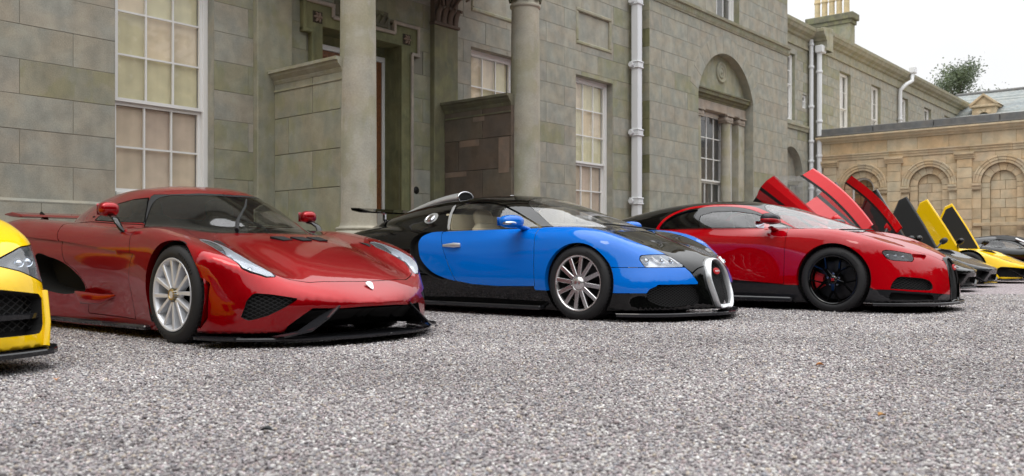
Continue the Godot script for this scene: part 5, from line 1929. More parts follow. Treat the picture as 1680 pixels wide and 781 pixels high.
# dark tub, seats, dash and wheel behind the glass
func cabin(c: Node3D, zf: float, zr: float, half: float, belt: float, roof: float, trim: Material, seat_mat: Material, lhd := true) -> void:
	var I := group_node("cabin", c)
	var t := MB.new()
	t.box(Vector3(-half, 0.16, zr), Vector3(half, 0.2, zf))
	t.box(Vector3(-half, 0.2, zr - 0.03), Vector3(half, roof - 0.16, zr))
	for s in [-1.0, 1.0]: t.box(Vector3(minf(s * half, s * (half - 0.05)), 0.2, zr), Vector3(maxf(s * half, s * (half - 0.05)), belt - 0.03, zf))
	put("floor_and_doorcards", t.done(), trim, I)
	var d := MB.new()
	d.cbox(Vector3(-half + 0.04, 0.5, zf - 0.42), Vector3(half - 0.04, belt - 0.06, zf + 0.1), 0.06)
	put("dashboard", d.done(), M.trim_black, I)
	for s in [-1.0, 1.0]:
		var se := MB.new()
		var x: float = s * half * 0.47
		var zb := zr + 0.30
		ball(se, Vector3(x, 0.33, zb + 0.28), Vector3(0.25, 0.11, 0.30), Transform3D.IDENTITY, 3.2)
		var lean := Transform3D(Basis(Vector3.RIGHT, -0.36), Vector3(x, 0.62, zb - 0.04))
		ball(se, Vector3.ZERO, Vector3(0.25, 0.36, 0.085), lean, 3.2)
		ball(se, Vector3(0, 0.40, 0.0), Vector3(0.13, 0.11, 0.06), lean, 3.0)
		put("seat", se.done(), seat_mat, I)
	var sw := MB.new()
	var x0 := half * 0.47 * (1.0 if lhd else -1.0)
	var q := Transform3D(Basis(Vector3.RIGHT, 1.15), Vector3(x0, belt - 0.10, zf - 0.52))
	var pts := PackedVector3Array()
	for k in 25: pts.append(q * (Vector3(cos(TAU * k / 24.0), 0, sin(TAU * k / 24.0)) * 0.17))
	sw.tube(pts, PackedFloat32Array([0.016]), 8, false)
	sw.tube(PackedVector3Array([q * Vector3(-0.17, 0, 0), q * Vector3(0.17, 0, 0)]), PackedFloat32Array([0.014]), 6)
	sw.tube(PackedVector3Array([q * Vector3(0, 0, 0), q * Vector3(0, -0.25, 0.02)]), PackedFloat32Array([0.03]), 8)
	put("steering_wheel", sw.done(), M.trim_black, I)

# a flat lip that follows the nose in plan
func lip(b: Body, y0: float, y1: float, out0: float, out1: float, a0: float, a1: float, inset := 0.12, yref := 0.12) -> MB:
	var mb := MB.new()
	var n := 40
	for k in n:
		var p := lerpf(a0, a1, float(k) / n); var q := lerpf(a0, a1, float(k + 1) / n)
		var o0 := lerpf(out0, out1, absf(p) / maxf(absf(a0), absf(a1))); var o1 := lerpf(out0, out1, absf(q) / maxf(absf(a0), absf(a1)))
		var zp := b.nose.at(absf(p), yref) + o0; var zq := b.nose.at(absf(q), yref) + o1
		var wp := p * (1.0 + o0 * 0.5); var wq := q * (1.0 + o1 * 0.5)
		mb._q(Vector3(wp, y1, zp - 0.008), Vector3(wq, y1, zq - 0.008), Vector3(wq, y1, zq - inset - o1), Vector3(wp, y1, zp - inset - o0), Vector3.UP)
		mb._q(Vector3(wp, y0, zp), Vector3(wq, y0, zq), Vector3(wq, y0, zq - inset - o1), Vector3(wp, y0, zp - inset - o0), Vector3.DOWN)
		mb._q(Vector3(wp, y0, zp), Vector3(wq, y0, zq), Vector3(wq, y1 - 0.006, zq), Vector3(wp, y1 - 0.006, zp), Vector3(0, 0, 1))
		mb._q(Vector3(wp, y1 - 0.006, zp), Vector3(wq, y1 - 0.006, zq), Vector3(wq, y1, zq - 0.008), Vector3(wp, y1, zp - 0.008), Vector3(0, 1, 1))
	return mb

# crossed wires over an opening drawn in the front view, lying a little inside the nose
func grille(b: Body, poly: PackedVector2Array, pitch: float, r: float, inside: float, angle := 0.6) -> MB:
	var mb := MB.new()
	var lo := poly[0]; var hi := poly[0]
	for q in poly: lo = lo.min(q); hi = hi.max(q)
	var c := (lo + hi) / 2.0
	var reach := (hi - lo).length() / 2.0
	for dir in 2:
		var d := Vector2(cos(angle), sin(angle) * (1.0 if dir else -1.0))
		var n := Vector2(-d.y, d.x)
		var k := -int(reach / pitch) - 1
		while k * pitch < reach:
			var o := c + n * pitch * k
			for seg in Geometry2D.intersect_polyline_with_polygon(PackedVector2Array([o - d * reach * 1.1, o + d * reach * 1.1]), poly):
				var m := maxi(2, int(seg[0].distance_to(seg[-1]) / 0.06) + 1)
				var path := PackedVector3Array()
				for i in m + 1:
					var p: Vector2 = seg[0].lerp(seg[-1], float(i) / m)
					path.append(Vector3(p.x, p.y, b.nose.at(absf(p.x), p.y) - inside))
				mb.tube(path, PackedFloat32Array([r]), 4, false)
			k += 1
	return mb

func grille_both(b: Body, c: Node3D, poly: PackedVector2Array, pitch: float, r: float, inside: float, mat: Material, called := "grille_mesh") -> void:
	var m := grille(b, poly, pitch, r, inside)
	put(called, m.done(), mat, c)
	var q := PackedVector2Array()
	for p in poly: q.append(Vector2(-p.x, p.y))
	put(called, grille(b, q, pitch, r, inside).done(), mat, c)

# one panel cut from the half body and shown on both sides of the car, or across its middle
func panel(c: Node3D, h: Half, called: String, view: String, pts: PackedVector2Array, limits: Array, mat: Material, across := false, gap := 0.005, deep := 0.0) -> Half:
	var r := take(h, view, pts, limits, gap)
	var got: Half = r[0]
	if deep != 0.0: got = sunk(got, deep)
	if across: put_both(called, got, mat, c)
	else: put_sides(called, got, mat, c)
	if mat in [M.screen, M.side_glass, M.screen_dark]:   # the inner face of the glass
		if across: put_both("inner_face", sunk(got, .005, false), M.clear, c)
		else: put_sides("inner_face", sunk(got, .005, false), M.clear, c)
	return r[1]

func lamp(c: Node3D, h: Half, view: String, pts: PackedVector2Array, limits: Array, spots: Array, bowl: Material, deep := 0.045, tint: Material = null) -> Half:
	var r := take(h, view, pts, limits, 0.006)
	var got: Half = r[0]
	for s in [-1.0, 1.0]:
		var L := group_node("headlight", c)
		var g := MB.new(); add_half(g, sunk(got, 0.0015, false), s); put("lens", g.done(), M.lens if tint == null else tint, L)
		var w := MB.new(); add_half(w, sunk(got, deep), s); put("housing", w.done(), bowl, L)
		for p in spots:
			var m := MB.new()
			var at := Transform3D(Basis(Vector3.RIGHT, PI / 2 - 0.25), Vector3(s * p[0], p[1], p[2]))
			var q: float = p[3]
			m.lathe(pv2([0.0, 0.012, q * 0.55, 0.008, q * 0.8, 0.0, q * 0.85, -0.012, q * 0.86, 0.004, q, 0.006, q * 1.02, -0.02]), 20, at)
			put("projector", m.done(), M.projector, L)
	return r[1]

func sweep(pts: Array, r: Array, seg := 8, flat_ := Vector2.ONE, up := Vector3.UP) -> ArrayMesh:
	var mb := MB.new()
	var p := PackedVector3Array(); for q in pts: p.append(q)
	mb.tube(p, PackedFloat32Array(r), seg, true, flat_, up)
	return mb.done()

# letters as solid mesh, laid on xf
func lettering(called: String, text: String, height: float, mat: Material, parent: Node, xf: Transform3D) -> void:
	var t := TextMesh.new()
	var f := SystemFont.new(); f.font_names = PackedStringArray(["Droid Sans"])
	t.font = f; t.text = text; t.font_size = 64; t.pixel_size = height / 64.0; t.depth = 0.002
	put(called, t, mat, parent, xf)

func car_materials() -> void:
	M.well = flat(Color(.03, .03, .03), 0.95)
	M.tyre = flat(Color(.095, .095, .10), 0.7)
	M.disc = flat(Color(.22, .22, .23), 0.35, 1.0)
	M.steel = flat(Color(.62, .62, .64), 0.25, 1.0)
	M.chrome = flat(Color(.86, .86, .88), 0.12, 1.0)
	M.polished = flat(Color(.86, .85, .85), 0.22, 0.9)
	M.satin = flat(Color(.86, .87, .88), 0.32, 0.75)
	M.alloy = flat(Color(.84, .85, .87), 0.35, 0.35, 0.5)
	M.gold = flat(Color(.80, .72, .52), 0.3, 1.0)
	M.projector = flat(Color(.75, .78, .82), 0.08, 1.0)
	M.red_print = flat(Color(.70, .06, .08), 0.4)
	M.white_print = flat(Color(.9, .9, .9), 0.4)
	M.trim_black = flat(Color(.07, .07, .072), 0.7)
	M.cream = flat(Color(.82, .78, .66), 0.65)
	M.carbon = flat(Color(.13, .13, .14), 0.45, 0.0, 0.8)
	M.black_plastic = flat(Color(.06, .06, .062), 0.55)
	M.mesh_black = flat(Color(.12, .12, .125), 0.45, 0.3)
	M.hole = flat(Color(.02, .02, .02), 0.9)
	M.lens = glass(Color(.9, .95, 1.0), 0.05)
	M.lens_dark = glass(Color(.02, .02, .025), 0.22)
	M.screen = glass(Color(.02, .025, .025), 0.10)
	M.screen_dark = glass(Color(.01, .014, .014), 0.40)
	M.clear = glass(Color(1, 1, 1), 0.02)
	M.side_glass = glass(Color(.02, .024, .022), 0.22)
	M.bowl = flat(Color(.80, .82, .85), 0.3, 0.3)
	M.bowl_dark = flat(Color(.30, .31, .33), 0.3, 0.4)
	M.mirror_glass = flat(Color(.85, .88, .92), 0.03, 1.0)
	M.rubber = flat(Color(.05, .05, .05), 0.7)
	M.blue = flat(Color(.01, .415, .80), 0.42, 0.0, 1.0)
	M.black = flat(Color(.028, .028, .03), 0.3, 0.0, 1.0)
	M.red = flat(Color(.63, .0, .05), 0.45, 0.0, 1.0)
	M.candy = flat(Color(.59, .0, .045), 0.34, 0.65, 1.0)
	M.yellow = flat(Color(.93, .76, .05), 0.42, 0.0, 1.0)
	M.grey_paint = flat(Color(.22, .225, .235), 0.38, 0.4, 1.0)
	M.dark_grey = flat(Color(.20, .205, .215), 0.5, 0.2, 0.6)
	M.green_paint = flat(Color(.45, .80, .25), 0.4, 0.0, 1.0)
	M.rust_red = flat(Color(.62, .12, .06), 0.4, 0.0, 1.0)
	M.soft_red = flat(Color(.80, .10, .13), 0.4, 0.1, 1.0)
	for k in ["red", "candy", "blue", "black", "yellow", "grey_paint", "dark_grey", "green_paint", "rust_red", "soft_red", "carbon"]:
		M[k].metallic_specular = 0.0   # the lacquer carries the shine

func make_body(s: Dictionary) -> Body:
	var b := Body.new()
	b.top = table(s.top, -3.9, 1.3, 0.0, 1.1, true, 3)
	b.side = table(s.side, -3.9, 1.3, 0.0, 1.3, false, 3)
	b.nose = table(s.nose, 0.0, 1.1, 0.0, 1.3, false, 3) if true else null
	b.tail = table(s.tail, 0.0, 1.1, 0.0, 1.3, false, 3)
	b.bot = table([[0.0, s.bottom], [1.0, s.bottom]], -3.9, 1.3, 0.0, 1.1, false, 1)
	if s.has("ctop"):
		b.ctop = table(s.ctop, -3.9, 1.3, 0.0, 1.1, true, 3)
		b.cside = table(s.cside, -3.9, 1.3, 0.0, 1.3, false, 3)
	for k in ["k_edge", "k_nose", "k_tail", "k_can", "k_join", "zf", "zr"]:
		if s.has(k): b.set(k, s[k])
	return b

var BLUE_COUPE := {
	"top": [
		[0.0, [-3.7, .80, -3.55, .86, -3.3, .90, -2.8, .92, -2.2, .90, -1.5, .87, -0.5, .87, -0.1, .855, 0.1, .82, 0.3, .765, 0.5, .70, 0.7, .62, 0.82, .555, 0.95, .47]],
		[0.4, [-3.7, .79, -3.5, .86, -3.3, .90, -2.8, .92, -2.2, .90, -1.5, .87, -0.5, .87, -0.15, .855, 0.1, .805, 0.3, .745, 0.5, .68, 0.7, .595, 0.85, .52, 0.95, .45]],
		[0.62, [-3.7, .78, -3.5, .85, -3.2, .90, -2.8, .92, -2.2, .89, -1.5, .86, -0.6, .865, -0.3, .865, 0.0, .845, 0.2, .80, 0.4, .725, 0.6, .64, 0.8, .545, 0.95, .47]],
		[0.80, [-3.7, .74, -3.5, .82, -3.2, .89, -2.8, .92, -2.3, .89, -1.8, .845, -0.8, .86, -0.35, .875, 0.0, .855, 0.2, .81, 0.35, .745, 0.5, .655, 0.65, .56, 0.9, .43]],
		[0.98, [-3.7, .68, -3.4, .78, -3.1, .84, -2.75, .87, -2.3, .85, -1.8, .81, -0.8, .83, -0.3, .83, 0.0, .80, 0.2, .75, 0.4, .65, 0.55, .54, 0.8, .40]],
	],
	"side": [
		[0.10, [-3.7, .82, -3.3, .90, -2.7, .93, -2.0, .90, -0.5, .90, 0.0, .91, 0.5, .89, 1.0, .84]],
		[0.30, [-3.7, .86, -3.3, .95, -2.7, .985, -2.1, .955, -1.2, .955, -0.5, .955, 0.0, .965, 0.4, .95, 1.0, .88]],
		[0.55, [-3.7, .88, -3.3, .97, -2.7, 1.0, -2.1, .975, -1.2, .97, -0.5, .97, 0.0, .975, 0.4, .95, 1.0, .86]],
		[0.75, [-3.7, .86, -3.3, .95, -2.7, .985, -2.1, .96, -1.2, .945, -0.5, .95, 0.0, .955, 0.4, .91, 1.0, .82]],
		[0.95, [-3.7, .80, -3.3, .90, -2.7, .93, -2.1, .90, -1.2, .885, -0.5, .89, 0.0, .90, 0.4, .86, 1.0, .78]],
	],
	"nose": [
		[0.05, [0.0, .975, 0.2, .955, 0.35, .885, 0.5, .84, 0.7, .74, 0.85, .57, 0.93, .40, 1.0, .2]],
		[0.22, [0.0, .97, 0.2, .94, 0.35, .87, 0.5, .82, 0.65, .735, 0.82, .57, 0.92, .40, 1.0, .2]],
		[0.36, [0.0, .925, 0.22, .895, 0.45, .835, 0.65, .735, 0.82, .57, 0.92, .40, 1.0, .2]],
		[0.48, [0.0, .885, 0.25, .86, 0.45, .785, 0.65, .675, 0.80, .53, 0.92, .36, 1.0, .2]],
		[0.60, [0.0, .83, 0.25, .80, 0.45, .71, 0.65, .60, 0.80, .48, 0.92, .33, 1.0, .2]],
	],
	"tail": [[0.1, [0.0, -3.5, 0.6, -3.42, 1.0, -3.2]], [0.5, [0.0, -3.62, 0.6, -3.55, 1.0, -3.3]], [0.9, [0.0, -3.6, 0.6, -3.5, 1.0, -3.2]]],
	"bottom": [-3.7, .22, -3.0, .13, 1.2, .11],
	"ctop": [
		[0.0, [-3.6, .82, -3.3, 0.960, -3.0, 1.053, -2.6, 1.153, -2.2, 1.219, -1.8, 1.252, -1.4, 1.252, -1.1, 1.224, -0.8, 1.147, -0.5, 1.048, -0.2, 0.944, 0.08, .845, 0.3, .76]],
		[0.35, [-3.6, .80, -3.3, 0.938, -3.0, 1.037, -2.6, 1.136, -2.2, 1.202, -1.8, 1.235, -1.45, 1.235, -1.15, 1.202, -0.8, 1.109, -0.5, 1.004, -0.2, 0.905, 0.0, .835, 0.2, .76]],
		[0.62, [-3.6, .76, -3.3, 0.905, -3.0, 0.998, -2.6, 1.092, -2.2, 1.153, -1.8, 1.180, -1.5, 1.175, -1.2, 1.125, -0.9, 1.031, -0.6, 0.927, -0.4, 0.861, -0.1, .76]],
		[0.80, [-3.6, .70, -3.3, .85, -3.0, 0.938, -2.6, 1.015, -2.2, 1.059, -1.8, 1.081, -1.5, 1.070, -1.2, 1.015, -0.9, 0.916, -0.6, .81, -0.3, .71]],
	],
	"cside": [
		[0.70, [-3.6, .62, -3.2, .80, -2.7, .90, -2.2, .935, -1.7, .935, -1.2, .925, -0.8, .90, -0.5, .85, -0.2, .74, 0.1, .50]],
		[0.86, [-3.6, .52, -3.2, .72, -2.7, .84, -2.2, .895, -1.7, .905, -1.2, .895, -0.8, .86, -0.5, .79, -0.2, .65, 0.1, .40]],
		[1.0, [-3.6, .38, -3.2, .60, -2.7, .735, -2.2, .80, -1.7, .82, -1.2, .805, -0.8, .74, -0.5, .63, -0.2, .46, 0.1, .2]],
		[1.15, [-3.6, .2, -3.2, .42, -2.7, .58, -2.2, .66, -1.7, .69, -1.2, .66, -0.8, .56, -0.5, .40, -0.2, .2, 0.1, .0]],
		[1.25, [-3.6, .1, -3.2, .3, -2.7, .48, -2.2, .58, -1.7, .62, -1.2, .58, -0.8, .46, -0.5, .3, -0.2, .1, 0.1, .0]],
	],
	"k_edge": 0.10, "k_nose": 0.09, "k_can": 0.07, "k_join": 0.03, "zf": 0.05, "zr": -2.9,
}

var RED_COUPE := {
	"top": [
		[0.0, [-3.7, .86, -3.4, .93, -2.9, .96, -2.2, .92, -1.5, .89, -0.5, .895, -0.1, .87, 0.15, .835, 0.35, .785, 0.55, .72, 0.75, .63, 0.9, .545]],
		[0.4, [-3.7, .85, -3.4, .93, -2.9, .96, -2.2, .92, -1.5, .89, -0.5, .895, -0.15, .87, 0.15, .815, 0.35, .765, 0.55, .70, 0.75, .615, 0.9, .54]],
		[0.62, [-3.7, .83, -3.4, .92, -2.9, .96, -2.2, .92, -1.5, .885, -0.6, .895, -0.3, .885, 0.0, .86, 0.2, .82, 0.4, .755, 0.6, .675, 0.8, .58, 0.95, .50]],
		[0.80, [-3.7, .80, -3.4, .90, -2.9, .95, -2.3, .92, -1.8, .89, -0.8, .90, -0.35, .90, 0.0, .875, 0.2, .83, 0.4, .75, 0.55, .68, 0.7, .60, 0.9, .50]],
		[0.98, [-3.7, .74, -3.4, .83, -2.9, .88, -2.3, .87, -1.8, .86, -0.8, .86, -0.3, .855, 0.0, .83, 0.2, .77, 0.4, .68, 0.6, .57, 0.8, .46]],
	],
	"side": [
		[0.10, [-3.7, .86, -3.3, .93, -2.7, .95, -2.0, .92, -1.0, .91, -0.5, .92, 0.0, .93, 0.5, .91, 1.0, .85]],
		[0.30, [-3.7, .90, -3.3, .985, -2.7, 1.005, -2.1, .97, -1.2, .955, -0.5, .965, 0.0, .985, 0.4, .97, 1.0, .90]],
		[0.55, [-3.7, .92, -3.3, 1.0, -2.7, 1.02, -2.1, .985, -1.2, .965, -0.5, .975, 0.0, .995, 0.4, .97, 1.0, .88]],
		[0.78, [-3.7, .90, -3.3, .98, -2.7, 1.0, -2.1, .98, -1.2, .965, -0.5, .965, 0.0, .97, 0.4, .93, 1.0, .84]],
		[0.95, [-3.7, .84, -3.3, .92, -2.7, .94, -2.1, .93, -1.2, .925, -0.5, .92, 0.0, .92, 0.4, .88, 1.0, .8]],
	],
	"nose": [
		[0.05, [0.0, .95, 0.3, .93, 0.5, .89, 0.7, .79, 0.85, .60, 0.94, .42, 1.02, .2]],
		[0.30, [0.0, .955, 0.25, .93, 0.45, .875, 0.65, .77, 0.82, .59, 0.93, .41, 1.02, .2]],
		[0.48, [0.0, .925, 0.25, .89, 0.45, .82, 0.65, .71, 0.80, .56, 0.93, .38, 1.02, .2]],
		[0.62, [0.0, .86, 0.25, .82, 0.45, .74, 0.65, .63, 0.80, .51, 0.93, .35, 1.02, .2]],
	],
	"tail": [[0.1, [0.0, -3.5, 0.6, -3.42, 1.0, -3.2]], [0.5, [0.0, -3.62, 0.6, -3.55, 1.0, -3.3]], [0.9, [0.0, -3.6, 0.6, -3.5, 1.0, -3.2]]],
	"bottom": [-3.7, .22, -3.0, .14, 1.2, .12],
	"ctop": [
		[0.0, [-3.6, .88, -3.3, 1.001, -3.0, 1.083, -2.6, 1.171, -2.2, 1.232, -1.8, 1.260, -1.4, 1.260, -1.1, 1.227, -0.8, 1.155, -0.5, 1.061, -0.2, 0.962, 0.05, .865, 0.3, .76]],
		[0.35, [-3.6, .86, -3.3, 0.979, -3.0, 1.067, -2.6, 1.155, -2.2, 1.221, -1.8, 1.249, -1.45, 1.249, -1.15, 1.216, -0.8, 1.133, -0.5, 1.023, -0.2, 0.919, 0.0, .84, 0.2, .76]],
		[0.62, [-3.6, .80, -3.3, 0.924, -3.0, 1.017, -2.6, 1.105, -2.2, 1.171, -1.8, 1.205, -1.5, 1.199, -1.2, 1.155, -0.9, 1.067, -0.6, 0.957, -0.4, .88, -0.1, .78]],
		[0.80, [-3.6, .72, -3.3, .85, -3.0, 0.946, -2.6, 1.028, -2.2, 1.083, -1.8, 1.111, -1.5, 1.100, -1.2, 1.045, -0.9, 0.946, -0.6, .84, -0.3, .74]],
	],
	"cside": [
		[0.72, [-3.6, .62, -3.2, .80, -2.7, .90, -2.2, .945, -1.7, .95, -1.2, .94, -0.8, .915, -0.5, .865, -0.2, .76, 0.1, .50]],
		[0.88, [-3.6, .52, -3.2, .72, -2.7, .84, -2.2, .90, -1.7, .92, -1.2, .91, -0.8, .875, -0.5, .80, -0.2, .66, 0.1, .40]],
		[1.02, [-3.6, .38, -3.2, .60, -2.7, .74, -2.2, .81, -1.7, .84, -1.2, .825, -0.8, .76, -0.5, .65, -0.2, .46, 0.1, .2]],
		[1.17, [-3.6, .2, -3.2, .42, -2.7, .58, -2.2, .67, -1.7, .71, -1.2, .68, -0.8, .58, -0.5, .42, -0.2, .2, 0.1, .0]],
		[1.27, [-3.6, .1, -3.2, .3, -2.7, .48, -2.2, .59, -1.7, .63, -1.2, .60, -0.8, .48, -0.5, .3, -0.2, .1, 0.1, .0]],
	],
	"k_edge": 0.09, "k_nose": 0.08, "k_can": 0.07, "k_join": 0.03, "zf": 0.05, "zr": -2.9,
}

var DARK_RED_COUPE := {
	"top": [
		[0.0, [-3.6, .72, -3.3, .78, -2.9, .82, -2.2, .82, -1.0, .80, -0.5, .80, -0.1, .77, 0.15, .715, 0.4, .63, 0.6, .55, 0.8, .455, 0.92, .385, 1.05, .29]],
		[0.3, [-3.6, .73, -3.3, .80, -2.9, .83, -2.2, .83, -1.0, .80, -0.5, .80, -0.15, .765, 0.15, .70, 0.4, .62, 0.6, .54, 0.78, .455, 0.92, .38, 1.05, .29]],
		[0.55, [-3.6, .76, -3.3, .84, -2.9, .87, -2.2, .85, -1.2, .82, -0.6, .81, -0.3, .77, 0.0, .705, 0.2, .645, 0.4, .575, 0.6, .50, 0.8, .42, 1.0, .32]],
		[0.75, [-3.6, .79, -3.3, .885, -2.9, .925, -2.3, .90, -1.6, .85, -0.8, .815, -0.4, .80, -0.1, .745, 0.1, .70, 0.3, .645, 0.5, .575, 0.7, .50, 0.9, .40, 1.05, .31]],
		[0.90, [-3.6, .76, -3.3, .855, -2.9, .90, -2.3, .875, -1.6, .825, -0.8, .785, -0.4, .79, -0.1, .745, 0.1, .70, 0.3, .64, 0.5, .555, 0.7, .46, 0.9, .36]],
		[1.0, [-3.6, .70, -3.3, .80, -2.9, .84, -2.3, .82, -1.6, .79, -0.8, .755, -0.4, .755, -0.1, .72, 0.1, .68, 0.3, .61, 0.5, .52, 0.7, .42, 0.9, .32]],
	],
	"side": [
		[0.10, [-3.5, .90, -2.9, .96, -2.3, .93, -1.5, .88, -0.7, .86, -0.3, .90, 0.0, .93, 0.4, .93, 1.0, .88]],
		[0.30, [-3.5, .94, -2.9, 1.0, -2.3, .97, -1.5, .90, -0.7, .895, -0.3, .945, 0.0, .965, 0.4, .955, 1.0, .90]],
		[0.50, [-3.5, .96, -2.9, 1.02, -2.3, 1.0, -1.5, .95, -0.7, .935, -0.3, .96, 0.0, .98, 0.4, .955, 1.0, .88]],
		[0.68, [-3.5, .96, -2.9, 1.02, -2.3, 1.01, -1.5, .965, -0.7, .945, -0.3, .955, 0.0, .97, 0.4, .92, 1.0, .84]],
		[0.78, [-3.5, .94, -2.9, 1.0, -2.3, .985, -1.5, .93, -0.7, .91, -0.3, .935, 0.0, .95, 0.4, .90, 1.0, .8]],
		[0.92, [-3.5, .88, -2.9, .95, -2.3, .92, -1.5, .86, -0.7, .85, -0.3, .88, 0.0, .90, 0.4, .85, 1.0, .75]],
	],
	"nose": [
		[0.05, [0.0, .95, 0.3, .93, 0.5, .86, 0.7, .73, 0.85, .56, 0.93, .42, 1.02, .2]],
		[0.18, [0.0, .97, 0.3, .945, 0.5, .865, 0.7, .73, 0.85, .56, 0.93, .42, 1.02, .2]],
		[0.28, [0.0, 1.035, 0.3, .985, 0.5, .89, 0.7, .745, 0.85, .56, 0.93, .42, 1.02, .2]],
		[0.36, [0.0, .97, 0.3, .935, 0.5, .86, 0.7, .72, 0.85, .54, 0.93, .40, 1.02, .2]],
		[0.46, [0.0, .86, 0.3, .83, 0.5, .78, 0.7, .67, 0.85, .51, 0.93, .38, 1.02, .2]],
	],
	"tail": [[0.1, [0.0, -3.3, 0.6, -3.3, 1.0, -3.1]], [0.5, [0.0, -3.45, 0.6, -3.45, 1.0, -3.25]], [0.9, [0.0, -3.5, 0.6, -3.5, 1.0, -3.2]]],
	"bottom": [-3.5, .20, -2.9, .12, 1.2, .10],
	"ctop": [
		[0.0, [-3.3, .74, -3.0, 0.835, -2.6, 0.974, -2.2, 1.080, -1.8, 1.152, -1.4, 1.180, -1.1, 1.168, -0.85, 1.124, -0.6, 1.024, -0.35, 0.902, -0.1, .765, 0.1, .66]],
		[0.3, [-3.3, .72, -3.0, 0.824, -2.6, 0.963, -2.2, 1.069, -1.8, 1.141, -1.4, 1.168, -1.15, 1.152, -0.9, 1.096, -0.65, 1.002, -0.4, 0.880, -0.18, .765, 0.0, .67]],
		[0.52, [-3.3, .68, -3.0, .77, -2.6, 0.913, -2.2, 1.024, -1.8, 1.096, -1.5, 1.119, -1.25, 1.102, -1.0, 1.030, -0.75, 0.924, -0.5, 0.802, -0.3, .70]],
		[0.72, [-3.3, .60, -3.0, .70, -2.6, 0.824, -2.2, 0.935, -1.8, 1.008, -1.5, 1.019, -1.25, 0.991, -1.0, 0.902, -0.75, 0.791, -0.5, .67]],
	],
	"cside": [
		[0.66, [-3.3, .30, -3.0, .42, -2.6, .58, -2.2, .73, -1.8, .83, -1.4, .86, -1.0, .835, -0.7, .77, -0.45, .66, -0.2, .5, 0.1, .2]],
		[0.82, [-3.3, .24, -3.0, .36, -2.6, .52, -2.2, .67, -1.8, .765, -1.4, .795, -1.0, .765, -0.7, .685, -0.45, .56, -0.2, .4, 0.1, .1]],
		[0.95, [-3.3, .18, -3.0, .30, -2.6, .45, -2.2, .585, -1.8, .67, -1.4, .695, -1.0, .655, -0.7, .56, -0.45, .42, -0.2, .2, 0.1, .0]],
		[1.08, [-3.3, .1, -3.0, .22, -2.6, .36, -2.2, .475, -1.8, .55, -1.4, .57, -1.0, .52, -0.7, .40, -0.45, .2, -0.2, .0]],
		[1.2, [-3.3, .0, -3.0, .15, -2.6, .28, -2.2, .39, -1.8, .45, -1.4, .47, -1.0, .42, -0.7, .3, -0.45, .1, -0.2, .0]],
	],
	"k_edge": 0.07, "k_nose": 0.05, "k_can": 0.08, "k_join": 0.03, "zf": 0.05, "zr": -2.9,
}


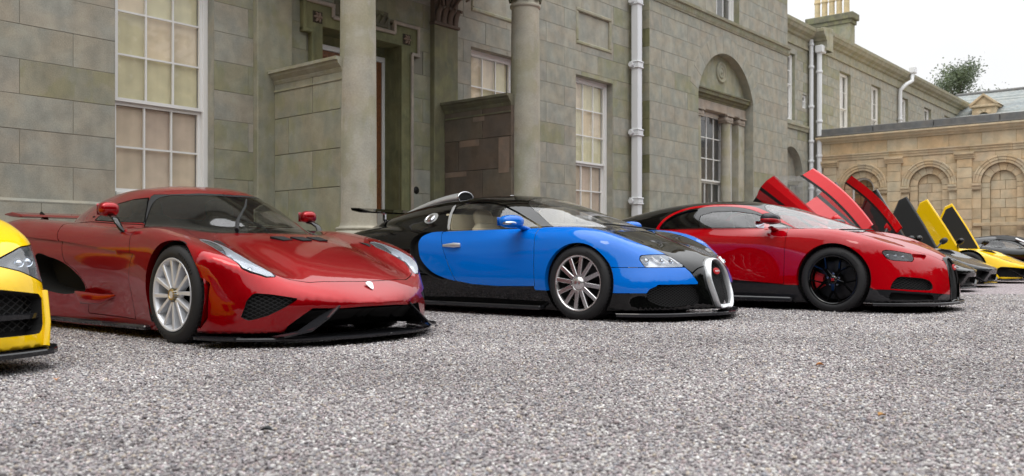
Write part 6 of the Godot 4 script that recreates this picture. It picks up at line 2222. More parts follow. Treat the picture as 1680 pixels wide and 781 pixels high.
func build_blue_car() -> void:
	var b := make_body(BLUE_COUPE)
	var h := mesh_body(b, Vector3(0, 0.04, -3.75), Vector3(1.1, 1.36, 1.15), 0.03)
	var c := thing("sports_car", "bright blue and black coupe with a chrome horseshoe grille and polished spoked wheels", "car", Vector3(7.51, 0, -4.775), 0.0, "supercars parked in the row")
	h = wheel_wells(h, [[0.0, .345, .372, .99, .66], [-2.71, .355, .385, 1.0, .66]], c)
	h = panel(c, h, "windscreen", "T", shape([.085, 0, .07, .15, .03, .3, -.06, .46, -.2, .60, -.36, .675, -.5, .65, -.77, .555, -.97, .465, -1.03, .40, -1.05, .2, -1.06, 0, -1.06, -.2, -.5, -.4, .0, -.2], true), [["y", ">", .83]], M.screen, true, 0.006)
	h = panel(c, h, "side_window", "S", shape([-1.66, .868, -1.72, 1.0, -1.775, 1.115, -1.70, 1.145, -1.55, 1.155, -1.33, 1.145, -1.16, 1.11, -.98, 1.04, -.80, .96, -.60, .872, -1.1, .868], false), [["a", ">", .42]], M.side_glass, false, 0.012)
	h = panel(c, h, "window_trim", "S", shape([-1.715, .862, -1.78, 1.0, -1.845, 1.14, -1.80, 1.145, -1.735, 1.0, -1.675, .862], false), [["a", ">", .45]], M.satin, false, 0.004)
	h = lamp(c, h, "F", shape([.755, .56, .735, .598, .66, .605, .50, .608, .455, .58, .42, .535, .385, .495, .55, .492, .74, .492], false), [["z", ">", .42]], [[.69, .55, .575, .03], [.58, .55, .665, .022], [.51, .545, .72, .018]], M.bowl)
	for s in [-1.0, 1.0]:
		for k in 3:
			var a0 := .63 - .07 * k; var z0 := .62 + .05 * k
			put("light_bar", sweep([Vector3(s * a0, .585, z0 - .035), Vector3(s * (a0 - .045), .525, z0 + .03)], [.013], 6, Vector2(1.0, .5)), M.white_print, c)
	var side_g := shape([.775, .25, .765, .29, .72, .322, .65, .33, .40, .33, .345, .31, .325, .27, .31, .20, .33, .165, .45, .155, .72, .165, .765, .20], true)
	h = panel(c, h, "side_intake", "F", side_g, [["z", ">", .5]], M.hole, false, 0.0, 0.05)
	grille_both(b, c, side_g, 0.019, 0.0022, 0.012, M.mesh_black)
	# horseshoe
	var hs := shape([0, .565, .07, .553, .13, .50, .165, .42, .17, .33, .158, .24, .135, .165, .115, .135, 0, .128, -.115, .135, -.135, .165, -.158, .24, -.17, .33, -.165, .42, -.13, .50, -.07, .553], true)
	h = panel(c, h, "grille_recess", "F", hs, [["z", ">", .55]], M.hole, true, 0.0, 0.04)
	put("grille_mesh", grille(b, hs, 0.016, 0.002, 0.006).done(), M.mesh_black, c)
	var ring := PackedVector3Array()
	for p in hs: ring.append(Vector3(p.x, p.y, b.nose.at(absf(p.x), p.y) + 0.006))
	ring.append(ring[0]); ring.append(ring[1])
	var rg := MB.new(); rg.tube(ring, PackedFloat32Array([0.0135]), 12, false, Vector2(1.0, 3.2), Vector3.BACK)
	rg.cbox(Vector3(-.115, .112, .88), Vector3(.115, .15, .995), 0.012)
	rg._t(Vector3(-.03, .15, .99), Vector3(.03, .15, .99), Vector3(0, .19, .985), Vector3.BACK)
	put("horseshoe_surround", rg.done(), M.satin, c)
	var bd := MB.new()
	var bx := Transform3D(Basis(Vector3.RIGHT, PI / 2 - 0.25), Vector3(0, .455, b.nose.at(0, .455) + 0.012))
	var oval := PackedVector2Array()
	bd.lathe(pv2([0.0, 0.008, 0.05, 0.007, 0.058, 0.002, 0.06, -0.004]), 28, bx * Transform3D(Basis.IDENTITY.scaled(Vector3(1, 1, 0.55)), Vector3.ZERO))
	put("badge", bd.done(), M.red_print, c)
	lettering("badge_lettering", "BUGATTI", 0.021, M.white_print, c, Transform3D(Basis(Vector3.RIGHT, -0.25), Vector3(0, .456, b.nose.at(0, .455) + 0.021)))
	# fuel cap
	var cap := PackedVector2Array()
	for k in 24: cap.append(Vector2(-2.05 + cos(TAU * k / 24.0) * 0.105, 1.0 + sin(TAU * k / 24.0) * 0.062))
	h = panel(c, h, "fuel_cap", "S", cap, [["a", ">", .5]], M.satin, false, 0.006)
	# door
	h = panel(c, h, "door", "S", shape([-.515, .868, -.50, .60, -.50, .306, -.98, .296, -1.31, .308, -1.54, .338, -1.63, .49, -1.72, .67, -1.775, .80, -1.785, .846, -1.69, .853, -1.2, .858], false), [["a", ">", .6]], M.blue)
	h = panel(c, h, "side_panel", "S", PackedVector2Array(Array(curve2([-1.76, .851, -1.98, .832, -2.06, .795, -2.085, .735, -2.075, .66, -2.05, .58, -1.98, .50, -1.86, .42, -1.71, .37, -1.5, .331], false, 5)) + [Vector2(-1.5, .6)]), [["a", ">", .6]], M.blue, false, 0.0)
	h = panel(c, h, "side_intake", "S", PackedVector2Array(Array(curve2([-1.95, .85, -2.10, .84, -2.19, .77, -2.21, .67, -2.17, .55, -2.05, .45, -1.88, .375, -1.7, .34], false, 5)) + [Vector2(-1.7, .45), Vector2(-1.9, .6), Vector2(-1.9, .8)]), [["a", ">", .6]], M.hole, false, 0.0, 0.07)
	# black bonnet between the wings
	h = panel(c, h, "bonnet", "T", shape([.10, -.1, .085, .15, .045, .31, -.04, .475, -.15, .595, .0, .615, .2, .63, .35, .62, .46, .59, .56, .545, .65, .49, .74, .44, .815, .385, .845, .35, .85, .22, .86, -.1], false), [["y", ">", .40], ["ny", ">", .0]], M.black, true, 0.006)
	h = panel(c, h, "front_bumper", "F", pv2([.392, .4915, .345, .41, .292, .338, .70, .338, .775, .262, 1.2, .262, 1.2, .4915]), [["z", ">", .28]], M.blue, false, 0.005)
	h = panel(c, h, "front_wing", "S", pv2([-.51, .268, .275, .268, .275, .493, 1.2, .493, 1.2, .90, .05, .905, -.2, .89, -.38, .878, -.51, .872]), [["a", ">", .36]], M.blue, false, 0.004)
	put_both("body", h, M.black, c)
	# lower lip and skirts
	put("splitter", lip(b, .055, .085, .055, .03, -.93, .93).done(), M.carbon, c)
	for s in [-1.0, 1.0]:
		var sk := MB.new(); sk.cbox(Vector3(minf(s * .90, s * .985), .085, -2.28), Vector3(maxf(s * .90, s * .985), .125, -.42), 0.01); put("side_skirt", sk.done(), M.carbon, c)
		# mirror
		var mr := group_node("mirror", c)
		var mb := MB.new()
		ball(mb, Vector3(s * 1.06, .925, -.70), Vector3(.145, .062, .085), Transform3D.IDENTITY, 2.5)
		put("shell", mb.done(), M.blue, mr)
		var mi := MB.new(); ball(mi, Vector3(s * 1.13, .905, -.665), Vector3(.078, .026, .058), Transform3D.IDENTITY, 2.4, 14, 8); put("indicator", mi.done(), M.projector, mr)
		var ft := MB.new(); ft.tube(PackedVector3Array([Vector3(s * .83, .855, -.70), Vector3(s * .97, .885, -.70)]), PackedFloat32Array([.05, .04]), 10, true, Vector2(1, .5)); put("foot", ft.done(), M.blue, mr)
		var mg := MB.new(); mg._q(Vector3(s * .95, .885, -.788), Vector3(s * 1.17, .885, -.788), Vector3(s * 1.17, .965, -.788), Vector3(s * .95, .965, -.788), Vector3.FORWARD); put("mirror_glass", mg.done(), M.mirror_glass, mr)
		# handle
		var hd := MB.new(); hd.tube(PackedVector3Array([Vector3(s * .962, .702, -1.72), Vector3(s * .985, .703, -1.64), Vector3(s * .987, .705, -1.54), Vector3(s * .965, .706, -1.47)]), PackedFloat32Array([.012, .017, .026, .02]), 12, true, Vector2(.5, 1.0)); put("door_handle", hd.done(), M.satin, c)
		var cr := MB.new(); cr.lathe(pv2([0.0, .006, .03, .005, .034, .0, .045, .002, .05, .006, .056, .0]), 20, Transform3D(Basis(Vector3.BACK, -s * (PI / 2 - 0.75)), Vector3(s * .825, 1.0, -2.05))); put("cap_centre", cr.done(), M.chrome, c)
		# roof intakes
		var sc := group_node("roof_intake", c)
		var o := PackedVector3Array(); var rr := PackedFloat32Array()
		for k in 9:
			var t := k / 8.0
			o.append(Vector3(s * lerpf(.40, .42, t), lerpf(1.235, 1.01, t * t * .75 + .25 * t), lerpf(-1.93, -2.95, t))); rr.append(lerpf(.088, .05, t))
		var sb := MB.new(); sb.tube(o, rr, 18, false, Vector2(1.35, .72)); put("shell", sb.done(), M.satin, sc)
		var mo := MB.new(); mo.tube(PackedVector3Array([o[0] + Vector3(0, 0, .003), o[0] + Vector3(0, 0, -.06)]), PackedFloat32Array([.074]), 18, true, Vector2(1.35, .72)); put("mouth", mo.done(), M.hole, sc)
		var lp := PackedVector3Array()
		for k in 25: lp.append(o[0] + Vector3(cos(TAU * k / 24.0) * .118, sin(TAU * k / 24.0) * .063, .004))
		var lm := MB.new(); lm.tube(lp, PackedFloat32Array([.009]), 8, false); put("mouth_rim", lm.done(), M.chrome, sc)
		# wing struts
		var st := MB.new(); st.cbox(Vector3(s * .42 - .03, .84, -3.36), Vector3(s * .42 + .03, 1.13, -3.22), .02, Transform3D(Basis.IDENTITY, Vector3.ZERO)); st.tube(PackedVector3Array([Vector3(s * .42, .85, -3.15), Vector3(s * .42, 1.12, -3.30)]), PackedFloat32Array([.028]), 10); put("wing_strut", st.done(), M.chrome, c)
	var wg := MB.new()
	var sec := pv2([-3.52, 1.17, -3.36, 1.16, -3.18, 1.118, -3.12, 1.11, -3.16, 1.095, -3.34, 1.105, -3.5, 1.135])
	wg.prism(sec, -.72, .72, Transform3D(Basis(Vector3.BACK, Vector3.UP, Vector3.LEFT), Vector3.ZERO), true, .012)
	put("rear_wing", wg.done(), M.black, c)
	var wp := MB.new(); wp.tube(PackedVector3Array([Vector3(.3, .86, .08), Vector3(.1, .875, .06), Vector3(-.35, .91, -.12)]), PackedFloat32Array([.008]), 6); put("wiper", wp.done(), M.rubber, c)
	cabin(c, -.10, -1.80, .80, .86, 1.2, M.cream, M.cream)
	var mt := {"rim": M.polished, "spoke": M.polished, "caliper": M.black, "cal": 2.6, "barrel": M.trim_black}
	for s in [-1.0, 1.0]:
		wheel(c, s, .955, 0.0, .345, .27, .262, "twelve", mt)
		wheel(c, s, .985, -2.71, .355, .34, .268, "twelve", mt)

func build_red_black_car() -> void:
	var b := make_body(RED_COUPE)
	var h := mesh_body(b, Vector3(0, 0.04, -3.75), Vector3(1.1, 1.36, 1.15), 0.03)
	var c := thing("sports_car", "bright red coupe with a black roof, a red side arc and black split-spoke wheels", "car", Vector3(10.2, 0, -3.43), 0.0, "supercars parked in the row")
	h = wheel_wells(h, [[0.0, .345, .385, 1.0, .66], [-2.71, .36, .395, 1.02, .66]], c)
	h = panel(c, h, "windscreen", "T", shape([.065, 0, .05, .15, .01, .3, -.08, .46, -.22, .60, -.36, .68, -.52, .655, -.78, .57, -.95, .48, -1.0, .40, -1.02, .2, -1.03, 0, -1.03, -.2, -.5, -.4, .0, -.2], true), [["y", ">", .85]], M.screen, true, 0.006)
	var glassp := [-1.58, .918, -1.615, 1.0, -1.62, 1.07, -1.48, 1.11, -1.24, 1.112, -1.0, 1.075, -.83, 1.015, -.58, .915]
	h = panel(c, h, "side_window", "S", pv2(glassp), [["a", ">", .42]], M.side_glass, false, 0.006)
	var arcin := [-2.14, .915, -2.12, .97, -2.08, 1.03, -2.0, 1.09, -1.86, 1.145, -1.61, 1.172, -1.27, 1.165, -1.1, 1.135, -.92, 1.07, -.74, .99, -.53, .905]
	h = panel(c, h, "quarter_window", "S", pv2([-2.11, .925, -2.07, 1.02, -1.98, 1.085, -1.84, 1.13, -1.70, 1.148, -1.69, .925]), [["a", ">", .42]], M.black, false, 0.004, 0.012)
	h = panel(c, h, "window_surround", "S", PackedVector2Array(Array(curve2(arcin, false, 4))), [["a", ">", .42]], M.black, false, 0.003)
	var arc := MB.new()
	# red arc over the side windows
	h = panel(c, h, "arc_trim", "S", PackedVector2Array(Array(curve2([-2.185, .915, -2.165, .97, -2.12, 1.045, -2.03, 1.115, -1.88, 1.172, -1.61, 1.203, -1.27, 1.195, -1.08, 1.165, -.90, 1.10, -.70, 1.01, -.47, .90], false, 4))), [["a", ">", .42]], M.red, false, 0.0)
	var heads := shape([.845, .64, .80, .655, .70, .642, .57, .615, .585, .57, .625, .535, .78, .548, .82, .568], false)
	h = lamp(c, h, "F", heads, [["z", ">", .35]], [[.76, .60, .50, .026], [.69, .595, .555, .024], [.63, .585, .61, .022]], M.bowl_dark, 0.04, M.lens_dark)
	h = panel(c, h, "headlight_recess", "F", pv2([.565, .618, .34, .607, .47, .555, .60, .53, .58, .57]), [["z", ">", .5]], M.red, false, 0.0, 0.03)
	var gr := shape([.855, .26, .835, .32, .80, .372, .77, .385, .59, .365, .52, .34, .495, .30, .505, .255, .56, .24, .72, .248], false)
	h = panel(c, h, "side_intake", "F", gr, [["z", ">", .4]], M.hole, false, 0.0, 0.06)
	grille_both(b, c, gr, 0.021, 0.0022, 0.03, M.mesh_black)
	var hs := shape([0, .575, .075, .56, .13, .50, .165, .40, .175, .30, .17, .20, .16, .135, 0, .13, -.16, .135, -.17, .2, -.175, .3, -.165, .4, -.13, .5, -.075, .56], true)
	h = panel(c, h, "grille_recess", "F", hs, [["z", ">", .55]], M.hole, true, 0.0, 0.05)
	put("grille_mesh", grille(b, hs, 0.02, 0.002, 0.02).done(), M.mesh_black, c)
	var ring := PackedVector3Array()
	for p in hs: ring.append(Vector3(p.x, p.y, b.nose.at(absf(p.x), p.y) - 0.016))
	ring.append(ring[0]); ring.append(ring[1])
	var rg := MB.new(); rg.tube(ring, PackedFloat32Array([0.011]), 12, false, Vector2(1.0, 2.2), Vector3.BACK)
	put("horseshoe_surround", rg.done(), M.black, c)
	var bd := MB.new()
	bd.lathe(pv2([0.0, 0.008, 0.05, 0.007, 0.058, 0.002, 0.06, -0.004]), 28, Transform3D(Basis(Vector3.RIGHT, PI / 2 - 0.2), Vector3(0, .475, b.nose.at(0, .475) + 0.015)) * Transform3D(Basis.IDENTITY.scaled(Vector3(1, 1, 0.55)), Vector3.ZERO))
	put("badge", bd.done(), M.red_print, c)
	lettering("badge_lettering", "BUGATTI", 0.021, M.white_print, c, Transform3D(Basis(Vector3.RIGHT, -0.2), Vector3(0, .476, b.nose.at(0, .475) + 0.025)))
	h = panel(c, h, "lower_intake", "F", pv2([.86, .225, .52, .20, .505, .14, .87, .145]), [["z", ">", .4]], M.hole, false, 0.0, 0.06)
	h = panel(c, h, "front_apron", "F", pv2([1.2, .262, .86, .25, .72, .23, .22, .19, -.1, .18, -.1, 0, 1.2, 0]), [["z", ">", .1]], M.carbon, true, 0.003)
	h = panel(c, h, "sill", "S", pv2([.4, .27, -.43, .28, -.54, .282, -1.12, .32, -1.6, .36, -2.3, .40, -2.4, 0, .4, 0]), [["a", ">", .5]], M.carbon, false, 0.003)
	h = panel(c, h, "door", "S", pv2([-.505, .897, -.52, .55, -.53, .286, -1.12, .324, -1.7, .38, -2.0, .50, -2.17, .66, -2.21, .80, -2.19, .905]), [["a", ">", .6]], M.red)
	h = panel(c, h, "rear_body", "S", pv2([-2.19, .912, -.6, .912, -.45, .895, -.36, .887, -.36, 1.4, -4, 1.4, -4, 0, -1.9, 0, -1.9, .42, -2.05, .5, -2.21, .66, -2.25, .80]), [], M.black, true, 0.003)
	h = panel(c, h, "roof", "S", pv2([-.37, .889, .12, .869, .12, 1.4, -.37, 1.4]), [["a", "<", .72]], M.black, true, 0.003)
	h = panel(c, h, "bonnet", "T", pv2([.07, -.1, .05, .16, .01, .31, -.085, .475, -.2, .60, .0, .63, .3, .62, .5, .55, .70, .42, .80, .25, .86, .16, .86, -.1]), [["y", ">", .45], ["ny", ">", .1]], M.red, true, 0.005)
	put_both("body", h, M.red, c)
	put("splitter", lip(b, .085, .115, .045, .03, -.95, .95).done(), M.carbon, c)
	for s in [-1.0, 1.0]:
		var sk := MB.new(); sk.cbox(Vector3(minf(s * .90, s * 1.0), .10, -2.28), Vector3(maxf(s * .90, s * 1.0), .15, -.43), 0.012); put("side_skirt", sk.done(), M.carbon, c)
		var mr := group_node("mirror", c)
		var mb := MB.new(); ball(mb, Vector3(s * 1.05, .94, -.67), Vector3(.145, .06, .09), Transform3D(Basis(Vector3.FORWARD, s * -.06), Vector3.ZERO), 2.6)
		put("shell", mb.done(), M.dark_grey, mr)
		var lo := MB.new(); ball(lo, Vector3(s * 1.05, .918, -.668), Vector3(.15, .032, .093), Transform3D(Basis(Vector3.FORWARD, s * -.06), Vector3.ZERO), 2.6); put("lower_shell", lo.done(), M.red, mr)
		var ft := MB.new(); ft.tube(PackedVector3Array([Vector3(s * .86, .87, -.66), Vector3(s * .98, .905, -.67)]), PackedFloat32Array([.05, .035]), 10, true, Vector2(1, .5)); put("foot", ft.done(), M.red, mr)
		var mg := MB.new(); mg._q(Vector3(s * .94, .90, -.765), Vector3(s * 1.16, .90, -.765), Vector3(s * 1.16, .975, -.765), Vector3(s * .94, .975, -.765), Vector3.FORWARD); put("mirror_glass", mg.done(), M.mirror_glass, mr)
	var wp := MB.new(); wp.tube(PackedVector3Array([Vector3(-.45, .885, -.11), Vector3(-.1, .888, .03), Vector3(.35, .90, -.02)]), PackedFloat32Array([.008]), 6); put("wiper", wp.done(), M.rubber, c)
	cabin(c, -.10, -1.80, .80, .89, 1.2, M.trim_black, M.trim_black)
	var mt := {"rim": M.black, "spoke": M.black, "caliper": M.red_print, "cal": -2.1}
	for s in [-1.0, 1.0]:
		wheel(c, s, .97, 0.0, .345, .285, .262, "split", mt)
		wheel(c, s, 1.0, -2.71, .36, .355, .272, "split", mt)

func build_dark_red_car() -> void:
	var b := make_body(DARK_RED_COUPE)
	var h := mesh_body(b, Vector3(0, 0.04, -3.6), Vector3(1.1, 1.3, 1.2), 0.03)
	var c := thing("sports_car", "deep candy red coupe with silver star-spoked wheels and a carbon front splitter", "car", Vector3(4.01, 0, -5.6), 0.0, "supercars parked in the row")
	h = wheel_wells(h, [[0.0, .335, .368, .99, .66], [-2.66, .355, .385, 1.02, .66]], c)
	h = panel(c, h, "windscreen", "T", shape([-.06, 0, -.075, .12, -.13, .27, -.22, .42, -.35, .57, -.49, .65, -.64, .715, -.79, .735, -.92, .64, -1.03, .50, -1.0, .44, -.86, .33, -.74, .17, -.70, 0, -.71, -.2, -.4, -.4, -.1, -.2], true), [["y", ">", .76]], M.screen_dark, true, 0.006)
	h = panel(c, h, "side_window", "S", pv2([-1.60, .885, -1.50, .97, -1.43, 1.015, -1.27, 1.045, -1.12, 1.055, -1.01, .97, -.875, .85, -1.2, .862]), [["a", ">", .4]], M.screen_dark, false, 0.008)
	h = panel(c, h, "pillar_trim", "S", pv2([-.76, .815, -.885, .845, -1.02, .975, -1.14, 1.085, -1.0, 1.085]), [["a", ">", .42], ["z", "<", -.79]], M.dark_grey, false, 0.002)
	h = panel(c, h, "header_trim", "T", shape([-.69, -.05, -.735, .17, -.855, .34, -1.0, .455, -1.06, .50, -1.09, .485, -1.02, .42, -.90, .32, -.78, .16, -.735, -.05], false), [["y", ">", 1.0]], M.dark_grey, true, 0.0)
	var hl := shape([.03, .772, .08, .715, .20, .685, .34, .69, .55, .675, .72, .605, .69, .672, .62, .74, .57, .78, .47, .805, .32, .812, .11, .802], false)
	h = lamp(c, h, "T", hl, [["y", ">", .40]], [[.755, .555, .38, .035], [.735, .60, .26, .028], [.70, .50, .54, .022]], M.bowl, 0.045)
	h = panel(c, h, "bonnet", "T", pv2([-.04, -.1, -.06, .13, -.115, .285, -.205, .43, -.335, .585, -.40, .66, -.10, .745, .02, .765, .075, .71, .20, .678, .34, .683, .55, .668, .70, .60, .755, .52, .81, .43, .845, .25, .86, .06, .865, -.1]), [["y", ">", .38], ["ny", ">", .05]], M.candy, true, 0.006)
	for q in [-.16, 0.0, .16]:
		pass
	var g := pv2([.815, .20, .79, .31, .755, .358, .68, .35, .54, .32, .70, .21, .78, .18])
	h = panel(c, h, "side_intake", "F", g, [["z", ">", .4]], M.hole, false, 0.0, 0.05)
	grille_both(b, c, g, 0.021, 0.002, 0.02, M.mesh_black)
	h = panel(c, h, "centre_intake", "F", pv2([.62, .09, .60, .14, .47, .258, .30, .252, .15, .258, -.1, .26, -.1, .0, .62, .0]), [["z", ">", .5]], M.hole, true, 0.0, 0.14)
	h = panel(c, h, "wing_vane", "S", pv2([.24, .50, .30, .475, .41, .418, .405, .19, .335, .128, .24, .128]), [["a", ">", .7]], M.candy, false, 0.012, 0.028)
	h = panel(c, h, "side_scoop", "S", shape([-2.10, .60, -1.85, .585, -1.66, .545, -1.5, .475, -1.40, .39, -1.39, .335, -1.5, .312, -1.9, .30, -2.08, .34, -2.16, .46], true), [["a", ">", .6]], M.hole, false, 0.0, 0.16)
	h = crease(h, [-2.45, .765, -1.74, .718, -1.2, .672, -.60, .618, -.47, .61], .20, .022)
	h = panel(c, h, "door", "S", pv2([-.60, .80, -.63, .76, -.585, .61, -.625, .52, -.66, .40, -.66, .135, -1.40, .15, -1.36, .33, -1.385, .39, -1.46, .475, -1.56, .52, -1.63, .55, -1.70, .705, -1.765, .735, -1.80, .78, -1.84, .83, -1.90, .872, -1.62, .872, -1.2, .848, -.9, .835]), [["a", ">", .58]], M.candy, false, 0.006)
	put_both("body", h, M.candy, c)
	# blade in front of the scoop
	for s in [-1.0, 1.0]:
		put("scoop_blade", sweep([Vector3(s * .93, .31, -1.52), Vector3(s * .955, .275, -1.35), Vector3(s * .93, .27, -1.1), Vector3(s * .885, .30, -.95)], [.012, .05, .04, .008], 10, Vector2(.45, 1.0)), M.candy, c)
		put("side_skirt", box_mesh(Vector3(minf(s * .85, s * .93), .07, -2.2), Vector3(maxf(s * .85, s * .93), .105, -.42), .012), M.carbon, c)
		# mirror on a curved stalk
		var mr := group_node("mirror", c)
		put("stalk", sweep([Vector3(s * .88, .765, -.82), Vector3(s * .905, .80, -.82), Vector3(s * .915, .855, -.86), Vector3(s * .91, .89, -.93), Vector3(s * .90, .90, -.99)], [.022, .02, .02, .021, .02], 12, Vector2(1.4, .8)), M.black, mr)
		put("stalk_foot", sweep([Vector3(s * .87, .755, -.82), Vector3(s * .885, .79, -.82)], [.035, .024], 12), M.candy, mr)
		var mb := MB.new()
		ball(mb, Vector3(s * .91, .948, -1.0), Vector3(.075, .055, .06), Transform3D.IDENTITY, 2.6)
		put("shell", mb.done(), M.candy, mr)
		var mg := MB.new(); mg._q(Vector3(s * .85, .905, -1.062), Vector3(s * .97, .905, -1.062), Vector3(s * .97, .99, -1.062), Vector3(s * .85, .99, -1.062), Vector3.FORWARD); put("mirror_glass", mg.done(), M.mirror_glass, mr)
		# bonnet vents
	for q in [.16, .0, -.16]:
		var v := MB.new()
		var zc := .155 - absf(q) * .12
		var yc := b.top.at(zc, absf(q)) + .008
		v.prism(pv2([q - .075, zc - .04, q + .045, zc - .045, q + .07, zc + .035, q - .02, zc + .05]), -.02, 0.003, Transform3D(Basis(Vector3.RIGHT, Vector3(0, -.30, .95).normalized(), Vector3(0, .95, .30).normalized()), Vector3(0, yc + zc * .315, zc * .05 - .012)))
		put("bonnet_vent", v.done(), M.hole, c)
	# carbon splitter with its end plates and fins
	put("splitter", lip(b, .05, .07, .065, .045, -.93, .93, .2, .15).done(), M.carbon, c)
	for s in [-1.0, 1.0]:
		var fin := MB.new()
		var A := [Vector3(s * .31, .262, .985), Vector3(s * .40, .19, .985), Vector3(s * .52, .11, .96), Vector3(s * .66, .072, .86)]
		var B := [Vector3(s * .33, .255, .93), Vector3(s * .44, .18, .90), Vector3(s * .56, .10, .86), Vector3(s * .70, .07, .78)]
		for k in 3:
			fin.quad(A[k], A[k + 1], B[k + 1], B[k])
			var d := Vector3(0, .012, .0)
			fin.quad(A[k] + d, B[k] + d, B[k + 1] + d, A[k + 1] + d)
			fin._q(A[k], A[k + 1], A[k + 1] + d, A[k] + d, Vector3(0, 0, 1))
		put("splitter_fin", fin.done(), M.carbon, c)
		var ep := MB.new()
		ep.prism(shape([s * .80, .60, s * .93, .62, s * 1.0, .50, s * 1.0, .36, s * .9, .34, s * .82, .4], true), .06, .075, Transform3D(Basis(Vector3.RIGHT, Vector3.BACK, Vector3.UP), Vector3.ZERO), true)
		put("splitter_end", ep.done(), M.carbon, c)
	var bd := MB.new()
	bd.prism(shape([0, -.04, .022, -.01, .026, .026, 0, .034, -.026, .026, -.022, -.01], true), -.004, .003, Transform3D(Basis(Vector3.RIGHT, -.72), Vector3(0, .395, b.nose.at(0, .395) - .012)), false, .002)
	put("badge", bd.done(), M.satin, c)
	# rear wing
	var wg := MB.new()
	wg.prism(pv2([-3.38, .99, -3.2, 1.0, -3.02, .975, -2.96, .955, -3.02, .945, -3.2, .955, -3.36, .975]), -.78, .78, Transform3D(Basis(Vector3.BACK, Vector3.UP, Vector3.LEFT), Vector3.ZERO), true, .01)
	put("rear_wing", wg.done(), M.candy, c)
	for s in [-1.0, 1.0]: put("wing_strut", sweep([Vector3(s * .55, .80, -2.95), Vector3(s * .55, .93, -3.02), Vector3(s * .55, .985, -3.12)], [.045, .045, .03], 10, Vector2(.5, 1.0)), M.black, c)
	put("wiper", sweep([Vector3(-.33, .79, -.20), Vector3(-.24, .86, -.33), Vector3(-.05, .985, -.52), Vector3(.05, 1.05, -.66)], [.016, .014, .01, .007], 8), M.rubber, c)
	cabin(c, -.45, -1.65, .72, .82, 1.08, M.trim_black, M.trim_black)
	var mt := {"rim": M.alloy, "spoke": M.alloy, "caliper": M.black, "cal": 1.0}
	for s in [-1.0, 1.0]:
		wheel(c, s, .955, 0.0, .335, .275, .252, "star", mt)
		wheel(c, s, 1.0, -2.66, .355, .345, .265, "star", mt)

var YELLOW_GT := {
	"top": [
		[0.0, [-3.6, .85, -3.2, .93, -2.6, .92, -1.5, .90, -0.7, .90, -0.3, .865, 0.1, .81, 0.5, .72, 0.8, .63, 1.0, .545, 1.15, .47]],
		[0.45, [-3.6, .85, -3.2, .93, -2.6, .92, -1.5, .90, -0.7, .89, -0.3, .85, 0.1, .79, 0.5, .705, 0.8, .61, 1.0, .52, 1.15, .44]],
		[0.80, [-3.6, .84, -3.2, .92, -2.7, .93, -2.0, .88, -1.2, .84, -0.5, .835, 0.0, .835, 0.25, .825, 0.45, .785, 0.6, .73, 0.75, .645, 0.9, .52, 1.1, .38]],
		[1.0, [-3.6, .75, -3.2, .83, -2.7, .84, -2.0, .80, -1.2, .78, -0.5, .77, 0.0, .77, 0.25, .755, 0.45, .705, 0.6, .65, 0.75, .56, 0.9, .44]],
	],
	"side": [
		[0.10, [-3.6, .82, -2.8, .92, -2.0, .90, -1.0, .90, 0.0, .94, 0.5, .95, 1.1, .90]],
		[0.45, [-3.6, .86, -2.8, .985, -2.0, .95, -1.0, .93, -0.3, .96, 0.0, .97, 0.5, .96, 1.1, .88]],
		[0.75, [-3.6, .84, -2.8, .96, -2.0, .92, -1.0, .90, -0.3, .93, 0.0, .94, 0.5, .91, 1.1, .8]],
	],
	"nose": [
		[0.08, [0.0, 1.10, 0.5, 1.06, 0.75, .98, 0.88, .89, 0.95, .74, 1.0, .5]],
		[0.30, [0.0, 1.10, 0.5, 1.05, 0.75, .95, 0.88, .83, 0.95, .67, 1.0, .45]],
		[0.50, [0.0, 1.08, 0.5, 1.02, 0.75, .90, 0.88, .76, 0.95, .58, 1.0, .4]],
		[0.70, [0.0, .98, 0.5, .92, 0.75, .80, 0.88, .64, 0.95, .48, 1.0, .3]],
	],
	"tail": [[0.1, [0.0, -3.4, 1.0, -3.2]], [0.5, [0.0, -3.55, 1.0, -3.3]], [0.9, [0.0, -3.5, 1.0, -3.2]]],
	"bottom": [-3.6, .2, -3.0, .13, 1.2, .125],
	"ctop": [
		[0.0, [-3.5, .88, -3.0, 1.03, -2.5, 1.19, -2.0, 1.27, -1.6, 1.275, -1.3, 1.22, -1.0, 1.07, -0.7, .90, -0.5, .80]],
		[0.45, [-3.5, .86, -3.0, 1.01, -2.5, 1.16, -2.0, 1.24, -1.65, 1.24, -1.4, 1.17, -1.1, 1.02, -0.8, .87, -0.6, .77]],
		[0.75, [-3.5, .8, -3.0, .93, -2.5, 1.06, -2.0, 1.13, -1.7, 1.11, -1.4, 1.0, -1.1, .86, -0.8, .7]],
	],
	"cside": [
		[0.75, [-3.5, .5, -2.8, .80, -2.2, .86, -1.5, .86, -1.0, .80, -0.6, .6]],
		[1.0, [-3.5, .35, -2.8, .66, -2.2, .74, -1.5, .73, -1.0, .6, -0.6, .3]],
		[1.25, [-3.5, .2, -2.8, .5, -2.2, .6, -1.5, .58, -1.0, .4, -0.6, .1]],
	],
	"k_edge": 0.10, "k_nose": 0.08, "k_can": 0.08, "k_join": 0.05, "zf": 0.05, "zr": -2.9,
}

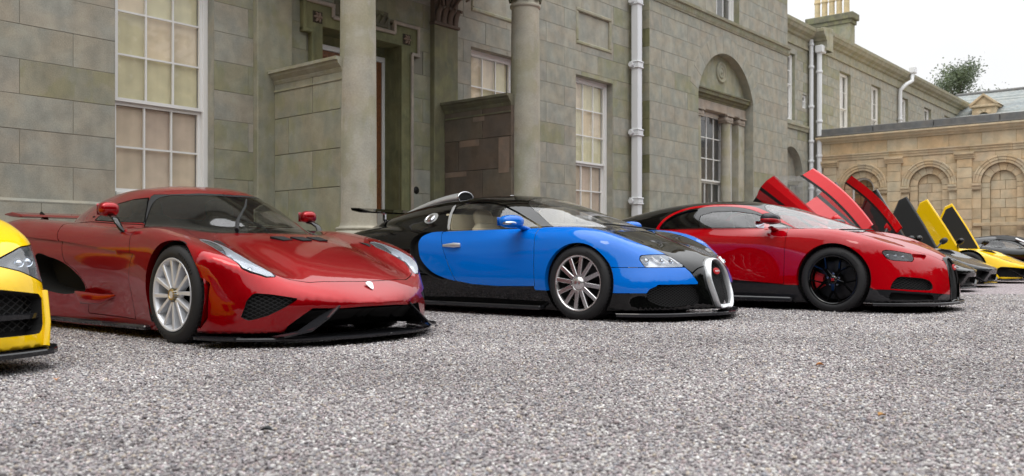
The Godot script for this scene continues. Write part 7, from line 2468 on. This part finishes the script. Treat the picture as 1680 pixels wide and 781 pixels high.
var WEDGE := {
	"top": [
		[0.0, [-3.7, .86, -3.3, .93, -2.8, .95, -2.0, .90, -1.0, .82, -0.4, .75, 0.0, .67, 0.4, .58, 0.8, .47, 1.05, .38, 1.2, .32]],
		[0.4, [-3.7, .85, -3.3, .93, -2.8, .95, -2.0, .90, -1.0, .82, -0.4, .74, 0.0, .66, 0.4, .56, 0.8, .45, 1.05, .36, 1.2, .30]],
		[0.62, [-3.7, .84, -3.3, .92, -2.8, .95, -2.0, .89, -1.0, .80, -0.4, .745, 0.0, .69, 0.4, .59, 0.7, .48, 1.0, .37]],
		[0.82, [-3.7, .82, -3.3, .90, -2.8, .94, -2.0, .86, -1.2, .77, -0.5, .755, -0.1, .745, 0.2, .69, 0.45, .59, 0.7, .475, 0.95, .36]],
		[1.0, [-3.7, .74, -3.3, .80, -2.8, .82, -2.0, .74, -1.2, .68, -0.5, .68, 0.0, .68, 0.3, .59, 0.5, .5, 0.8, .36]],
	],
	"side": [
		[0.12, [-3.7, .85, -2.7, .95, -2.0, .90, -1.0, .88, 0.0, .93, 0.5, .93, 1.2, .82]],
		[0.40, [-3.7, .90, -2.7, 1.01, -2.0, .95, -1.0, .93, 0.0, .97, 0.5, .95, 1.2, .80]],
		[0.62, [-3.7, .90, -2.7, 1.01, -2.0, .97, -1.0, .94, 0.0, .95, 0.5, .91, 1.2, .75]],
		[0.90, [-3.7, .82, -2.7, .93, -2.0, .88, -1.0, .84, 0.0, .86, 0.5, .8, 1.2, .65]],
	],
	"nose": [
		[0.08, [0.0, 1.06, 0.4, 1.0, 0.7, .88, 0.85, .72, 0.95, .5]],
		[0.25, [0.0, 1.10, 0.4, 1.03, 0.7, .88, 0.85, .70, 0.95, .46]],
		[0.38, [0.0, 1.12, 0.4, 1.04, 0.7, .86, 0.85, .66, 0.95, .42]],
		[0.52, [0.0, 1.0, 0.4, .92, 0.7, .75, 0.85, .56, 0.95, .35]],
	],
	"tail": [[0.1, [0.0, -3.45, 1.0, -3.3]], [0.5, [0.0, -3.6, 1.0, -3.4]], [0.9, [0.0, -3.65, 1.0, -3.4]]],
	"bottom": [-3.7, .24, -3.0, .13, 1.2, .10],
	"ctop": [
		[0.0, [-3.6, .86, -3.2, .95, -2.7, 1.04, -2.2, 1.11, -1.7, 1.135, -1.4, 1.12, -1.1, 1.05, -0.7, .90, -0.35, .755, -0.1, .66]],
		[0.4, [-3.6, .84, -3.2, .93, -2.7, 1.02, -2.2, 1.09, -1.75, 1.115, -1.45, 1.09, -1.1, .99, -0.75, .855, -0.45, .735, -0.2, .63]],
		[0.7, [-3.6, .8, -3.2, .88, -2.7, .95, -2.2, 1.0, -1.8, 1.01, -1.5, .97, -1.1, .85, -0.8, .75, -0.5, .63]],
	],
	"cside": [
		[0.70, [-3.6, .6, -2.8, .80, -2.2, .84, -1.6, .83, -1.0, .80, -0.6, .70, -0.2, .4]],
		[0.90, [-3.6, .45, -2.8, .65, -2.2, .71, -1.6, .69, -1.0, .62, -0.6, .45, -0.2, .1]],
		[1.15, [-3.6, .3, -2.8, .48, -2.2, .55, -1.6, .52, -1.0, .4, -0.6, .2, -0.2, .0]],
	],
	"k_edge": 0.04, "k_nose": 0.03, "k_can": 0.06, "k_join": 0.02, "zf": 0.05, "zr": -2.9,
}

func build_yellow_car() -> void:
	var b := make_body(YELLOW_GT)
	var h := mesh_body(b, Vector3(0, 0.04, -3.65), Vector3(1.1, 1.36, 1.25), 0.032)
	var c := thing("sports_car", "bright yellow car at the left edge with an angular headlight and a wide black grille", "car", Vector3(1.10, 0, -5.75), 0.0, "supercars parked in the row")
	h = wheel_wells(h, [[0.0, .345, .38, 1.0, .64], [-2.7, .355, .39, 1.02, .64]], c)
	h = panel(c, h, "windscreen", "T", pv2([-.66, -.1, -.70, .3, -.80, .55, -.92, .70, -1.35, .58, -1.42, .3, -1.45, -.1]), [["y", ">", .86]], M.screen_dark, true, 0.006)
	h = panel(c, h, "side_window", "S", pv2([-2.3, .90, -2.2, 1.08, -1.9, 1.15, -1.55, 1.12, -1.2, .98, -1.05, .89]), [["a", ">", .4]], M.screen_dark, false, 0.006)
	h = lamp(c, h, "F", pv2([.935, .635, .90, .66, .78, .645, .62, .575, .60, .55, .72, .52, .87, .458, .905, .452, .935, .54]), [["z", ">", .45]], [[.84, .565, .68, .028], [.76, .56, .78, .024]], M.bowl_dark, 0.05)
	var g := pv2([-.01, .475, .60, .43, .82, .40, .845, .385, .83, .225, .80, .195, .0, .195])
	h = panel(c, h, "grille_opening", "F", g, [["z", ">", .4]], M.hole, true, 0.0, 0.09)
	grille_both(b, c, pv2([0, .46, .60, .42, .815, .395, .80, .22, 0, .21]), .03, .003, .07, M.mesh_black)
	h = panel(c, h, "corner_vent", "F", pv2([.875, .40, .93, .36, .925, .22, .88, .18]), [["z", ">", .3]], M.hole, false, 0.0, 0.06)
	h = panel(c, h, "bonnet", "T", pv2([-.6, -.1, -.62, .3, -.70, .55, -.5, .70, .2, .70, .7, .56, .98, .4, 1.04, .2, 1.05, -.1]), [["y", ">", .5], ["ny", ">", .2]], M.yellow, true, 0.005)
	h = panel(c, h, "door", "S", pv2([-.75, .84, -.72, .25, -1.95, .25, -2.05, .6, -1.95, .86]), [["a", ">", .6]], M.yellow, false, 0.005)
	put_both("body", h, M.yellow, c)
	put("splitter", lip(b, .09, .118, .06, .035, -.95, .95, .2, .1).done(), M.carbon, c)
	var bar := MB.new()
	for k in 24:
		var p := lerpf(-.83, .83, k / 24.0); var q := lerpf(-.83, .83, (k + 1) / 24.0)
		var zp := b.nose.at(absf(p), .29) - .02; var zq := b.nose.at(absf(q), .29) - .02
		bar._q(Vector3(p, .30, zp), Vector3(q, .30, zq), Vector3(q, .275, zq), Vector3(p, .275, zp), Vector3.BACK)
		bar._q(Vector3(p, .30, zp), Vector3(q, .30, zq), Vector3(q, .305, zq - .08), Vector3(p, .305, zp - .08), Vector3.UP)
		bar._q(Vector3(p, .275, zp), Vector3(q, .275, zq), Vector3(q, .27, zq - .08), Vector3(p, .27, zp - .08), Vector3.DOWN)
	put("grille_bar", bar.done(), M.carbon, c)
	for s in [-1.0, 1.0]:
		var fl := MB.new(); fl._q(Vector3(s * .845, .16, .93), Vector3(s * .865, .16, .95), Vector3(s * .885, .40, .80), Vector3(s * .86, .40, .80), Vector3(0, 0, 1)); put("bumper_strut", sweep([Vector3(s * .835, .13, .925), Vector3(s * .855, .25, .895), Vector3(s * .865, .41, .83)], [.022, .02, .022], 8), M.yellow, c)
		var mr := group_node("mirror", c)
		var mb := MB.new(); ball(mb, Vector3(s * 1.02, .95, -1.0), Vector3(.12, .06, .07), Transform3D.IDENTITY, 2.5); put("shell", mb.done(), M.yellow, mr)
		put("stalk", sweep([Vector3(s * .84, .85, -1.0), Vector3(s * .95, .92, -1.0)], [.02], 8), M.black, mr)
	cabin(c, -.8, -2.3, .74, .9, 1.22, M.trim_black, M.trim_black)
	var mt := {"rim": M.black, "spoke": M.black, "caliper": M.gold, "cal": 1.0}
	for s in [-1.0, 1.0]:
		wheel(c, s, .95, 0.0, .345, .275, .25, "split", mt, true)
		wheel(c, s, .98, -2.7, .355, .32, .26, "split", mt, true)

# one low wedge-shaped supercar; the others of its kind are copies in other paint
func build_wedge(paint: Material) -> Node3D:
	var b := make_body(WEDGE)
	var h := mesh_body(b, Vector3(0, 0.04, -3.75), Vector3(1.1, 1.22, 1.25), 0.04)
	var c := thing("sports_car", "", "car", Vector3.ZERO, 0.0, "supercars parked in the row")
	h = wheel_wells(h, [[0.0, .34, .38, 1.0, .64], [-2.7, .355, .40, 1.02, .64]], c)
	h = panel(c, h, "windscreen", "T", pv2([-.30, -.1, -.32, .15, -.40, .40, -.55, .60, -.70, .66, -1.25, .52, -1.36, .3, -1.40, -.1]), [["y", ">", .68]], M.screen_dark, true, 0.006)
	h = panel(c, h, "side_window", "S", pv2([-2.1, .84, -1.95, 1.0, -1.6, 1.0, -1.25, .90, -.95, .80, -1.2, .78]), [["a", ">", .4]], M.screen_dark, false, 0.006)
	h = lamp(c, h, "T", pv2([.30, .80, .36, .70, .72, .60, .80, .64, .62, .76, .40, .84]), [["y", ">", .42]], [[.72, .52, .5, .03]], M.bowl_dark, 0.035, M.lens)
	h = panel(c, h, "front_intake", "F", pv2([.30, .295, .86, .36, .93, .30, .90, .14, .46, .13]), [["z", ">", .3]], M.hole, false, 0.0, 0.12)
	h = panel(c, h, "centre_intake", "F", pv2([-.05, .25, .24, .25, .38, .13, -.05, .13]), [["z", ">", .3]], M.hole, true, 0.0, 0.08)
	h = panel(c, h, "side_scoop", "S", pv2([-1.5, .55, -2.0, .70, -2.2, .66, -2.1, .30, -1.7, .26]), [["a", ">", .6]], M.hole, false, 0.0, 0.12)
	h = panel(c, h, "bonnet", "T", pv2([-.26, -.1, -.28, .18, -.37, .43, -.50, .62, .1, .60, .7, .48, .95, .3, 1.0, -.1]), [["y", ">", .36], ["ny", ">", .2]], paint, true, 0.006)
	h = panel(c, h, "engine_cover", "T", pv2([-1.75, -.1, -1.75, .42, -2.9, .45, -2.9, -.1]), [["y", ">", .9]], M.carbon, true, 0.006)
	put_both("body", h, paint, c)
	put("splitter", lip(b, .06, .085, .06, .03, -.9, .9, .2, .1).done(), M.carbon, c)
	for s in [-1.0, 1.0]:
		put("winglet", sweep([Vector3(s * .45, .11, 1.0), Vector3(s * .62, .16, .97), Vector3(s * .86, .30, .80)], [.02, .03, .015], 6, Vector2(1.6, .4)), M.carbon, c)
		put("side_skirt", box_mesh(Vector3(minf(s * .86, s * .96), .10, -2.2), Vector3(maxf(s * .86, s * .96), .15, -.45), .01), M.carbon, c)
	cabin(c, -.7, -1.9, .68, .8, 1.1, M.trim_black, M.trim_black)
	var mt := {"rim": M.black, "spoke": M.black, "caliper": M.gold, "cal": 1.0}
	for s in [-1.0, 1.0]:
		wheel(c, s, .96, 0.0, .34, .255, .25, "split", mt, true)
		wheel(c, s, .99, -2.7, .355, .33, .26, "split", mt, true)
	return c

# a door swung up on its front hinge, with its mirror
func raised_door(c: Node3D, s: float, hinge: Vector3, lift: float, lean: float, paint: Material, inner: Material, mirror_paint: Material, length := 1.28) -> void:
	var D := group_node("door", c)
	D.position = hinge
	D.transform.basis = Basis(Vector3.BACK, s * -lean) * Basis(Vector3.RIGHT, -lift)
	# drawn shut: front edge at the hinge, running back along -z; y from the sill to the waist
	var S := Transform3D(Basis(Vector3.BACK, Vector3.UP, Vector3.LEFT), Vector3.ZERO)
	var o := shape([0.05, -.40, -.55, -.44, -length + .25, -.40, -length, -.05, -length + .02, .12, -.7, .10, -.15, .06, .08, -.02], false)
	var mb := MB.new()
	mb.prism(o, -s * .0, -s * -.07, S, true) if false else mb.prism(o, minf(0.0, -s * -.0) - .035, .035, S, true, .018)
	put("skin", mb.done(), paint, D)
	var inn := MB.new()
	var small := PackedVector2Array(); for p in o: small.append(Vector2(-.6, -.15) + (p - Vector2(-.6, -.15)) * .9)
	var off := 0.037 if s > 0 else -.037
	inn.prism(small, minf(off, off * 1.6), maxf(off, off * 1.6), S, true)
	put("lining", inn.done(), inner, D)
	var m := MB.new()
	ball(m, Vector3(s * .19, .20, -.22), Vector3(.05, .085, .06), Transform3D.IDENTITY, 2.6, 14, 8)
	put("mirror", m.done(), mirror_paint, D)
	put("mirror_stalk", sweep([Vector3(s * .02, .05, -.14), Vector3(s * .12, .09, -.18), Vector3(s * .18, .17, -.21)], [.018, .018, .022], 8), M.black, D)

# a tall door that takes its window and a strip of the roof up with it
func dihedral_door(c: Node3D, s: float, hinge: Vector3, lift: float, lean: float, paint: Material) -> void:
	var D := group_node("door", c)
	D.position = hinge
	D.transform.basis = Basis(Vector3.BACK, s * -lean) * Basis(Vector3.RIGHT, lift)
	var n := 10
	var rows := []
	# section from the sill up: [y at the front, y at the back, out at the front, out at the back]
	var sec := [[-.30, -.40, -.06, -.10, -1.32], [-.10, -.16, .02, .03, -1.34], [-.06, -.10, .03, .045, -1.34], [.0, .02, .03, .04, -1.33], [.03, .12, .0, .0, -1.30], [.22, .29, -.15, -.20, -1.04, .12], [.25, .32, -.17, -.22, -1.02, .13], [.36, .44, -.25, -.32, -.98, .16]]
	for q in sec:
		var row := PackedVector3Array()
		for k in n + 1:
			var t := float(k) / n
			var e := sin(PI * t * .5)
			row.append(Vector3(s * lerpf(q[2], q[3], e), lerpf(q[0], q[1], pow(t, .75) if q[1] > .2 else t) + (.05 * sin(PI * t) if q[1] > .2 else 0.0), lerpf(q[5] if q.size() > 5 else .05, q[4], t)))
		rows.append(row)
	var names := ["lower_skin", "black_strip", "skin", "skin", "window", "window_frame", "roof_strip"]
	var mats := [paint, M.black_plastic, paint, paint, M.side_glass, M.rubber, paint]
	for i in sec.size() - 1:
		if i == 3: continue
		var mb := MB.new()
		var top := i + 1 if i != 2 else i + 2
		var steps := [i, i + 1] if i != 2 else [2, 3, 4]
		for j in steps.size() - 1:
			for k in n:
				var A: Vector3 = rows[steps[j]][k]; var B: Vector3 = rows[steps[j]][k + 1]; var C: Vector3 = rows[steps[j + 1]][k + 1]; var E: Vector3 = rows[steps[j + 1]][k]
				mb._q(A, B, C, E, Vector3(s, 0, 0))
				if i != 4:
					var d := Vector3(-s * .05, 0, 0)
					mb._q(A + d, B + d, C + d, E + d, Vector3(-s, 0, 0))
			if i != 4:
				var d2 := Vector3(-s * .05, 0, 0)
				var P: Vector3 = rows[steps[j]][n]; var Q: Vector3 = rows[steps[j + 1]][n]
				mb._q(P, Q, Q + d2, P + d2, Vector3(0, 0, -1))
		if i in [0, 6]:
			for k in n:
				var e0: Vector3 = rows[i if i == 0 else 7][k]; var e1: Vector3 = rows[i if i == 0 else 7][k + 1]
				var d3 := Vector3(-s * .05, 0, 0)
				mb._q(e0, e1, e1 + d3, e0 + d3, Vector3(0, -1 if i == 0 else 1, 0))
		put(names[i], mb.done(), mats[i], D)
	var tip := MB.new()
	tip.prism(pv2([-1.33, -.42, -1.12, -.41, -1.15, -.20, -1.34, -.17]), -.06, .012, Transform3D(Basis(Vector3.BACK, Vector3.UP, Vector3.LEFT), Vector3(s * -.07 if s < 0 else -.02, 0, 0)), true)
	put("door_end", tip.done(), M.black_plastic, D)
	var m := MB.new()
	ball(m, Vector3(s * .22, .26, -.20), Vector3(.055, .095, .065), Transform3D.IDENTITY, 2.6, 14, 8)
	put("mirror", m.done(), paint, D)
	put("mirror_stalk", sweep([Vector3(s * .03, .03, -.06), Vector3(s * .14, .10, -.12), Vector3(s * .20, .20, -.19)], [.02, .02, .026], 8), M.black, D)

func repaint(o: Node, from: Material, to: Material) -> void:
	for ch in o.get_children():
		if ch is MeshInstance3D and ch.material_override == from: ch.material_override = to
		repaint(ch, from, to)

func far_car(proto: Node3D, at: Vector3, paint: Material, label: String) -> Node3D:
	var o: Node3D = proto.duplicate()
	o.name = numbered(self, "sports_car")
	add_child(o, true)
	o.position = at
	repaint(o, M.grey_paint, paint)
	o.set_meta("label", label)
	return o

func build_row() -> void:
	var p := build_wedge(M.grey_paint)
	p.position = Vector3(18.6, 0, -4.92)
	p.set_meta("label", "dark grey wedge-nosed car with charcoal doors swung up, between the black and the yellow car")
	var blackc := far_car(p, Vector3(16.0, 0, -4.70), M.black, "black wedge-nosed car with doors swung up, just behind the red and black coupe")
	var redc := far_car(p, Vector3(13.2, 0, -4.40), M.soft_red, "red car mostly hidden behind the red and black coupe, both red doors raised")
	var yel := far_car(p, Vector3(21.9, 0, -4.85), M.yellow, "yellow wedge-nosed car with yellow doors swung up near the right edge")
	var rust := far_car(p, Vector3(24.6, 0, -5.6), M.rust_red, "dark orange red car, only its bonnet showing past the yellow car")
	var grn := far_car(p, Vector3(27.3, 0, -3.8), M.green_paint, "roadster with a lime green bonnet and black soft top at the far right")
	repaint(grn, M.green_paint, M.black)
	for ch in grn.get_children():
		if ch.name.begins_with("bonnet"): ch.material_override = M.green_paint
	# the roadster's soft top
	for ch in grn.get_children():
		if ch.name.begins_with("engine_cover"): ch.material_override = M.rubber
	var top := MB.new()
	var pr := [[-.95, .99, .46], [-1.2, 1.10, .56], [-1.6, 1.16, .60], [-2.1, 1.13, .60], [-2.7, 1.0, .58], [-3.0, .92, .5]]
	for i in pr.size() - 1:
		var a: Array = pr[i]; var d: Array = pr[i + 1]
		for k in 8:
			var t0 := -1.0 + k * 0.25; var t1 := t0 + 0.25
			top._q(Vector3(a[2] * t0, a[1] - .12 * pow(absf(t0), 3.0), a[0]), Vector3(a[2] * t1, a[1] - .12 * pow(absf(t1), 3.0), a[0]), Vector3(d[2] * t1, d[1] - .12 * pow(absf(t1), 3.0), d[0]), Vector3(d[2] * t0, d[1] - .12 * pow(absf(t0), 3.0), d[0]), Vector3.UP)
	put("soft_top", top.done(), M.rubber, grn)
	for s in [-1.0, 1.0]:
		put("windscreen_pillar", sweep([Vector3(s * .70, .76, -.62), Vector3(s * .58, .95, -1.0), Vector3(s * .50, 1.04, -1.22)], [.03], 8), M.satin, grn)
		dihedral_door(redc, s, Vector3(s * .88, .80, -.06), 0.74, 0.25, M.soft_red)
		raised_door(blackc, s, Vector3(s * .93, .62, -.15), -1.0, 0.10, M.black, M.black_plastic, M.black, 1.4)
		raised_door(p, s, Vector3(s * .93, .62, -.15), -1.0, 0.08, M.dark_grey, M.black_plastic, M.dark_grey, 1.4)
		raised_door(yel, s, Vector3(s * .93, .62, -.15), -1.0, 0.08, M.yellow, M.black_plastic, M.black, 1.4)
	for q in [rust, grn]:
		for s in [-1.0, 1.0]:
			var mm := MB.new(); ball(mm, Vector3(s * 1.02, .86, -.85), Vector3(.1, .055, .06), Transform3D.IDENTITY, 2.5, 12, 8); put("mirror", mm.done(), M.satin if q == grn else M.black, q)

func build_cars() -> void:
	car_materials()
	build_dark_red_car()
	build_blue_car()
	build_red_black_car()
	build_yellow_car()
	build_row()

const STONES := 560000

func sky_image() -> ImageTexture:
	var w := 1024; var h := 512
	var a := noise_bytes(31, 1024, 0.004, FastNoiseLite.TYPE_SIMPLEX_SMOOTH, 5, 40.0)
	var b := noise_bytes(33, 1024, 0.011, FastNoiseLite.TYPE_SIMPLEX_SMOOTH, 4, 20.0)
	var im := Image.create(w, h, false, Image.FORMAT_RGBF)
	for y in h:
		for x in w:
			var up := 1.0 - 2.0 * y / h
			var k := (a[y * 2 * 1024 % (1024 * 1024) + x] / 255.0 - 0.5) * 0.62 + (b[y * 2 * 1024 % (1024 * 1024) + x] / 255.0 - 0.5) * 0.25
			var sn := sin(clampf(up, 0.0, 1.0) * PI / 2.0)
			var l := (0.97 + 2.5 * sn * sn) * (1.0 + k * 0.40)
			if up < 0.0: l = 0.3
			im.set_pixel(x, y, Color(l * 0.985, l * 0.995, l * 1.01))
	return ImageTexture.create_from_image(im)

func _ready() -> void:
	rng.seed = 12
	var cam := Camera3D.new()
	cam.name = "camera"
	cam.position = Vector3(0, 0.6, 0)
	cam.rotation_degrees = Vector3(0, -49.7, 0)
	cam.projection = Camera3D.PROJECTION_FRUSTUM
	cam.near = 0.05
	cam.far = 600.0
	cam.size = 0.05 * 781.0 / 1450.0
	cam.frustum_offset = Vector2(0, 0.05 * (419.0 - 390.5) / 1450.0)
	var at := CameraAttributesPhysical.new()
	at.frustum_focal_length = 30.0
	at.frustum_focus_distance = 7.5
	at.exposure_aperture = 3.2
	cam.attributes = at
	add_child(cam)
	var we := WorldEnvironment.new()
	we.name = "environment"
	var env := Environment.new()
	env.background_mode = Environment.BG_SKY
	var sky := Sky.new()
	var sm := PanoramaSkyMaterial.new()
	sm.panorama = sky_image()
	sky.sky_material = sm
	env.sky = sky
	env.tonemap_mode = Environment.TONE_MAPPER_LINEAR
	env.tonemap_exposure = 1.02
	env.sdfgi_enabled = true
	env.ssao_enabled = true
	env.ssil_enabled = true
	we.environment = env
	add_child(we)
	var sun := DirectionalLight3D.new()
	sun.name = "sun"
	sun.light_energy = 0.2
	sun.light_color = Color(1.0, 0.97, 0.93)
	sun.light_angular_distance = 20.0
	sun.shadow_enabled = true
	sun.rotation_degrees = Vector3(-58, -75, 0)
	add_child(sun)
	make_materials()
	M.iron_glass = flat(Color(.03, .032, .035), 0.05)
	build_ground()
	build_cars()
	build_house()
	build_service_wing()
	build_arcade()
	build_slate_house()
	build_woods()
	build_leaves()
	build_tree(Vector3(74.0, 0, -17.65), 16.0, 9.0, 6.0, "airy birch rising beyond the roofs, the largest of the treetops", 3, 0.0, 300)
	build_tree(Vector3(74.0, 0, -18.9), 14.9, 10.0, 3.4, "lower treetop just left of the airy birch, above the roof edge", 21, 0.0, 110)
	build_tree(Vector3(76.5, 0, -15.4), 13.9, 9.0, 3.0, "small treetop behind the slate roof, right of the birch", 8, 0.0, 90)
